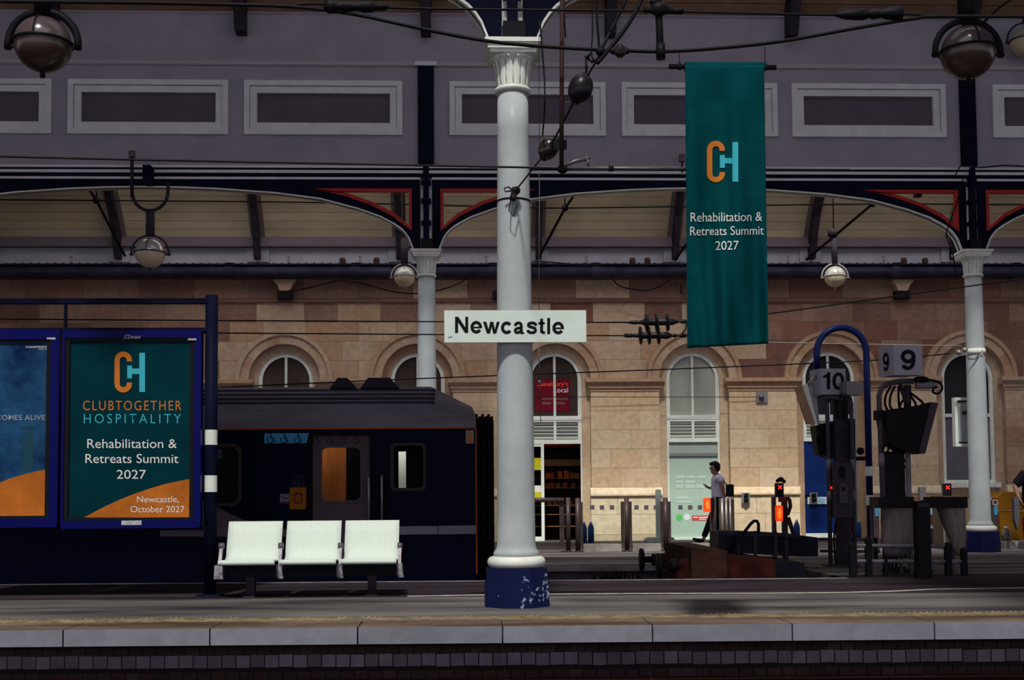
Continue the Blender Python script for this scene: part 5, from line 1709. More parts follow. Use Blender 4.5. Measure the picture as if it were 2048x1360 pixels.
def man():
    Q = lambda px, py, dy=0: P(px, py, Y_M)+Vector((0, dy, 0))
    g = G(1420, 1087)
    o = thing('person', 'man in pale lilac shirt and black trousers walking left past the frosted door', 'person', (g.x, Y_M, 0))
    # continuous body
    v = [Q(1436,998), Q(1435.5,985), Q(1435.5,968), Q(1434.5,955), Q(1431.5,948), Q(1428.5,942.5), Q(1427,936), Q(1427.5,930.5)]
    r = [.10, .105, .12, .11, .055, .068, (.10,.075), (.075,.06)]
    e = [(i, i+1) for i in range(7)]
    def limb(start, pts, rs):
        prev = start
        for p, q in zip(pts, rs):
            v.append(p); r.append(q); e.append((prev, len(v)-1)); prev = len(v)-1
        return prev
    # arms: near arm (towards camera) swings back, far arm raised forward
    wr = limb(3, [Q(1436,957,-.18), Q(1440.5,974,-.22), Q(1444,987,-.20)], [.055,.042,.028])
    hand(v, e, r, wr, (.25,0,-1), (1,0,.2), (0,1,0))
    wf = limb(3, [Q(1434,957,.18), Q(1429,976,.20), Q(1418.5,976,.16)], [.055,.042,.028])
    hand(v, e, r, wf, (-.7,0,.8), (0,0,1), (0,1,0))
    k1 = limb(0, [Q(1434,1003,-.09), Q(1421,1038,-.09), Q(1407,1072,-.09)], [.10,.065,.042])
    limb(k1, [Q(1405.5,1080,-.09), Q(1389,1079,-.09)], [.038,.03])
    k2 = limb(0, [Q(1437,1003,.09), Q(1434,1042,.09), Q(1436,1078,.09)], [.10,.065,.042])
    limb(k2, [Q(1435,1085.3,.09), Q(1421,1087,.09)], [.038,.028])
    # nose, chin, ear
    limb(6, [Q(1418.6,937.5)], [.017]); limb(5, [Q(1421.5,944)], [.03])
    skin('body', v, e, r, SKIN, o, 2)
    # clothing
    v2 = [Q(1436.5,1007), Q(1436,988), Q(1436,968), Q(1434.5,956), Q(1432,950)]
    r2 = [.16, .155, .158, .135, .07]
    e2 = [(0,1),(1,2),(2,3),(3,4)]
    for sgn, ex in ((-1, Q(1438.6,967,-.215)), (1, Q(1432.5,966,.215))):
        v2.append(Q(1436 if sgn < 0 else 1434, 957, sgn*.18)); r2.append(.078); e2.append((3, len(v2)-1))
        v2.append(ex); r2.append(.068); e2.append((len(v2)-2, len(v2)-1))
    skin('shirt', v2, e2, r2, SHIRT, o, 2)
    v3 = [Q(1437,988), Q(1436.5,999)]; r3 = [.138,.145]; e3 = [(0,1)]
    for pts in ([Q(1434,1006,-.09), Q(1421,1038,-.09), Q(1407.5,1070,-.09), Q(1406.5,1074,-.09)], [Q(1437,1006,.09), Q(1434,1042,.09), Q(1436,1076,.09), Q(1436,1080,.09)]):
        prev = 1
        for p, q in zip(pts, (.115,.085,.066,.062)):
            v3.append(p); r3.append(q); e3.append((prev, len(v3)-1)); prev = len(v3)-1
    skin('trousers', v3, e3, r3, TROUS, o, 2)
    for pts in ([Q(1408,1079.5,-.09), Q(1400,1081.5,-.09), Q(1390,1079.5,-.09), Q(1383.5,1076.5,-.09)], [Q(1437.5,1083.5,.09), Q(1430,1085,.09), Q(1421,1086.2,.09), Q(1416,1086.6,.09)]):
        skin('shoe', pts, [(0,1),(1,2),(2,3)], [.045,.05,.04,.025], SHOE, o, 2)
    c = Q(1428.5, 933.2)
    mb = MB().ball(c+Vector((.015,0,.012)), .118, .098, .105, 18, 10, v0=0, v1=.48)
    mb.ball(c+Vector((.055,0,-.03)), .075, .092, .09, 14, 8)
    mb.ball(c+Vector((-.062,0,.062)), .045, .075, .035, 10, 6)
    mb.build('hair', HAIR, o)
    mb = MB()
    for s_ in (-1, 1):
        a = Q(1420.5, 936.2)+Vector((0, s_*.035, 0))
        mb.ball(a, .012, .012, .012, 8, 6)
    mb.build('eyes', BLACK, o)
    a = Q(1421, 936.5)
    MB().tube([a+Vector((.09,-.085,.005)), a+Vector((0,-.075,0)), a+Vector((-.012,-.03,0)), a+Vector((-.012,.03,0)), a+Vector((0,.075,0)), a+Vector((.09,.085,.005))], .0032, 6).build('glasses', BLACK, o)
    return o
man()
bg_ = thing('shoulder_bag', 'small black shoulder bag carried behind the walking man', 'bag', P(1455, 993, Y_M))
X0, X1, Z0, Z1 = PR(1447.5, 969, 1461.5, 993.5, Y_M)
MB().prism(rrect(X0, X1, Z0, Z1, .02), Y_M-.30, Y_M-.18).build('bag_body', BLACK, bg_)
MB().tube([(X0+.02, Y_M-.25, Z1-.02), P(1440,958,Y_M)+Vector((0,-.2,0)), P(1434,953.5,Y_M)+Vector((0,-.1,.02))], .012, 6).build('strap', BLACK, bg_)

def woman():
    Yw = 21.2
    Q = lambda px, py, dy=0: P(px, py, Yw)+Vector((0, dy, 0))
    g = P(2066, 1100, Yw); g.z = 0
    o = thing('person', 'person in black top and dark red trousers cut by the right picture edge', 'person', g)
    v = [Q(2066,1020), Q(2066,1000), Q(2066,970), Q(2066,948), Q(2066,930), Q(2066,920), Q(2065,910), Q(2065,903)]
    r = [.15,.14,.16,.14,.06,.075,.10,.07]
    e = [(i,i+1) for i in range(7)]
    def limb(start, pts, rs):
        prev = start
        for p, q in zip(pts, rs):
            v.append(p); r.append(q); e.append((prev, len(v)-1)); prev = len(v)-1
        return prev
    w1 = limb(3, [Q(2046,948), Q(2029,970), Q(2033,996,-.1)], [.07,.05,.032])
    hand(v, e, r, w1, (.3,-.2,-1), (-1,0,0), (0,1,0))
    w2 = limb(3, [Q(2086,948), Q(2100,972), Q(2098,998,-.05)], [.07,.05,.032])
    hand(v, e, r, w2, (-.2,-.2,-1), (1,0,0), (0,1,0))
    for dx in (-8, 9):
        k = limb(0, [Q(2066+dx,1028), Q(2066+dx,1062)], [.10,.065])
        p0 = Q(2066+dx,1095); p0.z = .09
        k = limb(k, [p0], [.042])
        p1 = p0+Vector((0,-.12,-.055)); limb(k, [p0+Vector((0,0,-.05)), p1], [.036,.03])
    skin('body', v, e, r, SKIN, o, 2)
    v2 = [Q(2066,1026), Q(2066,1000), Q(2066,970), Q(2066,950), Q(2066,937)]; r2 = [.20,.19,.20,.18,.08]; e2 = [(0,1),(1,2),(2,3),(3,4)]
    for px, ex in ((2047, (2029,974)), (2085, (2100,974))):
        v2.append(Q(px,950)); r2.append(.10); e2.append((3, len(v2)-1))
        v2.append(Q(*ex)); r2.append(.085); e2.append((len(v2)-2, len(v2)-1))
    skin('top', v2, e2, r2, M('black_top', (0.006,0.006,0.009), .8), o, 2)
    v3 = [Q(2066,1018), Q(2066,1026)]; r3 = [.17,.175]; e3 = [(0,1)]
    for dx in (-9, 9):
        prev = 1
        for py, q in ((1034,.13),(1060,.10),(1082,.085)):
            v3.append(Q(2066+dx,py)); r3.append(q); e3.append((prev, len(v3)-1)); prev = len(v3)-1
    skin('trousers', v3, e3, r3, M('dark_red_trousers', (0.12,0.006,0.012), .8), o, 2)
    c = Q(2065, 907)
    MB().ball(c+Vector((0,.015,.02)), .105, .115, .12, 16, 10).build('hair', HAIR, o)
woman()
hb = thing('hand_bag', 'slim grey bag hanging from the arm of the person at the right edge', 'bag', P(2027, 1060, 21.1))
MB().prism([(P(x, y, 21.1).x, P(x, y, 21.1).z) for x, y in ((2025,994),(2036,994),(2037,1030),(2033,1060),(2027,1040))], 21.05, 21.14).build('bag_body', M('grey_bag', (0.09,0.09,0.105), .6), hb)

# ------------------------------------------------------------------ hydraulic buffer stop at the track end
REDR = M('dull_red_buffer', (0.050,0.012,0.010), .7, var=.4, scale=4)
REDR2 = M('brown_red_buffer', (0.060,0.026,0.021), .7, var=.35, scale=4)
NVB = M('navy_black_housing', (0.010,0.013,0.022), .45, var=.3, scale=3)
bs_ = thing('buffer_stop', 'dull red hydraulic buffer stop at the end of the bay track', 'buffer stop', (P(1480,1150,15.6).x, 15.9, -1.08))
for YY in (15.25, 16.75):
    c = P(1317, 1131, 15.25)
    z = c.z
    x0 = c.x
    MB().lathe([(.06,-.02),(.155,-.015),(.16,.0),(.15,.03),(.05,.05)], (x0, YY, z), (1,0,0), 24).build('buffer_disc', BLACK, bs_)
    MB().lathe([(.045,.04),(.045,.14),(.075,.15),(.085,.16),(.085,.24),(.065,.26)], (x0, YY, z), (1,0,0), 18).build('buffer_rod', DARKIRON, bs_)
    MB().lathe([(.07,.25),(.09,.30),(.11,.52),(.11,.60)], (x0, YY, z), (1,0,0), 18).build('buffer_sleeve', REDR, bs_)
xa, xb, xc, xd, xe = [P(px, 1130, 15.2).x for px in (1377, 1448, 1541, 1602, 1350)]
z1, z2, z3 = P(1400, 1094, 15.2).z, P(1440, 1101, 15.2).z, P(1500, 1113, 15.2).z
MB().prism([(xa,-1.0),(xa,z1),(xa+.35,z1-.01),(xb,z2),(xb,-1.0)], 15.0, 17.0).build('front_block', REDR2, bs_)
MB().prism([(xb,-1.0),(xb,z3+.02),(xc,z3-.03),(xc,-1.0)], 14.95, 17.05).build('main_block', REDR, bs_)
MB().prism([(xe,-1.0),(xe,P(1350,1145,15.2).z),(xa,P(1377,1128,15.2).z),(xa,-1.0)], 15.05, 15.5).build('side_strut', REDR, bs_)
MB().prism([(xc,-1.0),(xc,z3-.05),(xd,z3-.08),(xd+.05,-.25),(xd,-1.0)], 15.05, 16.9).build('rear_block', NVB, bs_)
hz = bs_
Yh = 16.2
pl_ = [(1437.5,1063),(1470,1062),(1555,1066),(1597,1070),(1636,1075),(1636.5,1113),(1600,1113),(1520,1109),(1437.5,1103)]
MB().prism([(P(x,y,Yh).x, P(x,y,Yh).z) for x, y in pl_], Yh, Yh+.6).build('shell', NVB, hz)
pl_ = [(1436,1061),(1555,1065),(1598,1069),(1598,1076),(1555,1073),(1436,1071)]
MB().prism([(P(x,y,Yh-.02).x, P(x,y,Yh-.02).z) for x, y in pl_], Yh-.05, Yh+.02).build('top_lip', M('navy_lip', (0.018,0.026,0.045), .4), hz)
STR = M('strap_grey', (0.045,0.04,0.045), .6)
for px in (1478, 1512, 1553, 1574):
    X0, X1, Z0, Z1 = PR(px-3, 1062, px+3, 1112, Yh-.06)
    MB().box(X0, X1, Yh-.03, Yh+.0, Z0, Z1).build('strap', STR, hz)
MB().tube([P(1458,1108,Yh-.15), P(1478,1078,Yh-.15), P(1502,1047,Yh-.15), P(1508,1042,Yh-.15), P(1514,1042,Yh-.15), P(1517,1048,Yh-.15), P(1517,1066,Yh-.10)], .022, 8).build('handle_pipe', BLACK, hz)

# signal post with red cross and orange lamp
Y_X = 18.2
XRED = M('red_cross_light', (0.7,0.02,0.02), .4, emit=(1.0,0.03,0.02), es=1.8)
def cross(cx, cy, h, Y, mat, parent):
    mb = MB()
    r = h/S(cx, cy, Y)*.5
    c = P(cx, cy, Y)
    for a in (45, -45):
        mb.bx(c, r*2.3, .004, r*.42, Matrix.Rotation(radians(a), 3, 'Y'))
    return mb.build('cross_mark', mat, parent)
sx = thing('signal_post', 'post with red cross display above an orange lamp behind the buffer stop', 'signal post', G(1560, 1120))
mb = MB(); X0, X1, Z0, Z1 = PR(1545.5, 994, 1553, 1110, Y_X); mb.box(X0, X1, Y_X, Y_X+.07, 0, Z1); mb.build('left_upright', BRONZE, sx)
mb = MB(); X0, X1, Z0, Z1 = PR(1566, 994, 1576, 1112, Y_X); mb.box(X0, X1, Y_X, Y_X+.08, 0, Z1); mb.build('right_upright', RAFTM, sx)
mb = MB(); rect_box(mb, 1552.5, 966, 1567.5, 994, Y_X-.04, .10); hd = mb.build('display_box', BLACK, sx)
cross(1560, 974.5, 9, Y_X-.045, XRED, hd)
c = P(1561.5, 959, Y_X)
MB().ball(c, .05, .045, .04, 12, 8).ball(c+Vector((.05,0,-.03)), .03, .03, .03, 8, 6).ball(c+Vector((-.05,0,-.02)), .03, .03, .03, 8, 6).build('camera_head', BLACK, sx)
X0, X1, Z0, Z1 = PR(1552.5, 1011, 1566, 1042.5, Y_X-.06)
lp = MB().prism(rrect(X0, X1, Z0, Z1, .02), Y_X-.06, Y_X+.04).build('orange_lamp', LO, sx)
MB().ball(((X0+X1)/2, Y_X-.06, (Z0+Z1)/2), .03, .012, .09, 12, 8).build('glow_core', LOH, lp)
mb = MB(); rect_box(mb, 1559, 994, 1573, 1004, Y_X-.05, .08); mb.build('red_box', M('red_box', (0.22,0.02,0.02), .5), sx)
MB().tube([P(1575,1030,Y_X), P(1581,1012,Y_X), P(1579,1000,Y_X), P(1574,995,Y_X)], .03, 8).tube([P(1576,1035,Y_X), P(1588,1070,Y_X)], .035, 8).build('side_arm', RAFTM, sx)

# ------------------------------------------------------------------ tall blue hoop post
HB = M('hoop_blue', (0.005,0.011,0.06), .3)
gb = P(1737, 1112, 18.9); Yhp = 18.9
hp = thing('hoop_post', 'tall blue post bent into a hoop at the top with two white bands', 'post', (gb.x, Yhp, 0))
xr, xl = P(1735, 800, Yhp).x, P(1634, 720, Yhp).x
rad = (xr-xl)/2
zc_ = P(1685, 655, Yhp).z-rad
pts = [Vector((P(1742,1112,Yhp).x, Yhp, 0)), Vector((xr, Yhp, zc_))] + [Vector(((xl+xr)/2+rad*cos(a), Yhp, zc_+rad*sin(a))) for a in [radians(t) for t in range(12, 169, 12)]] + [Vector((xl, Yhp, zc_)), Vector((xl, Yhp, P(1634,738,Yhp).z))]
MB().tube(pts, .053, 14).build('pipe', HB, hp)
MB().tube([Vector((xl, Yhp, P(1634,738,Yhp).z)), Vector((xl, Yhp, P(1634,746,Yhp).z))], .064, 14).build('end_collar', NAVY, hp)
for ya, yb2 in ((952, 933), (1010.5, 990.5)):
    xx = lambda y: P(1742,1112,Yhp).x+(xr-P(1742,1112,Yhp).x)*(P(1740,y,Yhp).z/zc_)
    MB().tube([(xx(ya), Yhp, P(1740,ya,Yhp).z), (xx(yb2), Yhp, P(1740,yb2,Yhp).z)], .0605, 14, caps=False).build('white_band', WHITE_PAINT, hp)

# ------------------------------------------------------------------ monitor stands 10 and 9
PGREY = M('stand_pipe_grey', (0.075,0.065,0.085), .5, var=.2, scale=5)
PGREY2 = M('stand_pipe_light', (0.19,0.18,0.21), .5, var=.2, scale=5)
BOXG = M('sign_box_grey', (0.36,0.35,0.41), .5)
CABL = M('black_cable', (0.006,0.005,0.007), .6)
WOODT = M('tan_board', (0.36,0.22,0.13), .7, var=.15, scale=5)
CABG = M('cabinet_grey', (0.055,0.045,0.06), .55)

NINE = [('rib', ell(432, 187, 62, 56, 0, 342, 24), 44, True), ('rib', [(494,187),(494,230),(487,270),(470,303),(440,321),(408,318),(385,302),(377,283)], 44)]
DIG = {'10': ([[('poly', [(455,857),(497,857),(497,646),(462,646),(452,672),(408,688),(408,716),(455,712)])], [('rib', ell(598, 755, 54, 88, 0, 345, 24), 40, True)]], lambda x, y: (1580+x/6.18, 640+y/6.18)),
       '9': ([NINE], lambda x, y: (1740+x/5.667, 680+y/5.667))}
def box_sign(x0, y0, x1, y1, sidex, Y, txt, tb, label):
    """cube sign: front face image box, left side face reaching sidex"""
    X0, X1, Z0, Z1 = PR(x0, y0, x1, y1, Y)
    o = thing('platform_sign', label, 'sign', ((X0+X1)/2, Y+.1, Z0), 'numbered platform boxes')
    # rotated a little so that its left side shows
    dep = (x0-sidex)/S(x0, y0, Y)
    sh = X0-dep
    mb = MB()
    A = [(X0,Y),(X1,Y+.02),(X1-dep-.05,Y+.30),(sh,Y+.28)]
    mb.prismz(A, Z0, Z1)
    mb.build('box', BOXG, o)
    for pieces in DIG[txt][0]:
        glyph(pieces, DIG[txt][1], lambda x, y: P(x, y, Y-.004+.02*max(0, min(1, (x-x0)/(x1-x0)))), PRINTK, o, 'numeral')
    return o, A, Z0, Z1
def cable(pts, r, parent, name='cable'):
    # smooth polyline through a few points
    out = []
    n = len(pts)
    for i in range(n-1):
        p0, p1, p2, p3 = pts[max(i-1,0)], pts[i], pts[i+1], pts[min(i+2,n-1)]
        for k in range(5):
            t = k/5
            out.append(0.5*((2*p1)+(p2-p0)*t+(2*p0-5*p1+4*p2-p3)*t*t+(3*p1-p0-3*p2+p3)*t**3))
    out.append(pts[-1])
    return MB().tube(out, r, 6).build(name, CABL, parent)

Y10 = 16.7
s10, A, Z0, Z1 = box_sign(1641.5, 737, 1692.5, 789, 1631, Y10-.1, '10', (1645.5, 1689, 779, 745), 'grey box sign with number 10 on the left monitor stand')
st10 = thing('monitor_stand', 'pipe stand with black hooded monitor and control box under the number 10 sign', 'monitor stand', G(1683, 1133), 'monitor stands at the platform end')
for px, mat in ((1658.5, PGREY), (1707, PGREY)):
    a, b = P(px, 1000, Y10).x, P(px-2, 800, Y10)
    MB().tube([(a, Y10, 0), (a, Y10, b.z-.05), (b.x+.03*(1 if px < 1680 else -1), Y10, b.z+.02), (P(1683,795,Y10).x, Y10, b.z+.06)], .030, 10).build('pipe', mat, st10)
    z0, z1 = P(px, 941, Y10).z, P(px, 919, Y10).z
    MB().tube([(a, Y10, z0), (a, Y10, z1)], .034, 10).build('clamp_sleeve', PGREY2, st10)
    z0, z1 = P(px, 1000, Y10).z, P(px, 982, Y10).z
    MB().tube([(a, Y10, z0), (a, Y10, z1)], .034, 10).build('clamp_sleeve', PGREY2, st10)
a = P(1652, 797, Y10-.05)
MB().ball(a+Vector((.06,0,0)), .14, .10, .035, 16, 8).build('top_ring', PGREY, st10)
MB().box(P(1645,790,Y10).x, P(1690,790,Y10).x, Y10-.05, Y10+.15, P(1660,797,Y10).z, P(1660,790,Y10).z).build('sign_bracket', RAFTM, st10)
mb = MB()
def hood(front, side, Y, d, parent, mat, smat):
    MB().prism([(P(x,y,Y).x, P(x,y,Y).z) for x, y in front], Y, Y+d).build('monitor_hood', mat, parent)
    if side:
        MB().prism([(P(x,y,Y-.02).x, P(x,y,Y-.02).z) for x, y in side], Y-.03, Y+d).build('hood_side', smat, parent)
HOODM = M('hood_black', (0.006,0.006,0.009), .5)
hood([(1632,851),(1664,843),(1703,836),(1710,838),(1710,922),(1690,920),(1664,916),(1640,907)], None, Y10+.05, .30, st10, HOODM, CABG)
MB().box(P(1672,900,Y10).x, P(1700,900,Y10).x, Y10+.04, Y10+.10, P(1690,1130,Y10).z, P(1690,800,Y10).z).build('mast', RAFTM, st10)
X0, X1, Z0, Z1 = PR(1664.5, 926, 1705, 1035, Y10-.06)
MB().prism(rrect(X0, X1, Z0, Z1, .02), Y10-.08, Y10+.04).build('cabinet', CABG, st10)
X0, X1, Z0, Z1 = PR(1679, 932, 1690, 957, Y10-.09); MB().prism(rrect(X0, X1, Z0, Z1, .02), Y10-.095, Y10-.08).build('handset', BLACK, st10)
X0, X1, Z0, Z1 = PR(1677.5, 968, 1694.5, 1006.5, Y10-.1)
bx_ = MB().prism(rrect(X0, X1, Z0, Z1, .012), Y10-.13, Y10-.08).build('button_box', M('button_box_grey', (0.085,0.075,0.09), .5), st10)
cross(1687, 977.5, 11, Y10-.134, PRINTK, bx_)
cross(1663, 975.5, 6, Y10-.06, XRED, st10)
MB().tube([(P(1713,1000,Y10+.2).x, Y10+.2, P(1713,1045,Y10+.2).z), (P(1713,900,Y10+.2).x, Y10+.2, P(1713,790,Y10+.2).z)], .020, 8).build('white_conduit', WHITE_PAINT, st10)
for pts in (((1672,1045),(1668,1080),(1672,1130)), ((1684,1040),(1690,1085),(1682,1130)), ((1695,1040),(1700,1080),(1692,1128)), ((1640,908),(1634,880),(1640,860),(1652,850)), ((1644,915),(1638,885),(1644,862),(1658,853)), ((1680,838),(1672,815),(1676,797)), ((1690,838),(1686,815),(1690,797))):
    cable([P(x, y, Y10+.0) for x, y in pts], .014, st10)
MB().box(P(1676,1100,Y10).x, P(1702,1100,Y10).x, Y10-.06, Y10+.1, 0, P(1690,1036,Y10).z).build('pedestal', RAFTM, st10)
MB().box(P(1650,1128,Y10).x, P(1714,1128,Y10).x, Y10-.12, Y10+.14, 0, .02).build('base_plate', RAFTM, st10)
c = P(1721, 902, Y10)
MB().ball(c, .055, .05, .055, 12, 8).bx(P(1722,917,Y10), .12, .07, .055).build('lens_unit', BLACK, st10)
# floodlight on the side and tilted mirror box
fl = thing('flood_lamp', 'grey box floodlight fixed to the right of the number 10 sign', 'flood lamp', P(1704, 790, Y10-.15))
mb = MB(); X0, X1, Z0, Z1 = PR(1692, 763, 1724, 790, Y10-.25)
mb.prism(rrect(X0, X1, Z0, Z1, .02), Y10-.28, Y10-.08).build('housing', M('flood_grey', (0.26,0.235,0.25), .5), fl)
X0, X1, Z0, Z1 = PR(1684, 764, 1693, 788, Y10-.22); MB().prism(rrect(X0, X1, Z0, Z1, .015), Y10-.24, Y10-.10).build('back_shell', M('flood_dark', (0.17,0.15,0.155), .5), fl)
mm = thing('mirror_box', 'tilted white edged board with tan back left of the number 10 sign', 'board', P(1620, 850, Y10))
MB().prism([(P(x,y,Y10).x, P(x,y,Y10).z) for x, y in ((1589,775),(1603,770.5),(1629,847.5),(1612.5,849.5))], Y10-.03, Y10+.02).build('tan_board', WOODT, mm)
MB().prism([(P(x,y,Y10).x, P(x,y,Y10).z) for x, y in ((1603,770.5),(1614,768),(1634.5,848),(1629,850))], Y10-.02, Y10+.20).build('white_edge', WHITE_PAINT, mm)
MB().prism([(P(x,y,Y10+.1).x, P(x,y,Y10+.1).z) for x, y in ((1614,771),(1632,771),(1640,846),(1634,848))], Y10+.12, Y10+.2).build('grey_panel', PLATE, mm)
MB().tube([P(1612,771,Y10), P(1632,750,Y10)], .016, 8).tube([P(1615,773,Y10), P(1634,755,Y10)], .012, 8).build('strut', SST, mm)

Y9 = 15.0
s9, A, Z0, Z1 = box_sign(1787, 690, 1846, 750, 1773, Y9-.15, '9', (1801.5, 1831, 739.5, 699.5), 'grey box sign with number 9 on the right monitor stand')
# figure on the side face
Lx, Rx = Vector((A[3][0], A[3][1], 0)), Vector((A[0][0], A[0][1], 0))
nrm = (Rx-Lx).normalized(); out_n = Vector((-abs(nrm.y), -abs(nrm.x)*.0, 0)).normalized()
glyph(NINE, lambda x, y: ((x-345)/170*.42+.28, (345-y)/240*.64+.16), lambda u, t: Lx+(Rx-Lx)*u+Vector((-.004,-.003,Z0+(Z1-Z0)*t)), PRINTK, s9, 'numeral')
st9 = thing('monitor_stand', 'pipe stand with black hooded monitor and dark mast under the number 9 sign', 'monitor stand', G(1800, 1148), 'monitor stands at the platform end')
xl9 = P(1762, 950, Y9).x; xr9 = P(1818, 1000, Y9).x
zt9 = P(1762, 772, Y9).z
MB().tube([(xl9+.03, Y9, 0), (xl9, Y9, zt9-.13), (xl9+.03, Y9, zt9-.03), (xl9+.12, Y9, zt9+.03), (P(1800,768,Y9).x, Y9, zt9+.06), (P(1826,766,Y9).x, Y9, zt9+.06)], .034, 12).build('pipe', PGREY, st9)
MB().tube([(P(1832,770,Y9).x, Y9, P(1832,771,Y9).z), (P(1872,770,Y9).x, Y9, P(1872,770,Y9).z)], .048, 14).build('cross_tube', PGREY2, st9)
MB().tube([(xr9, Y9, 0), (xr9, Y9, P(1818,905,Y9).z)], .034, 10).build('pipe', PGREY2, st9)
z0, z1 = P(1762, 933, Y9).z, P(1762, 906, Y9).z
MB().tube([(xl9+.01, Y9, z0), (xl9+.01, Y9, z1)], .038, 10).build('clamp_sleeve', PGREY2, st9)
MB().box(P(1750,840,Y9).x, P(1766,840,Y9).x, Y9-.06, Y9+.06, P(1758,840,Y9).z, P(1758,821,Y9).z).build('clamp_block', BLACK, st9)
hood([(1768,821),(1862,806.5),(1839,906),(1812,905),(1778,883)], [(1862,804),(1876,806),(1850,907),(1838,906)], Y9-.1, .34, st9, HOODM, CABG)
X0, X1, Z0, Z1 = PR(1769, 903, 1810, 1116, Y9+.05)
MB().box(X0, X1, Y9+.02, Y9+.16, Z0, Z1).box(X0-.02, X1+.02, Y9+.0, Y9+.02, P(1790,937,Y9).z, P(1790,931,Y9).z).box(X0, X1, Y9+.0, Y9+.02, P(1790,925,Y9).z, P(1790,917,Y9).z).build('mast', BLACK, st9)
for px in (1776, 1783, 1791, 1800):
    cable([P(px, 1104, Y9+.05), P(px+2, 1125, Y9+.05), P(px-1, 1146, Y9+.08)], .016, st9)
MB().tube([P(1775,1137,Y9), P(1812,1136,Y9)], .02, 8).build('foot_bar', RAFTM, st9)
MB().box(X0, X1, Y9-.05, Y9+.2, 0, .05).build('base_plate', RAFTM, st9)
MB().tube([P(1800,766,Y9), P(1817,820,Y9)], .03, 8).tube([P(1815,770,Y9), P(1815,815,Y9)], .045, 10).build('neck', RAFTM, st9)
for pts in (((1782,772),(1772,790),(1770,808),(1776,822)), ((1790,772),(1781,792),(1780,812),(1786,820)), ((1798,772),(1797,795),(1799,818)), ((1806,800),(1800,812),(1803,822)), ((1820,790),(1830,805),(1832,812)), ((1820,785),(1842,802),(1846,808)),
            ((1840,765),(1860,760),(1880,766),(1884,778),(1876,787),(1866,784),(1868,776),(1874,774)), ((1778,884),(1768,893),(1765,905)), ((1786,886),(1778,895),(1775,906)), ((1796,892),(1790,900),(1793,908))):
    cable([P(x, y, Y9-.04) for x, y in pts], .015, st9)
MB().ball(P(1842,760,Y9), .11, .07, .05, 12, 8).build('cable_knot', CABL, st9)

# ------------------------------------------------------------------ litter bag holders
BAGM = M('grey_plastic_bag', (0.17,0.145,0.15), .45, var=.15, scale=6, stretch=(3,3,.6))
BAGM2 = M('tan_plastic_bag', (0.22,0.185,0.16), .45, var=.2, scale=6, stretch=(3,3,.6))
def bag_holder(x0, x1, outline_l, outline_r, Y, mat, label):
    X0, X1 = P(x0, 1005, Y).x, P(x1, 1005, Y).x
    Z1, Z0 = P((x0+x1)/2, 993.5, Y).z, P((x0+x1)/2, 1016, Y).z
    o = thing('litter_bag_holder', label, 'litter bag holder', ((X0+X1)/2, Y+.2, 0), 'litter bag holders by the railing')
    rim = MB()
    dp = .42
    rim.prismz([(X0,Y),(X1,Y),(X1-.03,Y+dp),(X0+.03,Y+dp)], Z0, Z1)
    rim.build('rim', BLACK, o)
    mb = MB(); n = 28
    ys = [1014+ (1112-1014)*k/10 for k in range(11)]
    vs = []
    for k, yy in enumerate(ys):
        xl = outline_l(k/10); xr = outline_r(k/10)
        a, b = P(xl, yy, Y+.2).x, P(xr, yy, Y+.2).x
        z = P((xl+xr)/2, yy, Y+.2).z
        cx, hx = (a+b)/2, (b-a)/2
        hy = min(.19, hx*.9)
        for j in range(n):
            t = 2*pi*j/n
            f = 1+.05*sin(5*t+k*.4)+.03*sin(9*t+k)
            vs.append((cx+hx*f*cos(t), Y+.2+hy*f*sin(t), max(z, .03)))
    fs = []
    for k in range(10):
        for j in range(n):
            fs.append((k*n+j, k*n+(j+1)%n, (k+1)*n+(j+1)%n, (k+1)*n+j))
    fs.append([10*n+j for j in range(n)])
    mb.add(vs, fs, True)
    mb.build('bag', mat, o)
    for xx in (X0+.03, X1-.05):
        MB().box(xx, xx+.03, Y+dp-.03, Y+dp, 0, Z0).build('leg', PGREY, o)
    return o
Y_BG = 14.9
bag_holder(1757, 1828.5, lambda t: 1765-6*sin(t*pi*.5)*t+ (12*max(0,t-.75)*4), lambda t: 1826-max(0,t-.75)*80, Y_BG-.45, BAGM, 'litter bag holder with wide grey bag in front of the number 9 stand')
bag_holder(1868, 1935.5, lambda t: 1876+36*t**1.2, lambda t: 1929+(1 if t < .9 else -1), Y_BG-.45, BAGM2, 'litter bag holder with narrow twisted bag beside the far right column')
dk = thing('dark_bollard', 'tall black square bollard between the two litter bags', 'bollard', G(1848, 1157))
g = G(1848, 1157)
X0, X1 = g.x-.077, g.x+.077
MB().box(X0, X1, g.y-.05, g.y+.1, 0, P(1848,1002,g.y).z).build('body', BLACK, dk)
MB().box(X0-.008, X1+.008, g.y-.06, g.y+.11, 0, .10).build('foot', BLACK, dk)
MB().box(X0+.01, X1-.01, g.y-.055, g.y-.05, P(1848,1014,g.y).z, P(1848,1006,g.y).z).build('badge', RAFTM, dk)

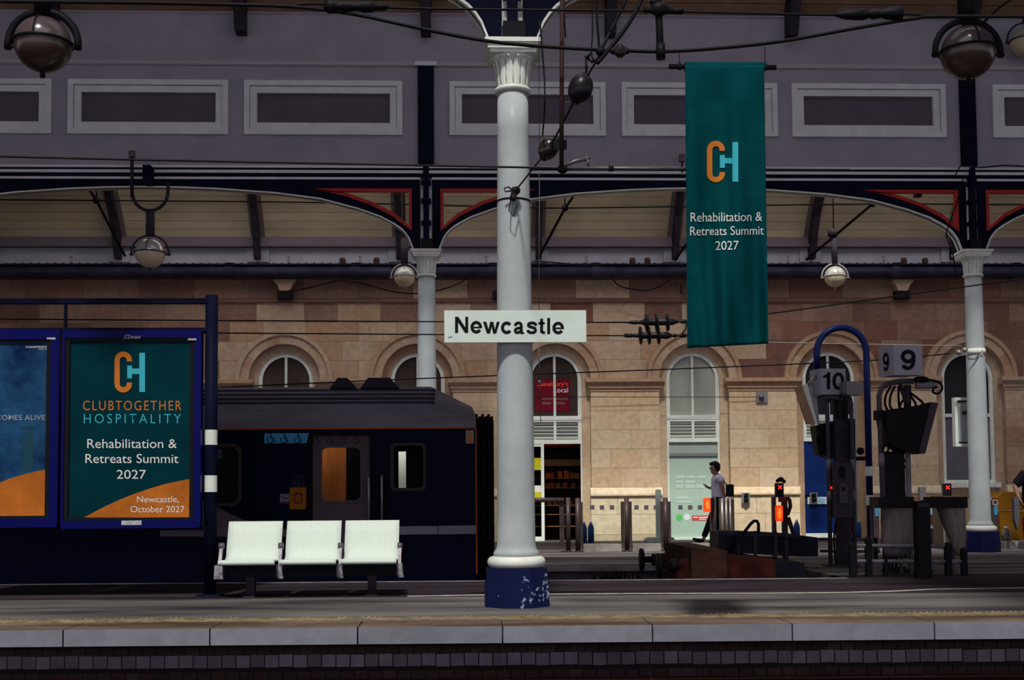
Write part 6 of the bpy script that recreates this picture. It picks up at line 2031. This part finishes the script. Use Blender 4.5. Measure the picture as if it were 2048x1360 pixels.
# ------------------------------------------------------------------ low railings
def railing(label, posts, rails, Y, mat=PGREY2):
    o = thing('low_railing', label, 'railing', Vector((P(posts[0][0],1100,Y).x, Y, 0)), 'low pipe railings')
    for px, yt, w_ in posts:
        a = P(px, yt, Y)
        MB().box(a.x-w_/150/2, a.x+w_/150/2, Y-.03, Y+.03, 0, a.z-.03).lathe([(w_/150/2,-.035),(w_/150/2,.035)], (a.x, Y, a.z-.03), (0,1,0), 12).build('post', BLACK, o)
    for x0, x1, y in rails:
        MB().tube([P(x0, y, Y), P(x1, y+1, Y)], .022, 8).build('rail', mat, o)
    return o
railing('low pipe railing in front of the two litter bags', [(1705,1086,13),(1736,1075,11),(1770,1112,6),(1895,1086,11),(1927,1096,10)], [(1700,1900,1091),(1700,1928,1122)], 14.36)
railing('low pipe railing beyond the number 10 stand', [(1738,1072,10),(1751,1074,7)], [(1637,1755,1078),(1640,1760,1102)], 18.0, PGREY)

# ------------------------------------------------------------------ gate heads and cabinets on the right
def gate_head(x0, y0, x1, y1, label, Y=21.4):
    X0, X1, Z0, Z1 = PR(x0, y0, x1, y1, Y)
    xm = (x0+x1)/2
    g = P(xm, 1100, Y); g.z = 0
    o = thing('ticket_gate', label, 'ticket gate', g, 'ticket gates with cross displays')
    bx2 = MB().box(X0, X1, Y, Y+.09, Z0, Z1).build('display', BLACK, o)
    cross((x0+x1)/2, y0+8, 9, Y-.004, XRED, bx2)
    MB().box(X0-.03, X1+.03, Y+.02, Y+.5, 0, Z0-.04).build('cabinet', BRONZE, o)
    MB().box(X0-.05, X1+.05, Y, Y+.55, Z0-.04, Z0).build('cabinet_top', M('copper_top', (0.20,0.09,0.05), .5), o)
    for s_ in (X0-.03, X1+.0):
        MB().box(s_, s_+.03, Y+.0, Y+.02, 0, Z0-.04).build('steel_edge', SST, o)
    return o
gate_head(1888.5, 967, 1903, 992, 'ticket gate with red cross display left of the far right column')
gate_head(1966, 967.5, 1980, 992, 'ticket gate with red cross display right of the far right column')
LEDB = M('blue_reader', (0.05,0.25,0.45), .4)
def reader(px, y0, y1, label, Y=20.9):
    g = P(px, 1100, Y); g.z = 0
    o = thing('ticket_reader', label, 'ticket reader', g, 'upright ticket readers')
    X0, X1, Z0, Z1 = PR(px-5.5, y0, px+5.5, y1, Y)
    MB().prism(rrect(X0, X1, 0, Z1, .03), Y, Y+.12).build('upright', BRONZE, o)
    MB().tube([((X0+X1)/2, Y-.01, 0), ((X0+X1)/2, Y-.01, Z0)], .02, 8).build('steel_edge', SST, o)
    a0, a1, b0, b1 = PR(px-3.5, y0+13, px+3.5, y0+31, Y)
    MB().prism(rrect(a0, a1, b0, b1, .02), Y-.02, Y).build('blue_pad', LEDB, o)
    mb = MB(); ring_prism(mb, rrect(X0, X1, P(px,y0+12,Y).z, Z1, .03), rrect(X0+.02, X1-.02, P(px,y0+12,Y).z+.02, Z1-.02, .015), Y-.015, Y)
    mb.build('loop', SST, o)
reader(1753, 1002, 1090, 'slim upright ticket reader with blue pad beside the hooped post')
reader(1831, 1002, 1085, 'slim upright ticket reader with blue pad right of the wide litter bag')
reader(1991, 999, 1100, 'slim upright ticket reader with blue pad right of the far right column')
mb = MB(); g = P(1846, 1100, 21.0); g.z = 0
o = thing('validator_box', 'small grey validator box above the black bollard', 'validator', g)
X0, X1, Z0, Z1 = PR(1840, 974, 1852.5, 1000, 21.0)
MB().box(X0, X1, 21.0, 21.1, Z0, Z1).build('box', M('validator_grey', (0.15,0.125,0.14), .5), o)
MB().box(X0+.02, X1-.02, 21.02, 21.08, 0, Z0).build('stem', BRONZE, o)
# wooden top rail behind the gates
o = thing('gate_rail', 'copper brown rail behind the litter bags at waist height', 'rail', P(1830, 998, 22.3))
a, b = P(1742, 998, 22.3), P(1890, 996, 22.3)
MB().box(a.x, b.x, 22.28, 22.36, a.z-.05, a.z+.03).build('rail', MATS['copper_top'], o)
for t in (.02, .5, .98):
    xx = a.x+(b.x-a.x)*t
    MB().box(xx-.02, xx+.02, 22.30, 22.34, 0, a.z-.05).build('baluster', BRONZE, o)
o = thing('small_poster_board', 'small poster with orange roof picture behind the black bollard', 'poster board', P(1867, 1085, 22.6))
X0, X1, Z0, Z1 = PR(1859, 1016, 1875, 1053, 22.6)
bd = MB().box(X0, X1, 22.6, 22.63, 0.35, Z1).build('board', M('poster_blue', (0.30,0.48,0.55), .5), o)
poly_part([(1860,1032),(1864,1029),(1874.5,1042),(1874.5,1052),(1860,1050)], lambda x, y: P(x, y, 22.595), M('poster_orange', (0.50,0.16,0.08), .5), bd, 'picture')
MB().box(X0, X1, 22.6, 22.63, 0, .35).build('stand', RAFTM, o)
# yellow bin and bottle
yb3 = thing('grit_bin', 'mustard yellow bin at the right picture edge', 'bin', G(2022, 1098))
YLB = M('mustard_plastic', (0.24,0.105,0.008), .55)
Yy = 22.4
X0, X1, Z0, Z1 = PR(1996, 985, 2050, 1080, Yy)
MB().prism([(X0+.06,0.0),(X0+.02,Z1-.36),(X1,Z1-.36),(X1-.02,0.0)], Yy, Yy+.5).build('bin_body', YLB, yb3)
MB().prism([(X0,Z1-.34),(X0-.02,Z1-.10),(X0+.10,Z1),(X1-.1,Z1+.01),(X1,Z1-.1),(X1,Z1-.34)], Yy-.02, Yy+.52).build('bin_lid', YLB, yb3)
bt = thing('soap_bottle', 'grey squat bottle standing on the kerb before the yellow bin', 'bottle', P(2013, 1082, 21.8))
a = P(2013, 1082, 21.8)
MB().lathe([(.085,0),(.085,.14),(.06,.2),(.035,.22)], a, n=14).build('bottle_body', M('bottle_grey', (0.12,0.10,0.11), .5, var=.4, scale=20), bt)
MB().lathe([(.04,.22),(.04,.26),(.03,.27)], a, n=12).build('bottle_cap', WHITE_PAINT, bt)
kb = thing('kerb_block', 'low stone kerb under the bottle at the right picture edge', 'kerb', (a.x+.1, 21.9, 0))
MB().box(a.x-.12, a.x+.65, 21.6, 22.1, 0, a.z-.002).build('kerb', MATS['kerb_stone'], kb)

# white framed hanging board beside the far right column
wb = thing('hanging_board', 'white framed board hanging behind the far right column', 'board', P(1938, 893, Y_ROW+.5))
X0, X1, Z0, Z1 = PR(1909, 795, 1966, 893, Y_ROW+.45)
mb = MB(); mitre(mb, X0, X1, Z0, Z1, .05, Y_ROW+.42, Y_ROW+.55); mb.build('frame', WHITE_PAINT, wb)
MB().box(X0+.04, X1-.04, Y_ROW+.46, Y_ROW+.50, Z0+.04, Z1-.04).build('panel', M('board_panel', (0.36,0.40,0.41), .5), wb)
for zz in (Z0+.055, Z1-.085):
    MB().box(X0+.05, X1-.05, Y_ROW+.45, Y_ROW+.47, zz, zz+.03).build('slot', RAFTM, wb)
MB().box(COLX[1]-.05, COLX[1]+.05, Y_ROW+.05, Y_ROW+.46, Z1-.3, Z1-.25).build('bracket', DARKIRON, wb)

# weeds in the pit
wd_ = thing('weed_clump', 'dark clump of weeds on the bay track edge right of the column', 'weeds', P(1238, 1158, 15.6))
mb = MB()
c = P(1238, 1160, 15.6)
for k in range(40):
    a_ = random.uniform(-.32, .32); h_ = random.uniform(.05, .13)*(1-abs(a_)*1.8)
    x = c.x+a_; y = c.y+random.uniform(-.1,.1)
    l = random.uniform(-.06,.06)
    mb.add([(x-.02,y,c.z-.05),(x+.02,y,c.z-.05),(x+l,y+l*.5,c.z+h_+.03)], [(0,1,2)])
mb.build('leaves', M('dark_weed', (0.006,0.007,0.006), .9), wd_, kind='stuff')
MB().ball((c.x, c.y, c.z-.45), .5, .3, .45, 14, 8).build('soil_heap', GRAVEL, wd_)

# ------------------------------------------------------------------ overhead line equipment
Y_O = 8.6
def wire(pts, r, label, parts=None, name='overhead_wire', cat='wire', group=None, mat=None, n=6):
    """pts: (px, py, Y)"""
    w_ = [P(*p) for p in pts]
    o = thing(name, label, cat, w_[0], group)
    out = []
    k = len(w_)
    for i in range(k-1):
        p0, p1, p2, p3 = w_[max(i-1,0)], w_[i], w_[i+1], w_[min(i+2,k-1)]
        m = 4 if k > 2 else 1
        for q in range(m):
            t = q/m
            out.append(0.5*((2*p1)+(p2-p0)*t+(2*p0-5*p1+4*p2-p3)*t*t+(3*p1-p0-3*p2+p3)*t**3))
    out.append(w_[-1])
    MB().tube(out, r, n).build('strand', mat or BLACK, o)
    return o
GW = 'overhead line wires'
m1 = wire([(-60,2,Y_O),(300,6,Y_O),(440,9,Y_O),(575,13,Y_O),(700,27,Y_O),(850,59,Y_O),(975,82,Y_O),(1100,94,Y_O),(1240,101,Y_O),(1330,103,Y_O),(1430,97,Y_O),(1560,83,Y_O),(1720,55,Y_O),(1830,37,Y_O),(1880,33,Y_O),(2120,34,Y_O)],
          .0135, 'thick sagging messenger cable crossing in front of the column capital', group=GW)
mb = MB(); c = P(1240, 102, Y_O)
mb.bx(c, .085, .05, .045); mb.lathe([(.022,-.045),(.034,-.03),(.034,.03),(.022,.045)], c, n=10); mb.ball(c+Vector((-.05,0,0)), .03, .025, .025, 8, 6); mb.ball(c+Vector((.05,0,0)), .025, .022, .025, 8, 6)
mb.build('clamp', DARKIRON, m1)
c = P(1200, 103, Y_O)
MB().ball(c, .034, .03, .034, 10, 8).build('clamp', BLACK, m1)
c = P(572, 12, Y_O); MB().ball(c, .035, .012, .012, 10, 6).build('splice', BLACK, m1)
m2 = wire([(575,13,Y_O),(610,8,Y_O),(650,8,Y_O),(775,15,Y_O),(900,18,Y_O),(1080,20,Y_O),(1290,22,Y_O),(1430,25,Y_O),(1560,28,Y_O),(1680,30,Y_O),(1805,28,Y_O),(1850,31,Y_O),(1880,33,Y_O)],
          .009, 'thin upper cable with two wrapped insulators at the top edge', group=GW)
def wrap(x0, y0, x1, y1, prof, parent, name='insulator', Y=Y_O, mat=None):
    a, b = P(x0, y0, Y), P(x1, y1, Y)
    L = (b-a).length
    return MB().lathe([(r_, t*L) for t, r_ in prof], a, (b-a), 12).build(name, mat or BLACK, parent)
wrap(648, 13, 778, 14, [(0,.03),(.06,.05),(.15,.05),(.22,.03),(.30,.042),(.42,.035),(.5,.028),(.62,.045),(.75,.04),(.80,.025),(.9,.03),(.97,.02),(1,.008)], m2)
wrap(1668, 30, 1808, 26, [(0,.008),(.06,.02),(.15,.034),(.28,.042),(.42,.044),(.50,.028),(.55,.042),(.68,.030),(.74,.044),(.88,.05),(.97,.045),(1,.01)], m2)
ct = wire([(-60,311,8.8),(0,313,8.8),(250,319,8.8),(600,326,8.8),(900,332,8.8),(1120,336,8.8),(1240,337,8.8),(1372,338,8.8),(1700,340,8.8)], .008, 'contact wire crossing the big column just below the upper panels', group=GW, mat=DARKIRON)
MB().tube([P(1128,336,8.8), P(1400,338,8.8)], .014, 8).build('steady_tube', STEEL, ct)
MB().tube([P(1130,332,8.8), P(1148,323,8.8), P(1172,318,8.8)], [.010,.014,.016], 8).tube([P(1174,316,8.8), P(1177,334,8.8)], .010, 6).tube([P(1166,319,8.8), P(1180,315,8.8)], .013, 6).build('steady_arm', STEEL, ct)
c = P(1222, 337, 8.8); MB().tube([P(1217,337,8.8), P(1227,337,8.8)], .022, 10).build('collar', DARKIRON, ct)
MB().ball(P(1125,338,8.8), .042, .03, .035, 12, 8).build('base_clamp', BLACK, ct)
dr_ = wire([(1124,-30,8.75),(1123,340,8.75)], .018, 'vertical dark brown rod hanging right of the column capital', name='drop_rod', cat='rod', mat=M('brown_rod', (0.035,0.018,0.018), .6))
MB().tube([P(1129,-20,8.74), P(1129,40,8.74), P(1131,75,8.74)], .006, 5).build('side_wire', BLACK, dr_)
# diagonal cables and egg insulators down to the column clamp
wire([(1293,-25,Y_O),(1283,0,Y_O),(1262,40,Y_O),(1235,78,Y_O),(1210,108,Y_O),(1194,127,Y_O)], .017, 'thick diagonal cable right of the vertical rod, lower one', group='diagonal cables')
wire([(1262,-25,Y_O+.1),(1252,0,Y_O+.1),(1225,55,Y_O+.1),(1203,98,Y_O+.05)], .014, 'thick diagonal cable right of the vertical rod, upper one', group='diagonal cables')
wire([(1192,-20,Y_O),(1193,20,Y_O),(1196,65,Y_O),(1199,100,Y_O)], [.009]*13 if False else .010, 'vertical dropper cable meeting the messenger clamp', group='dropper cables')
wire([(1184,-20,Y_O),(1185,60,Y_O),(1183,105,Y_O),(1187,122,Y_O)], .006, 'thin vertical dropper wire left of the messenger clamp', group='dropper cables')
stay = wire([(1203,104,Y_O),(1182,140,Y_O+.05),(1161,177,Y_O+.1),(1130,238,Y_O+.3),(1097,297,Y_O+.55),(1060,345,Y_O+1.4),(1032,380,10.80)], .0075, 'slanting stay wire with two egg insulators running to the column', name='stay_wire')
EGG = M('brown_egg_insulator', (0.012,0.010,0.012), .35, spec=.2)
EGG2 = M('glazed_egg_insulator', (0.030,0.021,0.019), .2, spec=.45)
def egg(px, py, rx, rz, Y, ang, mat):
    c = P(px, py, Y); s = S(px, py, Y)
    R = Matrix.Rotation(radians(ang), 3, 'Y')
    mb = MB().ball(c, rx/s, rx/s, rz/s, 20, 14, R)
    o = mb.build('egg_insulator', mat, stay)
    for sg in (-1, 1):
        MB().lathe([(rx/s*.45, rz/s*.80), (rx/s*.30, rz/s*1.06)], c, R @ Vector((0,0,sg)), 10).build('end_cap', BLACK, o)
egg(1161, 177, 24.5, 31, Y_O+.1, 22, EGG)
egg(1097, 297, 20, 25, Y_O+.55, 28, EGG2)
MB().tube([P(1172,112,Y_O+.1), P(1173,150,Y_O+.08), P(1172,165,Y_O+.1)], .010, 6).tube([P(1180,108,Y_O), P(1175,116,Y_O+.1), P(1184,124,Y_O+.1), P(1190,120,Y_O)], .010, 6).build('hook', BLACK, stay)
MB().tube([P(1120,211,Y_O+.2), P(1135,205,Y_O+.15), P(1146,205,Y_O+.12)], .006, 5).build('tie', STEEL, stay)
MB().bx(P(1120,290,9.0), .10, .05, .06).ball(P(1113,285,9.1), .04, .03, .04, 8, 6).build('bracket', BLACK, stay)
# slack thin wires near the capital
wire([(1080,42,Y_O),(1084,95,Y_O),(1089,160,Y_O),(1089,220,Y_O),(1085,272,Y_O+.6)], .007, 'slack black wire hanging right of the column capital', group='slack wires')
wire([(1078,40,10.6),(1078,150,10.6),(1079,300,10.6)], .003, 'very thin straight wire beside the column shaft', group='slack wires', mat=DARKIRON)
# clamp on the column with loop
cl_ = thing('column_clamp', 'dark wire clamp with loop strapped round the big column', 'clamp', P(1028, 400, 10.9))
zc2 = P(1028, 398, 10.9).z
MB().lathe([(.153,-.008),(.158,-.008),(.158,.008),(.153,.008)], (NX, Y_COL, zc2+.01), n=40).build('strap', BLACK, cl_)
c = P(1028, 388, 10.83)
MB().bx(c, .06, .05, .11, Matrix.Rotation(radians(12),3,'Y')).ball(c+Vector((.02,-.01,.03)), .04, .03, .04, 8, 6).ball(c+Vector((-.01,-.01,-.04)), .035, .03, .03, 8, 6).build('clamp_block', DARKIRON, cl_)
MB().tube([c+Vector((.0,-.01,.02)), c+Vector((-.05,-.02,.06)), c+Vector((-.09,-.01,.05)), c+Vector((-.08,0,.02)), c+Vector((-.02,0,.03))], .007, 6).tube([c+Vector((-.03,.01,-.05)), c+Vector((-.05,-.04,-.16)), c+Vector((-.01,-.05,-.22)), c+Vector((.03,-.02,-.10))], .006, 6).build('loop', BLACK, cl_)
# dark mast stub with cross clamp at the top
ms = thing('drop_tube', 'dark drop tube with cross clamp left of the banner top', 'tube', P(1320, 118, Y_O-.1))
MB().tube([P(1316,-25,Y_O-.1), P(1317,20,Y_O-.1), P(1319,60,Y_O-.1), P(1321,112,Y_O-.1)], [.026,.026,.026,.028], 10).build('tube', BLACK, ms)
MB().tube([P(1321,88,Y_O-.1), P(1321.5,118,Y_O-.1)], .034, 10).build('sleeve', BLACK, ms)
MB().tube([P(1287,20,Y_O-.12), P(1340,22,Y_O-.12)], .022, 8).ball(P(1318,18,Y_O-.12), .07, .045, .055, 10, 8).ball(P(1360,22,Y_O-.12), .03, .03, .025, 8, 6).tube([P(1340,22,Y_O-.12), P(1366,22,Y_O-.12)], .022, 8).ball(P(1310,4,Y_O-.12), .04, .03, .03, 8, 6).build('cross_clamp', BLACK, ms)
# far cross wires
wire([(-60,399,25.4),(190,401,25.55),(640,405,25.5),(1000,414,25.5),(1130,416,25.55),(1370,413,25.5),(1745,408,25.55),(2000,409,25.5),(2110,408,25.5)], .016, 'thin cross wire through the tie rod joints behind the girders', group='cross wires')
for (yl, yr_, ins, lab) in ((641, 645, [(1258,645),(1374,643)], 'upper span wire with disc insulators behind the name sign'), (666, 671.5, [(1249,671),(1374,671)], 'lower span wire with disc insulators behind the name sign')):
    Yw_ = 18.3
    xs0 = ins[0][0]
    o = wire([(-40,yl-3,Yw_),(430,yl,Yw_),(900,(yl+yr_)/2+.5,Yw_),(xs0+4,yr_,Yw_)], .011, lab, group='span wires')
    a, b = P(xs0, ins[0][1], Yw_), P(ins[1][0], ins[1][1], Yw_)
    up = yl < 650
    L = (b-a).length
    px2t = lambda px: (px-xs0)/(ins[1][0]-xs0)
    body = [(0,.02),(.10,.035),(.16,.03),(.26,.035),(.28,.055),(.80,.055),(.86,.05),(.90,.03)] if up else [(0,.03),(.12,.035),(.14,.028),(.24,.035),(.28,.055),(.66,.05),(.74,.06),(.82,.035),(.86,.012)]
    wrap(xs0, ins[0][1], ins[1][0], ins[1][1], [(t*.9, r_) for t, r_ in body], o, 'insulator_core', Yw_, EGG)
    for px in ((1293,1313,1335) if up else (1281,1298,1317)):
        c = P(px, ins[0][1], Yw_)
        MB().lathe([(.03,-.03),(.14,-.012),(.145,.0),(.135,.012),(.05,.03)], c, Vector((1,0,.05)), 20).build('insulator_disc', EGG, o)
    wrap(1345 if up else 1340, ins[1][1], ins[1][0], ins[1][1], [(0,.012),(.1,.02),(.3,.035),(.5,.012),(.6,.03),(.8,.035),(1,.02)], o, 'end_fitting', Yw_, EGG)
    # carry on behind the banner to the right column
    if not up:
        pass
wire([(1372,643,18.3),(1372,656,18.25),(1364,668,18.25)], .012, 'short jumper loop joining the two disc insulators', group='span wires')
wire([(1374,672,18.4),(1450,680,19),(1540,685,19.6),(1750,689,19.95),(1923,692,20.12)], .011, 'pale span wire from the banner to the far right column', group='right span wires', mat=M('pale_wire', (0.25,0.23,0.22), .5))
wire([(400,777,18.4),(700,763,18.5),(1000,751,18.7),(1400,736,19.3),(1740,721,19.9),(1900,707,20.12)], .011, 'dark wire rising rightwards across the arches to the far right column', group='right span wires')
wire([(1374,643,18.3),(1540,627,18.3),(1800,591,18.3),(2120,548,18.3)], .012, 'dark wire rising from behind the banner to the right edge', group='right span wires')
wire([(1030,793.5,27.25),(1300,794,27.3),(1514,794,27.36)], .008, 'thin wire along the wall ending at the anchor plate', group='wall wires', mat=DARKIRON)
# strap on the far right column
cs = thing('column_strap', 'pale metal strap with wire shackles on the far right column', 'strap', (COLX[1], Y_ROW-.06, P(1940,705,Y_ROW).z))
zc3 = P(1940, 705, Y_ROW).z
MB().lathe([(.158,-.05),(.168,-.05),(.168,.05),(.158,.05)], (COLX[1], Y_ROW-.06, zc3), n=32).build('band', COLWHITE, cs)
c = P(1930, 700, Y_ROW-.2)
MB().ball(c, .05, .05, .045, 10, 8).ball(P(1918,705,Y_ROW-.25), .06, .05, .05, 10, 8).bx(P(1961,706,Y_ROW-.2), .07, .05, .10).build('shackle', SST, cs)
MB().tube([P(1932,708,Y_ROW-.25), P(1938,718,Y_ROW-.25), P(1950,718,Y_ROW-.25), P(1958,708,Y_ROW-.25)], .012, 6).build('cable_loop', STEEL, cs)
# dangling pull cord in front of the shop window
pc = thing('pull_cord', 'dangling cord with small weight right of the column below the name sign', 'cord', P(1079, 840, 11.3))
MB().tube([P(1077.5,686,11.3), P(1079,760,11.3)], .006, 6).tube([P(1080,790,11.3), P(1081.5,845,11.3)], .004, 6).tube([P(1079,340,11.3), P(1077.5,686,11.3)], .0035, 5).build('cord', STEEL, pc)
MB().ball(P(1079,765,11.3), .022, .02, .026, 10, 8).ball(P(1080,784,11.3), .014, .012, .014, 8, 6).build('weight', STEEL, pc)
MB().tube([P(1079,775,11.3), P(1080,800,11.3)], .004, 5).build('lower_cord', M('orange_cord', (0.3,0.08,0.03), .6), pc)
# cables looping under the gutter
wire([(575,582,27.1),(620,575,27.1),(670,562,27.1),(720,566,27.1),(780,582,27.1),(830,587,27.1),(880,580,27.1),(925,563,27.1),(935,548,27.1)], .016, 'black cable looping under the gutter above the train', group='cables under the gutter')
wire([(1220,548,27.1),(1228,562,27.1),(1245,574,27.1),(1278,580,27.1),(1310,577,27.1),(1335,562,27.1),(1342,548,27.1)], .016, 'black cable loop under the gutter left of the banner', group='cables under the gutter')
wire([(1065,522,26.6),(1110,525,26.6),(1165,531,26.6),(1185,535,26.6)], .013, 'short black cable on the gutter right of the column', group='cables under the gutter')
wire([(1362,566,27.2),(1362,588,27.3)], .014, 'short black cable end on the wall left of the banner', group='cables under the gutter')
# small fittings on the girder
def fitting(px, py, Y, label, w_=.05, h_=.06):
    c = P(px, py, Y)
    o = thing('girder_fitting', label, 'fitting', (c.x, Y, c.z-h_))
    MB().bx(c, w_*2, .08, h_*2).build('box', STEEL, o)
    MB().tube([c-Vector((0,0,h_)), P(px, 345, Y)-Vector((0,0,.0))], .014, 6).build('stem', DARKIRON, o)
fitting(1364, 316, Y_ROW-.17, 'small grey box on a stem above the girder left of the banner')
o = thing('loudspeaker', 'small black loudspeaker box inside the right red edged spandrel', 'loudspeaker', P(1835, 392, Y_ROW+.3))
c = P(1835, 388, Y_ROW+.3)
MB().bx(c, .115, .12, .11).build('box', BLACK, o)
MB().tube([c+Vector((0,0,.05)), c+Vector((0,-.36,.17))], .015, 6).build('bracket', DARKIRON, o)
# drooping cable along the right column and wire above the right girder
wire([(1910,352,20.1),(1925,330,20.1),(1960,335,20.1),(2010,331,20.1),(2060,334,20.1)], .012, 'loose cable lying on the girder above the far right column', group='loose cables at the right column')
wire([(1926,358,20.1),(1912,410,20.1),(1900,445,20.1),(1893,470,20.15),(1906,510,20.2),(1914,560,20.3)], .011, 'black cable drooping from the right spandrel past the capital', group='loose cables at the right column')
wire([(2110,-30,10.5),(2020,0,10.5),(1960,52,10.6)], .012, 'black stay running to the upper right globe lamp', group='diagonal cables')
